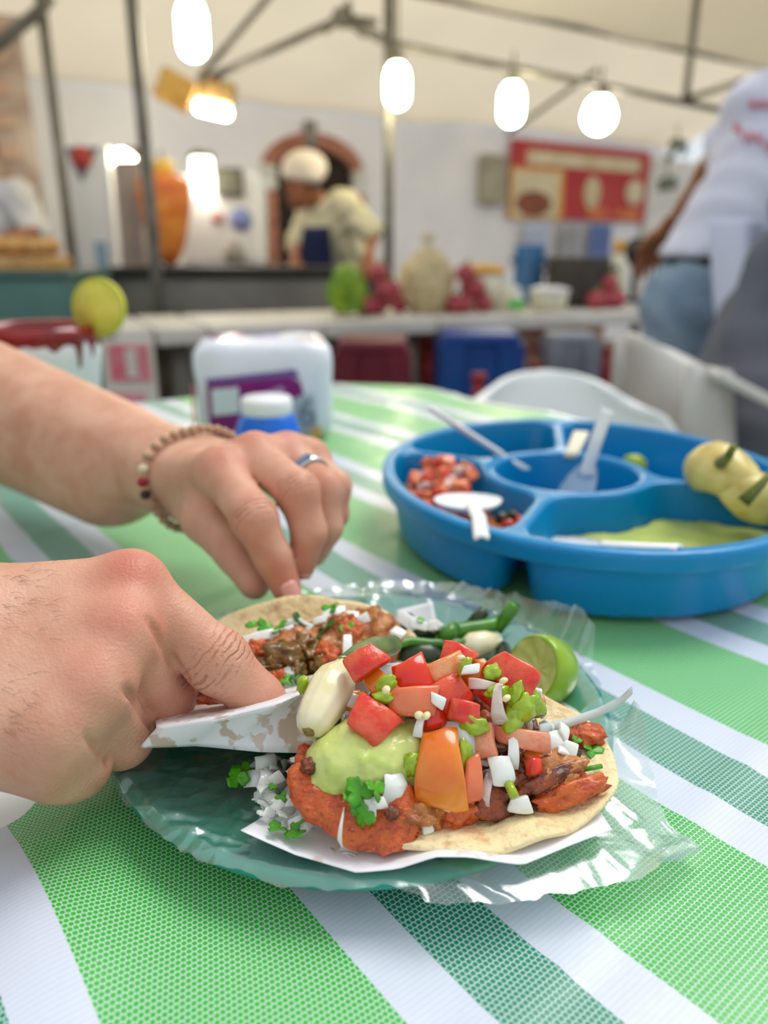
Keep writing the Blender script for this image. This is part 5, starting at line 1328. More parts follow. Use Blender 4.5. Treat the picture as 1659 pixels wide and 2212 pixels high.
for (x, y, l, r, rot, mt, lb) in (
    (920, 1768, .004, (.0105, .006, .007), (20, 30, 40), m_meatl, 'golden pork piece right beside the large pork slice'),
    (1190, 1668, .006, (.0125, .0065, .0055), (30, 0, 10), m_meatl, 'browned pork piece under the small red tomato cube'),
    (1230, 1712, .006, (.0145, .0040, .0042), (0, -8, 16), m_meat, 'long orange pork strip at the right tip of the front taco'),
    (1185, 1684, .008, (.012, .0038, .0036), (0, -10, 22), m_meatd, 'blackened pork strip above the long orange strip'),
    (1108, 1690, .002, (.009, .006, .007), (0, 20, 0), m_meatd, 'charred pork lump left of the browned piece'),
    (1062, 1735, .002, (.0105, .006, .0075), (0, 10, 10), m_meatd, 'black charred pork lump by the small square onion'),
    (990, 1752, .002, (.009, .006, .006), (0, 0, 30), m_meat, 'dark red pork lump under the large tomato wedge'),
    (1120, 1655, .002, (.010, .007, .006), (0, 0, 60), m_meatd, 'charred pork lump below the long tomato strip'),
    (1265, 1588, -.012, (.0075, .005, .004), (20, 0, 0), m_meat, 'small pork flake on the bare tortilla at the right'),
    (668, 1655, .010, (.0028, .0025, .0026), (0, 0, 0), m_meatd, 'burnt pork bit on top of the large slice'),
    (848, 1758, .014, (.0024, .002, .002), (0, 0, 0), m_meatd, 'tiny burnt bit on the lower end of the large slice')):
    piece('pork_piece', hp_(x, y, l), r, rot, int(x), mt, lb, 'meat', 'pork pieces on the front taco')
# avocado salsa
m_guac = MAT('avocado_salsa', (212, 219, 136), 0.25, (194, 207, 110), 90, sss=0.35, sssr=(0.7, 1.0, 0.3), sssk=0.003, bump=0.35, bscale=260, bdist=0.001, coat=0.3)
def fguac(p):
    d = None
    for x, y, l, r in ((730, 1640, .010, .0105), (715, 1680, .008, .0075), (770, 1630, .012, .0115), (810, 1625, .013, .0100), (850, 1615, .013, .0085), (880, 1640, .011, .0075), (895, 1680, .008, .0055), (760, 1665, .011, .0085), (820, 1660, .012, .0070), (790, 1600, .012, .0075), (930, 1590, .010, .006), (700, 1700, .006, .0045), (880, 1600, .012, .0060), (965, 1560, .008, .005)):
        q = el(p, hp_(x, y, l - 0.005), (r, r, r * 0.8)); d = q if d is None else smin(d, q, 0.007)
    return d + 0.0016 * (vn(p * 300, 5) - 0.5) + 0.0009 * (vn(p * 720, 9) - 0.5)
V, Fc = nets(fguac, (-0.05, 0.195, TZ + 0.01), (0.045, 0.27, TZ + 0.07), 0.0011)
tag(obj('avocado_salsa', V, Fc, m_guac), 'thick pale green avocado salsa dollop on the front taco', 'salsa')

# chunk shapes: a piece of a rounded shell (skin outside, flesh inside and at the cuts)
def shell(w, h, t, R_, n=5, seed=0, jit=0.12, taper=0.0):
    vv, ff, mi = [], [], []
    rnd = random.Random(seed)
    cj = [(rnd.uniform(-jit, jit), rnd.uniform(-jit, jit)) for _ in range(4)]
    for layer in (0, 1):
        for j in range(n):
            for i in range(n):
                u, w_ = i / (n - 1), j / (n - 1)
                jx = (cj[0][0] * (1 - u) + cj[1][0] * u) * (1 - w_) + (cj[2][0] * (1 - u) + cj[3][0] * u) * w_
                jy = (cj[0][1] * (1 - u) + cj[1][1] * u) * (1 - w_) + (cj[2][1] * (1 - u) + cj[3][1] * u) * w_
                x = (u - 0.5 + jx) * w * (1 - taper * w_) * (1 if layer == 0 else 0.86); y = (w_ - 0.5 + jy) * h * (1 if layer == 0 else 0.9)
                z = math.sqrt(max(1e-6, R_ * R_ - x * x - y * y)) - R_
                if layer: z = z * 0.6 - t + 0.22 * t * mnoise.noise(Vector((x * 260, y * 260, seed)))
                x += 0.10 * w * mnoise.noise(Vector((x * 170, y * 170, seed + 3.3))); y += 0.10 * h * mnoise.noise(Vector((x * 170, y * 170, seed + 9.1)))
                vv.append(Vector((x, y, z + t / 2)))
    for layer in (0, 1):
        for j in range(n - 1):
            for i in range(n - 1):
                a = layer * n * n + j * n + i; q = [a, a + 1, a + n + 1, a + n]
                ff.append(q if layer == 0 else q[::-1]); mi.append(0 if layer == 0 else 1)
    per = [i for i in range(n)] + [n * j + n - 1 for j in range(1, n)] + [n * (n - 1) + i for i in range(n - 2, -1, -1)] + [n * j for j in range(n - 2, 0, -1)]
    for a, b in zip(per, per[1:] + per[:1]):
        ff.append([a, a + n * n, b + n * n, b]); mi.append(1)
    return vv, ff, mi
def chunk(name, x, y, lift, w, h, t, R_, rot, mats, label, cat, group=None, seed=0, base=None, jit=0.12, bev=0.0009, taper=0.0, pos=None, skin=None):
    vv, ff, mi = shell(w, h, t, R_, 5, seed, jit, taper)
    if skin is not None:
        mi = [1] * 32 + [0 if k // 4 == skin else 1 for k in range(16)]
    c = pos if pos is not None else hp_(x, y, lift)
    R_m = R3(*rot)
    vv = [c + R_m @ p for p in vv]
    o = obj(name, vv, ff, list(mats), None, True, mids=mi); bevel(o, bev, 2, 30); subd(o, 1)
    return tag(o, label, cat, group)
def tomat(name, skin, skin2, flesh, flesh2):
    a = MAT(name + '_skin', skin, 0.2, skin2, 60, sss=0.1, sssk=0.003, coat=0.4, bump=0.08, bscale=300, bdist=0.0006)
    b = MAT(name + '_flesh', flesh, 0.2, flesh2, 150, 0.35, 0.6, bump=0.7, bscale=420, bdist=0.0008, sss=0.12, sssk=0.003, coat=0.35)
    return (a, b)
T_red = tomat('red_tomato', (214, 30, 10), (228, 60, 16), (214, 38, 20), (226, 92, 58))
T_pink = tomat('pale_tomato', (226, 130, 84), (220, 96, 56), (232, 160, 124), (226, 122, 88))
T_or = tomat('orange_tomato', (222, 110, 26), (232, 140, 40), (236, 164, 112), (230, 128, 66))
CAMX = 90 - math.degrees(TH) - 30
tg = 'tomato pieces on the front taco'
# name x y lift w h t R rot mats  (sizes in pixels of the photo)
def T(x, y, l, w, h, t, R_, rot, mats, lb, seed, **k):
    chunk('tomato_piece', x, y, l, w * SCL, h * SCL, t * SCL, R_ * SCL, rot, mats, lb, 'tomato', tg, seed, **k)
T(950, 1662, .016, 96, 150, 60, 110, (52, -6, -4), T_or, 'large orange tomato wedge at the front of the heap', 1, taper=0.25, jit=0.10)
T(800, 1556, .018, 112, 80, 62, 90, (40, 20, -20), T_red, 'bright red tomato chunk above the avocado salsa', 2, jit=0.14, skin=0)
T(895, 1465, .018, 86, 90, 55, 70, (55, -10, 10), T_red, 'shiny red tomato chunk at the upper middle of the heap', 3, jit=0.14)
T(892, 1513, .021, 92, 56, 40, 90, (60, 0, -4), T_pink, 'pale tomato piece below the shiny red chunk', 4)
T(790, 1432, .020, 92, 60, 40, 80, (38, -25, 24), T_red, 'pinkish red tomato piece beside the grilled onion bulb', 5, skin=0)
T(822, 1480, .016, 84, 50, 36, 70, (50, 20, -38), T_or, 'soft orange tomato pulp right of the grilled onion bulb', 6)
T(965, 1440, .020, 120, 42, 34, 80, (60, -12, 26), T_or, 'long orange tomato slice across the top of the heap', 7, skin=2)
T(1110, 1460, .020, 130, 84, 50, 120, (48, 14, -34), T_red, 'big red tomato wedge at the upper right of the heap', 8, taper=0.4, skin=1)
T(990, 1412, .018, 74, 50, 34, 70, (40, 10, -20), T_red, 'tomato piece at the very top of the heap', 9, skin=2)
T(975, 1500, .018, 80, 76, 46, 70, (50, -20, 36), T_red, 'red tomato chunk at the centre of the heap', 10, skin=0)
T(1002, 1538, .020, 70, 46, 40, 60, (58, 10, -12), T_red, 'small red tomato chunk under the centre chunk', 11, skin=0)
T(1132, 1596, .014, 112, 40, 34, 90, (60, 6, -8), T_pink, 'long pale tomato strip on the right side', 12, skin=2)
T(1045, 1600, .014, 50, 84, 36, 60, (56, -16, -20), T_pink, 'pale pink tomato piece left of the long strip', 13, skin=3)
T(1022, 1690, .013, 40, 100, 28, 80, (58, 8, 6), T_pink, 'narrow pale tomato strip beside the large wedge', 14, taper=0.3)
T(1152, 1652, .012, 36, 36, 30, 40, (50, 20, 30), T_red, 'small red tomato cube on the browned pork', 15)
T(938, 1548, .014, 60, 50, 40, 50, (50, 0, 20), T_red, 'dark red tomato bit behind the thin onion stick', 16)
T(1060, 1495, .015, 70, 60, 40, 60, (50, 20, -30), T_red, 'red tomato chunk behind the pale onion shard', 17, skin=1)
T(752, 1512, .006, 60, 46, 36, 50, (50, 0, 0), T_or, 'tomato bit half hidden behind the grilled onion', 18)
T(1030, 1455, .013, 70, 60, 40, 60, (50, -20, 10), T_or, 'orange tomato chunk under the onion cube', 19)

m_on = MAT('raw_white_onion', (246, 248, 243), 0.25, (230, 234, 222), 200, sss=0.5, sssr=(1, 1, 1), sssk=0.004, coat=0.5, trans=0.06, bump=0.3, bscale=300, bdist=0.0006)
m_onp = MAT('pinkish_onion', (236, 214, 206), 0.22, (226, 200, 190), 120, sss=0.4, sssr=(1, .8, .7), sssk=0.004, coat=0.5, trans=0.08, bump=0.3, bscale=300, bdist=0.0006)
og = 'diced onion on the front taco'
def O(x, y, l, w, h, t, rot, lb=None, seed=0, mats=None, R_=46, **k):
    k.setdefault('jit', 0.2); k.setdefault('taper', (seed * 37 % 10) / 18.0)
    chunk('onion_piece', x, y, l, w * SCL, h * SCL, t * SCL, R_ * SCL, rot, mats or (m_on, m_on), lb or 'small white diced onion piece in the front taco', 'onion', og, seed, bev=0.0006, **k)
O(858, 1700, .014, 56, 78, 14, (55, 10, 30), 'large white onion piece below the avocado salsa', 1)
O(1082, 1668, .014, 74, 60, 16, (60, -10, 10), 'large onion petal right of the narrow tomato strip', 2)
O(1128, 1740, .008, 54, 34, 22, (70, 0, 0), 'square white onion cube on the tortilla lip', 3)
O(1110, 1625, .014, 28, 56, 12, (60, 0, 0), 'upright onion stick above the onion petal', 4)
O(905, 1568, .018, 22, 64, 14, (55, 5, -25), 'thin white onion stick above the avocado salsa', 5)
O(946, 1515, .024, 40, 24, 12, (60, 20, -15), 'bright angular onion chip at the centre of the tomatoes', 6)
O(1075, 1510, .023, 34, 74, 10, (55, -10, -22), 'pale pinkish onion shard at the right of the heap', 7, (m_onp, m_onp))
O(1020, 1446, .026, 42, 26, 26, (50, 0, 12), 'striped cream onion cube near the top', 8)
O(1040, 1478, .020, 60, 26, 14, (55, 0, -10), 'translucent onion strip below the striped cube', 9, (m_onp, m_onp))
O(985, 1590, .016, 84, 56, 14, (55, -12, -10), 'wide onion slice behind the large tomato wedge', 10)
O(1010, 1625, .013, 60, 30, 12, (60, 0, 10), None, 11)
O(820, 1735, .014, 34, 22, 14, (60, 0, 20), None, 12)
O(1200, 1600, .004, 80, 60, 12, (40, 0, 20), 'onion slice lying at the right of the long tomato strip', 13)
O(1225, 1620, .003, 46, 46, 12, (40, 20, -30), None, 14)
O(1170, 1625, .009, 44, 40, 20, (50, 0, 0), 'pinkish onion dice above the browned pork', 15, (m_onp, m_onp))
O(925, 1790, .008, 26, 20, 10, (60, 0, 20), None, 16)
O(735, 1790, .017, 9, 66, 5, (60, 0, -14), 'thin onion thread over the large pork slice', 17)
O(958, 1740, .009, 44, 18, 10, (60, 0, -20), None, 18)
O(1048, 1712, .010, 26, 74, 6, (60, 0, -30), 'sheer onion skin sliver at the charred pork', 19, (m_onp, m_onp))
O(800, 1752, .014, 20, 40, 8, (60, 0, 10), None, 20)
rnd = random.Random(5)
for k in range(70):
    x = rnd.uniform(720, 1230); y = rnd.uniform(1500, 1700) - 0.10 * (x - 800) * 0.3
    O(x, y, rnd.uniform(-.002, .010), rnd.uniform(22, 46), rnd.uniform(20, 40), rnd.uniform(9, 16), (rnd.uniform(20, 80), rnd.uniform(-30, 30), rnd.uniform(0, 180)), None, 100 + k, (m_onp, m_onp) if k % 4 == 0 else None)
for k in range(26):
    x = rnd.uniform(800, 1180); y = rnd.uniform(1450, 1640); w = rnd.uniform(24, 44)
    T(x, y, rnd.uniform(.000, .010), w, w * 0.8, w * 0.6, 40, (rnd.uniform(20, 80), rnd.uniform(-30, 30), rnd.uniform(0, 180)), (T_red, T_red, T_or, T_pink)[k % 4], 'small tomato scrap packed between the large tomato pieces', 400 + k)
# onion heap left of the taco on the bag
og2 = 'diced onion spilled left of the front taco'
for k in range(52):
    x = rnd.uniform(535, 650); y = 1640 + rnd.uniform(0, 150); x += (y - 1640) * 0.26 if y > 1680 else 20
    c = tp(x, y, 0.011 + 0.0045 * (k % 3)); w = rnd.uniform(22, 62)
    chunk('onion_piece', 0, 0, 0, w * SCL, w * 0.6 * SCL, 9 * SCL, 40 * SCL, (rnd.uniform(0, 60), rnd.uniform(-40, 40), rnd.uniform(0, 180)), (m_on, m_on), 'white onion piece spilled on the bag left of the taco', 'onion', og2, 200 + k, bev=0.0006, pos=c, jit=0.22, taper=(k % 7) / 10)
for k, (x, y) in enumerate(((745, 1850), (760, 1838), (770, 1856), (728, 1842), (650, 1640), (668, 1628), (690, 1600), (655, 1622), (720, 1590), (735, 1572), (700, 1585))):
    c = tp(x, y, 0.0145) if y > 1700 else tp(x, y, 0.024); w = rnd.uniform(36, 60)
    chunk('onion_piece', 0, 0, 0, w * SCL, w * 0.7 * SCL, 12 * SCL, 60 * SCL, (rnd.uniform(10, 50), rnd.uniform(-30, 30), rnd.uniform(0, 180)), (m_on, m_on), 'white onion piece fallen on the front paper' if y > 1700 else 'white onion piece by the stained paper edge', 'onion', 'onion fallen on the papers', 260 + k, bev=0.0003, pos=c)

# green bits: herbs, chilli
m_cil = MAT('cilantro_leaf', (84, 168, 20), 0.35, (50, 128, 16), 80, sss=0.1, sssk=0.002, coat=0.2)
m_cild = MAT('dark_cilantro', (44, 104, 22), 0.4, (28, 76, 18), 80)
m_chil = MAT('green_chilli', (168, 190, 40), 0.18, (136, 166, 24), 110, sss=0.3, sssr=(.6, 1, .2), sssk=0.003, coat=0.5)
def leaf(name, c, size, rot, mat, label, group, seed=0, curl=0.18, cat='herb leaf'):
    vv, ff = [Vector((0, 0, 0))], []
    N_ = 36; rings = 4
    for r in range(1, rings + 1):
        for k in range(N_):
            a = 2 * math.pi * k / N_
            lob = 0.34 + 0.50 * abs(math.cos(1.5 * a)) ** 0.9 + 0.12 * abs(math.cos(4.5 * a)) + 0.04 * math.sin(9 * a + seed)
            rr = size * lob * r / rings
            vv.append(Vector((rr * math.cos(a), rr * math.sin(a), curl * size * ((r / rings) ** 2) * math.sin(2 * a + seed) + 0.16 * size * (r / rings) * mnoise.noise(Vector((math.cos(a) * 1.2, math.sin(a) * 1.2, seed + r * 0.1))))))
    for k in range(N_): ff.append([0, 1 + k, 1 + (k + 1) % N_])
    for r in range(rings - 1):
        for k in range(N_):
            a = 1 + r * N_ + k; b = 1 + r * N_ + (k + 1) % N_; ff.append([a, a + N_, b + N_, b])
    M_ = R3(*rot); o = obj(name, [Vector(c) + M_ @ p for p in vv], ff, mat); solid(o, 0.00035)
    return tag(o, label, cat, group)
cg = 'cilantro leaves on the front taco'
for i, (x, y, l, s, rot, mt, lb) in enumerate((
    (775, 1710, .017, 30, (50, 0, 10), m_cil, 'bright cilantro leaf below the avocado salsa'), (812, 1705, .018, 24, (45, 20, 60), m_cil, 'cilantro leaf next to the large white onion piece'), (755, 1722, .015, 20, (50, -20, 100), m_cil, 'small cilantro leaf at the avocado salsa edge'),
    (786, 1762, .014, 24, (70, 0, -30), m_cil, 'hanging cilantro leaf over the large pork slice'), (770, 1740, .014, 18, (60, 0, 40), m_cil, 'folded cilantro bit over the large pork slice'),
    (700, 1612, .008, 20, (40, 0, 30), m_cild, 'dark cilantro leaf left of the avocado salsa'), (728, 1570, .006, 26, (35, 0, 70), m_cild, 'dark cilantro leaf below the grilled onion'), (745, 1580, .008, 16, (35, 0, 10), m_cil, 'little cilantro leaf near the bright red chunk'),
    (1280, 1622, -.010, 26, (25, 10, 20), m_cil, 'pointed cilantro leaf on the right end of the tortilla'), (1245, 1600, -.002, 12, (30, 0, 0), m_cil, 'tiny cilantro fleck on the right onion slice'))):
    leaf('cilantro_leaf', hp_(x, y, l), s * SCL * 1.15, rot, mt, lb, cg, i)
for i, (x, y, s, lb) in enumerate(((512, 1680, 28, 'cilantro leaf lying on the bag over the bare plate'), (524, 1660, 22, 'cilantro leaf tip touching the lone leaf on the bag'), (600, 1788, 24, 'cilantro leaf on the left paper corner'), (640, 1800, 24, 'bright cilantro leaf at the lower onion spill'), (645, 1775, 22, 'cilantro leaf amid the spilled onion'), (608, 1722, 14, 'small cilantro fleck amid the spilled onion'), (588, 1700, 10, 'tiny cilantro fleck at the onion spill edge'))):
    leaf('cilantro_leaf', tp(x, y, 0.021 if x > 560 else 0.017), s * SCL * 1.1, (20, 10, 60 * i), m_cil, lb, 'cilantro leaves left of the front taco', i)
for i, (x, y, l, r, rot, lb) in enumerate((
    (1128, 1532, .016, (.006, .004, .0075), (20, 10, 30), 'large crumpled green chilli piece at the right of the heap'), (1108, 1556, .014, (.0055, .004, .006), (0, 30, 60), 'green chilli piece under the crumpled one'), (1146, 1520, .013, (.0045, .004, .0065), (0, -20, 0), 'green chilli flap by the big red wedge'),
    (1112, 1500, .021, (.0025, .003, .005), (0, 20, 0), 'bright green chilli strip beside the onion shard'), (1024, 1568, .018, (.005, .003, .0042), (10, 30, 0), 'green chilli ring below the small red chunk'), (1000, 1640, .012, (.0035, .003, .007), (0, 0, 0), 'green chilli strip right of the large wedge'),
    (830, 1505, .020, (.0042, .003, .0022), (0, 0, 10), 'small green chilli piece over the bright red chunk'), (785, 1512, .013, (.0024, .0022, .003), (0, 0, 0), 'tiny green chilli left of the small piece'), (835, 1478, .021, (.0032, .0022, .004), (0, 30, 0), 'green chilli with a seed in the tomato pulp'),
    (890, 1652, .014, (.003, .0025, .0045), (0, 0, 0), 'green chilli tucked between salsa and large wedge'), (1065, 1452, .020, (.004, .003, .003), (0, 0, 30), 'green chilli left of the big red wedge'), (1005, 1440, .024, (.0018, .0018, .004), (0, 25, 0), 'green rind beside the striped onion cube'), (1075, 1492, .020, (.0045, .003, .0025), (0, 0, 20), 'green chilli dice above the onion shard'), (655, 1480, .004, (.0022, .002, .0035), (0, 10, 0), 'pale green bit stuck on the grilled onion'))):
    piece('chilli_piece', hp_(x, y, l), r, rot, 30 + i, m_chil, lb, 'chilli', 'green chilli on the front taco', 0.4, 2.0, 3, 0.08)
v, f = tube([hp_(1098, 1692, .012), hp_(1112, 1722, .013)], 0.0017, 8); tag(obj('herb_stem', v, f, m_chil), 'short green stem between the charred pork lumps', 'stem')
v, f = tube([hp_(1262, 1662, -.004), hp_(1300, 1655, -.004)], 0.0009, 6); tag(obj('herb_stem', v, f, m_cil), 'thin green stem on the right end of the tortilla', 'stem')
m_seed = MAT('cream_seed', (240, 226, 178), 0.3, sss=0.2)
for i, (x, y, l) in enumerate(((996, 1421, .025), (1088, 1470, .026), (1094, 1508, .027), (921, 1546, .024), (834, 1490, .025), (905, 1545, .022))):
    v, f = blob(hp_(x, y, l), (.0017, .0011, .0016), R3(50, 0, 30 * i), i, 0.08, 1, 2); tag(obj('chilli_seed', v, f, m_seed), 'round cream chilli seed on the tomato heap', 'seed', 'chilli seeds on the heap')

# grilled onion bulb with its stem
ga = dp(672, 1568, 0.262); gb = dp(738, 1448, 0.282); gd = (gb - ga).normalized(); L_ = (gb - ga).length
go = thing('grilled_onion', 'grilled whole spring onion bulb leaning on the paper', 'onion', ga)
Rg = gd.to_track_quat('Z', 'Y').to_matrix()
m_go = MAT('grilled_onion_skin', (238, 232, 206), 0.3, (226, 212, 160), 70, sss=0.3, sssr=(1, .9, .6), sssk=0.004, bump=0.25, bscale=140, bdist=0.0008, coat=0.3)
prof = [(0.0, -0.0028), (0.0042, -0.0018), (0.0062, 0.001), (0.0072, 0.005), (0.0080, 0.010), (0.0084, 0.0145), (0.0076, 0.0185), (0.0056, 0.0215), (0.0040, 0.0235), (0.0034, 0.026), (0.0, 0.026)]
k_ = L_ / 0.0225
v, f = lathe([(r, z * k_) for r, z in prof], 40); v = [ga + Rg @ Vector((p.x * (1 + 0.03 * math.sin(9 * math.atan2(p.y, p.x))) * 0.98, p.y * (1 + 0.03 * math.sin(9 * math.atan2(p.y, p.x))), p.z)) for p in v]
obj('bulb', v, f, m_go, go)
v, f = tube([gb + gd * 0.001, dp(772, 1418, 0.292), dp(812, 1402, 0.302), dp(850, 1392, 0.315)], [0.0042, 0.0045, 0.005, 0.004], 12); obj('green_stem', v, f, MAT('grilled_stem', (138, 152, 92), 0.4, (92, 112, 60), 60), go)
v, f = blob(ga - gd * 0.002, (.0028, .0028, .0014), Rg, 2, 0.3, 2, 2); obj('root_end', v, f, MAT('browned_root', (176, 146, 84), 0.6, (120, 92, 48), 200), go)

# back taco filling
BH0 = Vector((0, 0.270, TZ + 0.020)); BH1 = Vector((0, 0.330, TZ + 0.034)); _bn = Vector((0, -(BH1.z - BH0.z), BH1.y - BH0.y)).normalized()
def bp_(x, y, l=0.0): return hit(x, y, BH0 + _bn * l, _bn)
def fcore2(p):
    d = rc(p, bp_(480, 1520, -.008), bp_(640, 1430, -.006), 0.009, 0.011); d = smin(d, rc(p, bp_(640, 1430, -.006), bp_(800, 1385, -.006), 0.012, 0.012), 0.008)
    return d - 0.004 * vn(p * 260, 3) - 0.003 * vn(p * 600, 6)
V, Fc = nets(fcore2, (-0.10, 0.24, TZ + 0.006), (0.03, 0.36, TZ + 0.06), 0.0016)
tag(obj('pork_heap', V, Fc, m_meatl), 'chopped pork with brown salsa filling the back taco', 'meat')
SB = 0.34 / F
for i, (x, y, l, r, mt, lb) in enumerate(((612, 1418, .008, (.009, .007, .006), m_salsg, 'glossy olive brown salsa lump in the back taco'), (585, 1440, .006, (.008, .006, .005), m_salsg, 'brown salsa lump beside the pointing finger'), (660, 1400, .008, (.008, .006, .005), m_salsg, 'brown green salsa lump under the onion in the back taco'), (705, 1415, .008, (.006, .005, .005), m_meat, 'orange pork nugget in the middle of the back taco'),
    (560, 1405, .006, (.006, .005, .004), m_meat, 'red orange pork bit at the left of the back taco'), (755, 1365, .006, (.006, .005, .006), m_meat, 'orange pork bit at the right of the back taco'), (735, 1350, .006, (.007, .006, .005), m_meatl, 'browned pork bit below the cilantro in the back taco'), (600, 1470, .006, (.005, .004, .004), m_meat, 'small orange pork bit under the finger edge'), (640, 1450, .006, (.007, .005, .004), m_salsg, 'dark salsa lump at the front of the back taco'), (690, 1440, .006, (.006, .005, .004), m_salsg, 'seedy brown salsa lump left of the grilled onion'),
    (455, 1535, .004, (.012, .006, .006), m_meatd, 'charred pork piece seen below the pointing finger'), (480, 1552, .003, (.008, .005, .004), m_meat, 'orange pork flake below the pointing finger'), (430, 1550, .003, (.008, .005, .004), m_meatd, 'dark pork shred at the left end of the back taco'))):
    piece('pork_piece' if mt is not m_salsg else 'salsa_lump', bp_(x, y, l), r, (10 * i, 0, 33 * i), 60 + i, mt, lb, 'meat' if mt is not m_salsg else 'salsa', 'filling of the back taco', 0.6, 2.2, 4, 0.22)
ogb = 'diced onion on the back taco'
def OB(x, y, l, w, h, rot, seed):
    chunk('onion_piece', 0, 0, 0, w * SB, h * SB, 12 * SB, 60 * SB, rot, (m_on, m_on), 'white diced onion piece in the back taco', 'onion', ogb, seed, bev=0.0003, pos=bp_(x, y, l))
for i, (x, y, w, h) in enumerate(((720, 1322, 60, 22), (750, 1330, 60, 26), (780, 1338, 40, 24), (655, 1352, 46, 26), (610, 1370, 60, 26), (570, 1372, 46, 24), (545, 1380, 40, 20), (750, 1390, 20, 46), (620, 1475, 40, 60), (640, 1500, 40, 50), (590, 1455, 40, 20), (690, 1340, 40, 20), (880, 1340, 46, 30), (905, 1350, 40, 26), (630, 1345, 50, 18), (430, 1525, 50, 40), (410, 1545, 50, 34), (470, 1512, 40, 24), (640, 1400, 24, 14), (672, 1470, 26, 20), (935, 1352, 24, 20), (860, 1365, 30, 20))):
    OB(x, y, .009 if y < 1400 else .006, w, h, (rnd.uniform(10, 60), rnd.uniform(-30, 30), rnd.uniform(-30, 30)), 300 + i)
for i, (x, y, s, mt) in enumerate(((715, 1312, 20, m_cil), (745, 1352, 18, m_cil), (705, 1352, 20, m_cild), (600, 1355, 22, m_cil), (570, 1352, 18, m_cil), (650, 1340, 22, m_cild), (545, 1350, 16, m_cil), (620, 1470, 14, m_cil), (615, 1500, 12, m_cil), (640, 1465, 12, m_cild), (690, 1370, 16, m_cild), (905, 1340, 14, m_cil))):
    leaf('cilantro_leaf', bp_(x, y, .010), s * SB * 1.2, (rnd.uniform(0, 40), rnd.uniform(-20, 20), rnd.uniform(0, 360)), mt, 'chopped cilantro leaf in the back taco', 'cilantro leaves on the back taco', i)
# green strands: grilled spring onion tops and nopal between tacos and lime
m_str = MAT('green_onion_top', (70, 136, 20), 0.35, (44, 104, 14), 90, coat=0.3); m_strd = MAT('dark_grilled_green', (44, 62, 24), 0.4, (26, 34, 18), 60, coat=0.3); m_strl = MAT('pale_grilled_green', (132, 152, 96), 0.4, (104, 128, 72), 60)
def strand(pts, r, mat, lb, flat=1.0):
    P_ = [tp(x, y, h) for x, y, h in pts]
    v, f = tube(P_, r, 10); return tag(obj('green_onion_strand', v, f, mat), lb, 'green onion', 'grilled green onion strands behind the tomato heap')
strand([(800, 1450, .022), (850, 1395, .026), (885, 1385, .026), (930, 1390, .024), (985, 1388, .022), (1040, 1390, .020)], [.0015, .002, .0022, .0022, .002, .0018], m_str, 'curved bright green onion strand behind the tomatoes')
strand([(940, 1395, .020), (975, 1365, .022), (1010, 1360, .022), (1060, 1352, .022), (1080, 1340, .024)], [.003, .004, .0042, .004, .003], m_str, 'thick green onion strand left of the lime')
strand([(1072, 1362, .020), (1092, 1335, .026), (1112, 1305, .034)], [.003, .0036, .0034], m_str, 'upright green onion end sticking up left of the lime')
strand([(1015, 1352, .02), (1032, 1335, .024), (1048, 1318, .028)], [.003, .0036, .003], m_strd, 'short dark green onion end beside the upright one')
strand([(850, 1420, .016), (880, 1415, .018), (925, 1418, .018), (960, 1420, .016)], [.005, .007, .007, .004], m_strd, 'broad dark charred green pepper strip behind the heap')
strand([(800, 1395, .020), (815, 1365, .024), (840, 1340, .026)], [.006, .007, .005], m_strl, 'pale grilled green strip at the right of the back taco')
strand([(825, 1400, .022), (850, 1365, .028), (888, 1335, .030)], [.003, .004, .003], m_strd, 'blackened green strip over the back taco')
strand([(885, 1375, .02), (930, 1365, .02), (960, 1375, .02), (1000, 1395, .018)], [.003, .0035, .0035, .003], m_strd, 'dark green strand between tomatoes and paper corner')
strand([(955, 1385, .022), (965, 1370, .026), (985, 1352, .028)], [.003, .004, .003], m_str, 'short bright green piece standing among the strands')
strand([(1085, 1400, .014), (1090, 1425, .014), (1080, 1450, .014)], [.004, .005, .004], m_strd, 'dark green leaf end touching the lime')
# small pale grilled bulb among the strands
gp = [tp(990, 1402, .018), tp(1020, 1395, .019), tp(1050, 1388, .019), tp(1078, 1378, .019)]
v, f = tube(gp, [.003, .0065, .006, .0025], 14); tag(obj('grilled_onion', v, f, m_go), 'small pale grilled onion bulb among the green strands', 'onion')
piece('onion_piece', tp(938, 1352, .026), (.004, .003, .003), (0, 0, 0), 9, m_on, 'white onion dice on the green strands', 'onion', None, sub=3)

# lime half
lc = tp(1166, 1447, 0.0225); LR = 0.0155
lime = thing('lime_half', 'squeezed green lime half beside the front taco', 'lime', lc - Vector((0, 0, LR)))
ld = Vector((-0.74, -0.52, 0.42)).normalized()                # cut face direction
Rl = ld.to_track_quat('Z', 'Y').to_matrix()
m_rind2 = MAT('green_lime_rind', (142, 178, 16), 0.28, (122, 162, 10), 60, bump=0.25, bscale=420, bdist=0.0006, coat=0.4)
prof = [(r * 0.87, z * 0.9) for r, z in ((0.0, -0.0215), (0.004, -0.0212), (0.009, -0.0190), (0.0135, -0.0145), (0.0166, -0.008), (0.0175, -0.001), (0.0168, 0.005), (0.0158, 0.0068), (0.0150, 0.0066))]
v, f = lathe(prof, 48, cap=False); v = [lc + Rl @ Vector((p.x * (1 + 0.02 * mnoise.noise(p * 90)), p.y * 1.06, p.z)) for p in v]; obj('rind', v, f, m_rind2, lime)
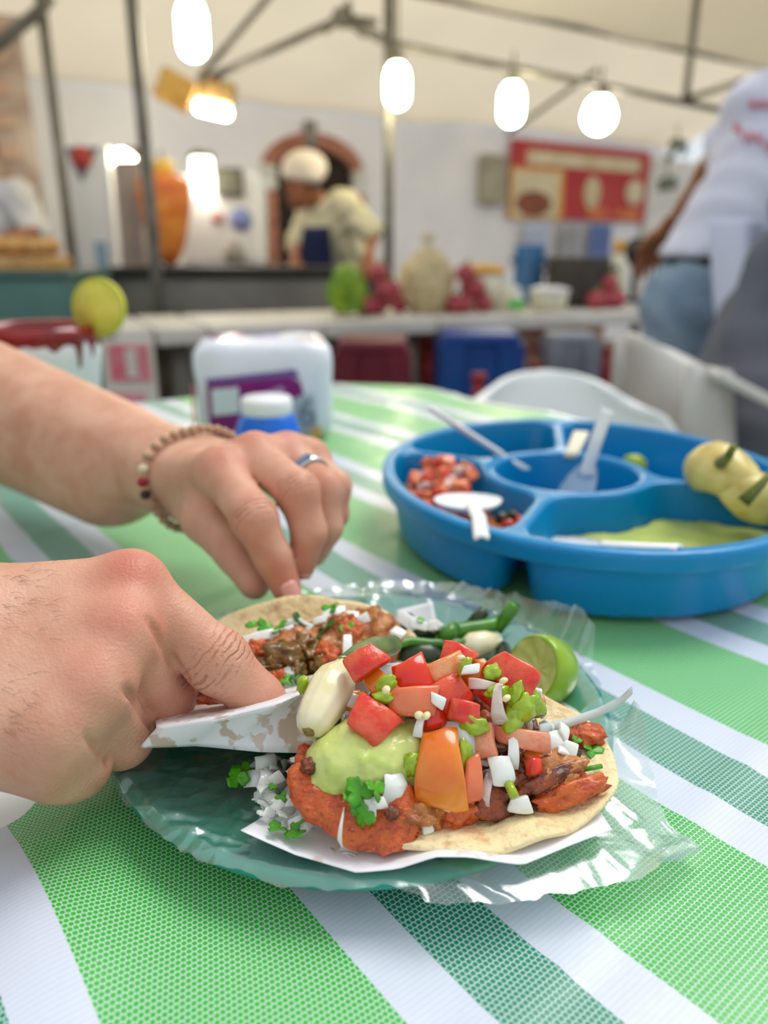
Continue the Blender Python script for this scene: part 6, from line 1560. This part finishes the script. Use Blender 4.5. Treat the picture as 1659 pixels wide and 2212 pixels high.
v, f = lathe([(r * 0.87, z * 0.9) for r, z in ((0.0154, 0.0066), (0.0135, 0.0052), (0.009, 0.0030), (0.004, 0.0012), (0.0, 0.0008))], 48, cap=False); v = [lc + Rl @ Vector((p.x, p.y * 1.06, p.z + 0.0006 * math.sin(8 * math.atan2(p.y, p.x)))) for p in v]
obj('flesh', v, f, MAT('squeezed_lime_flesh', (206, 214, 138), 0.3, (186, 196, 100), 160, bump=0.5, bscale=260, bdist=0.001, sss=0.3), lime)
# long thin onion thread / plastic strip over the bag at right
strp = [tp(1165, 1575, .040), tp(1225, 1562, .030), tp(1290, 1540, .030), tp(1340, 1515, .034), tp(1366, 1490, .040)]
rows = [[p + Vector((0, -0.0006, -0.0016)) for p in strp], [p + Vector((0, 0.0006, 0.0016)) for p in strp]]
v, f = loft(rows, 24, 2); solid(tag(obj('bag_strap', v, f, MAT('milky_plastic_strip', (222, 230, 228), 0.35, alpha=0.75)), 'milky plastic strip bridging from the heap to the bag edge', 'plastic strip'), 0.0005)

# diced tomato in the tray's left well
tcube = [shell(0.010, 0.009, 0.008, 0.012, 4, 40 + k, 0.15) for k in range(4)]
T_pico = tomat('pico_tomato', (222, 48, 20), (230, 90, 44), (226, 90, 54), (236, 146, 100))
protos = {}
for k in range(64):
    for _t in range(30):
        x = rnd.uniform(870, 1045); y = rnd.uniform(985, 1130)
        hgt_ = 0.030 + 0.020 * max(0.0, 1 - ((x - 965) / 85) ** 2) * max(0.0, 1 - ((y - 1010) / 75.0) ** 2) + rnd.uniform(-.003, .003); p = tp(x, y, hgt_)
        w_, c_ = wells(np.array([[p.x, p.y, TZ + 0.03]]), 0.004); dO, rc_, th_ = tray2(np.array([[p.x, p.y, TZ + 0.03]]))
        if w_[0] < 0 and DIV[0] < (th_[0] % (2 * math.pi)) < DIV[1]: break
    else: continue
    kind = k % 5
    if kind == 4:
        if 'o' not in protos:
            vv, ff, mi = shell(0.009, 0.007, 0.003, 0.012, 4, 77, 0.15); o = obj('onion_dice', vv, ff, [m_onp, m_onp], None, True, loc=(0, 0, 0), mids=mi); protos['o'] = o
        else: o = dup(protos['o'])
        tag(o, 'pale onion dice in the salsa tray', 'onion', 'diced salsa in the blue tray')
    else:
        if kind not in protos:
            vv, ff, mi = tcube[kind]; o = obj('tomato_dice', vv, ff, list(T_pico), None, True, loc=(0, 0, 0), mids=mi, angle=40); bevel(o, 0.0008, 2, 30); protos[kind] = o
        else: o = dup(protos[kind])
        tag(o, 'diced tomato cube in the left well of the salsa tray', 'tomato', 'diced salsa in the blue tray')
    o.location = p; o.rotation_euler = (rnd.uniform(0, 6), rnd.uniform(0, 6), rnd.uniform(0, 6))
for i, (x, y) in enumerate(((1085, 1120), (1100, 1135), (1110, 1115), (1125, 1130))):
    p = tp(x, y, .034); piece('tomato_dice', p, (.006, .004, .004), (0, 20 * i, 40), 5 + i, T_pico[0] if i % 2 else m_strd, 'dark red salsa scrap in the corner of the left well', 'tomato', 'salsa scraps in the left well', sub=2)
# lime slices in the right well, yellow chillies on the rim
for i, (x, y, s, lb) in enumerate(((1372, 1005, .013, 'squeezed lime wedge in the right well of the tray'), (1416, 1054, .010, 'lime wedge lying lower in the right well'))):
    c = tp(x, y, .022); v, f = blob(c, (s, s * 0.55, s * 0.7), R3(0, 30, 20 + 30 * i), i, 0.2, 1.6, 3); tag(obj('lime_wedge', v, f, MAT('yellow_green_lime', (186, 200, 70), 0.3, (146, 172, 40), 80)), lb, 'lime')
m_yc = MAT('roasted_yellow_chilli', (226, 210, 132), 0.35, (196, 170, 84), 60, 0.4, 0.68, bump=0.3, bscale=80, bdist=0.002, sss=0.2, sssk=0.004, coat=0.2)
for i, (pts, rr, st_, lb) in enumerate((
    ([(1500, 1010, .056), (1520, 1008, .060), (1560, 1012, .062), (1600, 1040, .058), (1635, 1075, .050)], [.008, .0175, .0195, .017, .009], [(1556, 1000, .070), (1572, 988, .082), (1584, 966, .094)], 'roasted yellow chilli with a dark curled stem on the tray rim'),
    ([(1555, 1070, .046), (1580, 1062, .050), (1610, 1068, .050), (1660, 1080, .048), (1720, 1090, .046)], [.008, .016, .018, .018, .010], [(1605, 1085, .062), (1640, 1050, .072), (1668, 1020, .080)], 'roasted yellow chilli with a long green stem at the picture edge'))):
    P_ = [tp(x, y, h) for x, y, h in pts]
    t = thing('yellow_chilli', lb, 'chilli', P_[0] - Vector((0, 0, 0.012)), 'roasted yellow chillies')
    v, f = tube(P_, rr, 18); v = [p + Vector((0.005 * mnoise.noise(p * 60), 0.005 * mnoise.noise(p * 60 + Vector((5, 0, 0))), 0.005 * mnoise.noise(p * 60 + Vector((9, 0, 0))))) for p in v]
    subd(obj('chilli_body', v, f, m_yc, t), 1)
    v, f = tube([tp(x, y, h) for x, y, h in st_], [.0042, .0028, .0022], 8); obj('stem', v, f, MAT('chilli_stem', (120, 130, 50), 0.5, (72, 72, 36), 60), t)

# ================================================================== the diner whose hands hold the tacos
m_skin1 = MAT('tan_skin', (200, 144, 116), 0.46, sss=0.18, sssr=(1.0, 0.35, 0.2), sssk=0.004)
g = NT(m_skin1); to = g.tc('Object')
def attr(nm):
    q = g.t.nodes.new('ShaderNodeAttribute'); q.attribute_name = nm; return q.outputs['Fac']
redm, crm, axm = attr('red'), attr('crease'), attr('axial')
c1 = g.mix(g.ramp(g.noise(to, 45.0, 4.0), 0.35, 0.65), lin((217, 168, 142)), lin((200, 143, 116)))
c2 = g.mix(g.math('MULTIPLY', redm, 0.75), c1, lin((200, 108, 88)))
fine = g.noise(to, 700.0, 3.0)
wv = g.math('SINE', g.math('ADD', g.math('MULTIPLY', axm, 2400.0), g.math('MULTIPLY', g.noise(to, 150.0, 3.0), 9.0)))
wv = g.math('POWER', g.math('MULTIPLY', g.math('ADD', wv, 1.0), 0.5), 5.0)
cut = g.math('MULTIPLY', g.math('MULTIPLY', wv, crm), g.ramp(g.noise(to, 190.0, 2.0), 0.38, 0.58))
c3 = g.mix(g.math('MULTIPLY', cut, 0.34), c2, lin((132, 74, 56)))
g.l(c3, g.b.inputs['Base Color'])
vor = g.t.nodes.new('ShaderNodeTexVoronoi'); vor.inputs['Scale'].default_value = 900.0; g.l(to, vor.inputs['Vector'])
hh = g.math('ADD', g.math('MULTIPLY', vor.outputs['Distance'], 0.25), g.math('MULTIPLY', fine, 0.35)); hh = g.math('SUBTRACT', hh, g.math('MULTIPLY', cut, 1.6))
g.bump(hh, 0.6, 0.0009)

def hand_sdf(fingers, wrist, elbow, thumb, wr=(0.030, 0.022), up=None, fore=0.045, web=0.010, fk=0.0016, prox=0.0):
    """fingers: list of (mcp, pip, dip, tip, r) ; returns sdf"""
    w = np.array(wrist, dtype=np.float32)
    def fn(p):
        palm = None
        side = np.array(Vector(fingers[0][0]) - Vector(fingers[-1][0]), dtype=np.float32); side /= np.linalg.norm(side)
        n = len(fingers)
        for i, fg in enumerate(fingers):
            o = side * (0.5 - i / (n - 1)) * 0.036
            q = rc(p, w + o, fg[0], 0.0165, 0.0125); palm = q if palm is None else smin(palm, q, web)
        palm = smin(palm, rc(p, w, elbow, wr[0], fore), 0.02)
        th = None
        for a, b, r1, r2 in zip(thumb[0], thumb[0][1:], thumb[1], thumb[1][1:]):
            q = rc(p, a, b, r1, r2); th = q if th is None else smin(th, q, 0.004)
        palm = smin(palm, th, 0.010)
        fd = None
        for fg in fingers:
            m_, pi, di, ti, r = fg
            d = rc(p, m_, pi, r * 1.10, r * 0.99)
            d = smin(d, rc(p, pi, di, r * 0.99, r * 0.86), 0.003); d = smin(d, rc(p, di, ti, r * 0.86, r * 0.72), 0.003)
            d = smin(d, np.sqrt(((p - np.array(pi, dtype=np.float32)) ** 2).sum(1)) - r * 1.06, 0.004)
            fd = d if fd is None else smin(fd, d, fk)
        for fg in fingers:                                   # knuckles
            k = np.array(fg[0], dtype=np.float32) + np.array(up, dtype=np.float32) * 0.0035
            palm = smin(palm, np.sqrt(((p - k) ** 2).sum(1)) - 0.0105, 0.010)
        return smin(palm, fd, 0.0045)
    return fn
def hand_mesh(fn, lo, hi, vox, knuckles, creases):
    V, Fc = nets(fn, lo, hi, vox)
    # one relaxing pass evens the grid steps
    E_ = np.array(Fc); acc = np.zeros_like(V); cnt = np.zeros(len(V))
    for _ in range(2):
        acc[:] = 0; cnt[:] = 0
        for k in range(4):
            np.add.at(acc, E_[:, k], V[E_[:, (k + 1) % 4]]); np.add.at(cnt, E_[:, k], 1); np.add.at(acc, E_[:, k], V[E_[:, (k - 1) % 4]]); np.add.at(cnt, E_[:, k], 1)
        V = V * 0.4 + 0.6 * acc / np.maximum(cnt, 1)[:, None]
    at = np.zeros((len(V), 3))
    for c, r, s in knuckles: at[:, 0] = np.maximum(at[:, 0], s * np.exp(-(((V - np.array(c)) ** 2).sum(1)) / r ** 2))
    for c, axis, r in creases:
        a = np.array(Vector(axis).normalized()); d = V - np.array(c); m = np.exp(-((d @ a) / r) ** 2) * (np.sqrt((d ** 2).sum(1)) < r * 2.2)
        at[:, 2] = np.where(m > at[:, 1], d @ a, at[:, 2]); at[:, 1] = np.maximum(at[:, 1], m)
    return list(map(Vector, V.tolist())), Fc, at

# near (right) hand: index finger pressing the taco, other fingers curled
nI = (dp(282, 1272, .287), dp(470, 1428, .290), dp(558, 1510, .297), dp(618, 1570, .305), 0.0112)
nM = (dp(262, 1372, .272), dp(352, 1506, .298), dp(300, 1560, .312), dp(250, 1560, .318), 0.0112)
nR = (dp(200, 1486, .260), dp(262, 1590, .283), dp(215, 1625, .297), dp(170, 1620, .303), 0.0107)
nP = (dp(112, 1588, .252), dp(168, 1650, .268), dp(125, 1665, .282), dp(85, 1655, .288), 0.0100)
nW = dp(-205, 1425, .262); nE = Vector((-0.40, 0.13, TZ + 0.055))
nT = ([nW.lerp(nI[0], 0.35) + Vector((0, 0.012, -0.018)), Vector((-0.088, 0.286, TZ + 0.048)), Vector((-0.068, 0.284, TZ + 0.034)), Vector((-0.050, 0.272, TZ + 0.026))], (0.016, 0.0125, 0.0105, 0.008))
upn = (nW - C0).normalized() * -0.6 + Vector((0, 0, 0.6))
fn1 = hand_sdf([nI, nM, nR, nP], nW, nE, nT, up=upn, web=0.012)
# cup the palm side: keep the hand thick through the heel
def fn1a(p): return smin(fn1(p), rc(p, nW + Vector((0.012, -0.008, -0.018)), nP[0] + Vector((-0.004, 0.004, -0.012)), 0.017, 0.013), 0.012)
def trace(fn, x, y, t0=0.15):
    d = ray(x, y).normalized(); t = t0
    for _ in range(60):
        q = float(fn(np.array([tuple(C0 + d * t)], dtype=np.float32))[0]); t += q * 0.8
        if q < 0.0002: break
    return C0 + d * t, d
def groove(fn, pxs, r, dep):
    P_ = []
    for k, (x, y) in enumerate(pxs):
        p, d = trace(fn, x, y); P_.append(p - d * (r - dep * (0.15 if k == 0 else 1.0)))
    return [(a, b, r) for a, b in zip(P_, P_[1:])]
GR = []
for pxs, r, dep in (([(325, 1335), (345, 1380), (375, 1428), (402, 1462)], 0.0020, 0.0028), ([(274, 1488), (296, 1522), (330, 1572)], 0.0019, 0.0034), ([(192, 1590), (210, 1614), (236, 1648)], 0.0018, 0.0034)):
    GR.append((groove(fn1a, pxs, r, dep), r))
def fn1b(p):
    d = fn1a(p)
    for segs, r in GR:
        q = None
        for a, b, r_ in segs:
            e_ = rc(p, a, b, r_, r_); q = e_ if q is None else np.minimum(q, e_)
        d = -smin(-d, q, 0.0012 if r < 0.003 else 0.005)
    return d
kn = [(nI[0] + upn * 0.012, 0.016, 1.0), (nM[0] + upn * 0.012, 0.013, 0.8), (nR[0] + upn * 0.012, 0.012, 0.5), (nM[1], 0.016, 0.6), (nR[1], 0.014, 0.5), (nI[1], 0.014, 0.35), (nI[2], 0.016, 0.4)]
crs = [(nI[1], nI[2] - nI[0], 0.0075), (nI[2], nI[3] - nI[1], 0.0045)]
h1 = hand_mesh(fn1b, (-0.23, 0.165, TZ + 0.004), (-0.028, 0.31, TZ + 0.118), 0.00105, kn, crs)

# far (left) hand pinching the back tortilla
fI = (dp(478, 1022, .418), dp(548, 1118, .388), dp(590, 1205, .392), dp(618, 1268, .394), 0.0112)
fM = (dp(552, 990, .432), dp(642, 1062, .402), dp(668, 1150, .404), dp(650, 1222, .408), 0.0110)
fR = (dp(622, 988, .447), dp(700, 1056, .424), dp(706, 1140, .426), dp(680, 1196, .430), 0.0103)
fP = (dp(668, 1000, .462), dp(722, 1050, .444), dp(724, 1112, .446), dp(702, 1150, .450), 0.0092)
fW = dp(392, 1022, .490); fE = dp(-130, 835, .63)
fT = ([fW.lerp(fI[0], 0.3) + Vector((0, 0, -0.018)), dp(446, 1122, .432), dp(512, 1196, .418), dp(550, 1262, .408)], (0.016, 0.0135, 0.0112, 0.0085))
upf = Vector((0, -0.25, 0.95))
fn2_ = hand_sdf([fI, fM, fR, fP], fW, fE, fT, wr=(0.0265, 0.026), up=upf, fore=0.047)
def fn2(p): return smin(fn2_(p), rc(p, fE, dp(235, 1022, .530), 0.047, 0.037), 0.03)
kn2 = [(f_[0] + upf * 0.012, 0.014, 0.7) for f_ in (fI, fM, fR)] + [(f_[1], 0.014, 0.5) for f_ in (fI, fM, fR)] + [(f_[3], 0.015, 0.9) for f_ in (fI, fM)]
crs2 = [(fI[1], fI[2] - fI[0], 0.006), (fM[1], fM[2] - fM[0], 0.006)]
h2 = hand_mesh(fn2, (-0.30, 0.33, TZ + 0.015), (-0.012, 0.66, TZ + 0.155), 0.0019, kn2, crs2)

m_dsh = MAT('pale_sage_tshirt', (196, 206, 184), 0.85, (180, 192, 168), 5)
hpv = Vector((-0.74, 0.52, 0.50))
Jd = dict(head=(-0.63, 0.46, 1.34), shL=(-0.56, 0.68, 1.12), shR=(-0.66, 0.30, 1.12), elL=fE, elR=nE, wrL=fW.lerp(fE, 0.25), wrR=nW.lerp(nE, 0.3), pelvis=hpv, hipL=hpv + Vector((0.05, 0.1, -0.01)), hipR=hpv + Vector((0.03, -0.1, -0.01)),
          knL=(-0.33, 0.60, 0.50), knR=(-0.36, 0.34, 0.50), anL=(-0.36, 0.62, 0.08), anR=(-0.38, 0.34, 0.08))
diner, Jd = person('diner at the left reaching over the plate with both hands', Jd, m_dsh, m_navy, skin=m_skin1, fwd=(0.93, -0.3, 0), sleeve=0.6, hands=False, extra=[h1, h2])
chair('white plastic chair under the diner, out at the left', (-0.74, 0.52, 0), 72, m_white, 0.80)

# fingernails
m_nail = MAT('fingernail', (226, 160, 146), 0.25, coat=0.3)
def nail(c, d, nrm, w, l):
    d = Vector(d).normalized(); n = Vector(nrm); n = (n - d * n.dot(d)).normalized(); s = d.cross(n); rows = []
    for j in range(6):
        t = j / 5; row = []
        for a in np.linspace(-0.85, 0.85, 9):
            k = 1 - 0.25 * (2 * t - 1) ** 4
            row.append(Vector(c) + d * (t - 0.5) * l + s * math.sin(a) * w * k + n * (math.cos(a) * w * 0.75 - w * 0.75))
        rows.append(row)
    v, f = loft(rows, 9, 1); return solid(obj('fingernail', v, f, m_nail, diner), 0.0005)
nd = (fI[3] - fI[2]); nn = Vector((0.45, -0.88, 0.12))
nail(fI[3] + nn.normalized() * 0.0084, nd, nn, 0.0062, 0.0105)
nd = (fM[3] - fM[2]); nn = Vector((0.62, -0.72, -0.05)); nail(fM[3] + nn.normalized() * 0.0072, nd, nn, 0.0058, 0.010)
# fine hair on the back of the near hand
m_hairb = MAT('body_hair', (60, 40, 30), 0.5)
bvb = bvh_of(diner); rh = random.Random(3); vv, ff = [], []
for k in range(74):
    if k < 46: x, y = rh.uniform(0, 120), rh.uniform(1195, 1330) + rh.uniform(0, 60)
    else: x, y = rh.uniform(0, 75), rh.uniform(1430, 1600)
    h = bvb.ray_cast(C0, ray(x, y).normalized())
    if h[0] is None: continue
    p = h[0]; nrm = h[1] if h[1].dot(ray(x, y)) < 0 else -h[1]
    d = Vector((0.7, 0.2, -0.5)) + Vector((rh.uniform(-.4, .4), rh.uniform(-.4, .4), rh.uniform(-.4, .4))); d = (d - nrm * d.dot(nrm)).normalized(); L_ = rh.uniform(0.003, 0.007)
    v, f = tube([p - nrm * 0.0002, p + d * L_ * 0.5 + nrm * 0.0010, p + d * L_ + nrm * 0.0006], [0.00004, 0.00004, 0.000015], 3, cap=False); vv, ff = join((vv, ff), (v, f))
if vv: tag(obj('arm_hair', vv, ff, m_hairb, diner), None, None, None, 'stuff')

# ring and bead bracelet
def ringmesh(c, d, r, w, t, n=40):
    R_ = Vector(d).normalized().to_track_quat('Z', 'Y').to_matrix()
    return xf(lathe([(r, -w / 2), (r + t, -w / 2), (r + t * 1.15, 0), (r + t, w / 2), (r, w / 2), (r, -w / 2)], n), R_, c), R_
m_silver = MAT('silver', (214, 218, 224), 0.22, metal=1.0); m_stone = MAT('slate_blue_inlay', (104, 124, 150), 0.25)
rcn = fR[0].lerp(fR[1], 0.58)
(rv_, rf_), RR = ringmesh(rcn, fR[1] - fR[0], 0.0110, 0.0062, 0.0010)
fr_ = thing('finger_ring', 'silver ring with a slate blue inlay on the far hand', 'ring', rcn - Vector((0, 0, 0.011)))
obj('band', rv_, rf_, m_silver, fr_)
fv = (C0 - rcn).normalized() + Vector((-0.2, 0, 0.9)); dd = (fR[1] - fR[0]).normalized(); fv = (fv - dd * fv.dot(dd)).normalized()
v, f = xf(box(0, 0, 0, 0.0042, 0.0100, 0.0016), Matrix((dd, dd.cross(fv).normalized() * -1, fv)).transposed(), rcn + fv * 0.0123); bevel(obj('inlay', v, f, m_stone, fr_, smooth=False), 0.0005)
br = thing('bead_bracelet', 'beige wooden bead bracelet with a red and a black bead', 'bracelet', fW - Vector((0, 0, 0.03)))
bd_ = (fW - fE).normalized(); wc = fW + bd_ * 0.014; Rb = bd_.to_track_quat('Z', 'Y').to_matrix()
m_bead = MAT('beige_bead', (200, 166, 134), 0.5, (170, 134, 104), 160); m_beadr = MAT('red_bead', (150, 20, 34), 0.3); m_beadb = MAT('dark_bead', (44, 30, 26), 0.3); m_beadw = MAT('bone_bead', (222, 206, 180), 0.4)
NB = 34; b0 = {}
for k in range(NB):
    a = 2 * math.pi * k / NB; dirv = Rb @ Vector((math.cos(a), math.sin(a), 0))
    # walk outwards until clear of the wrist
    r = 0.026
    while r < 0.055 and fn2(np.array([tuple(wc + dirv * r)], dtype=np.float32))[0] < 0.0030: r += 0.0008
    c = wc + dirv * r + bd_ * 0.003 * math.sin(a * 2)
    q = (c - C0); sx_ = 829.5 + F * q.x / (q.y * CT - q.z * ST); sy_ = 1106 - F * (q.y * ST + q.z * CT) / (q.y * CT - q.z * ST)
    facing = dirv.dot(C0 - c) > 0
    mt = m_bead
    if facing and abs(sy_ - 1045) < 9: mt = m_beadr
    elif facing and abs(sy_ - 1062) < 8: mt = m_beadb
    elif facing and abs(sy_ - 1015) < 12: mt = m_beadw
    key = mt.name
    if key not in b0:
        v, f = blob((0, 0, 0), (.0032, .0032, .0030), amp=0.0, sub=2); o = obj('bead', v, f, mt, None, loc=(0, 0, 0)); b0[key] = o
    else: o = dup(b0[key])
    o.parent = br; o.location = c - br.location
    if mt is m_beadr: o['label'] = 'dark red bead'
    if mt is m_beadb: o['label'] = 'black bead'
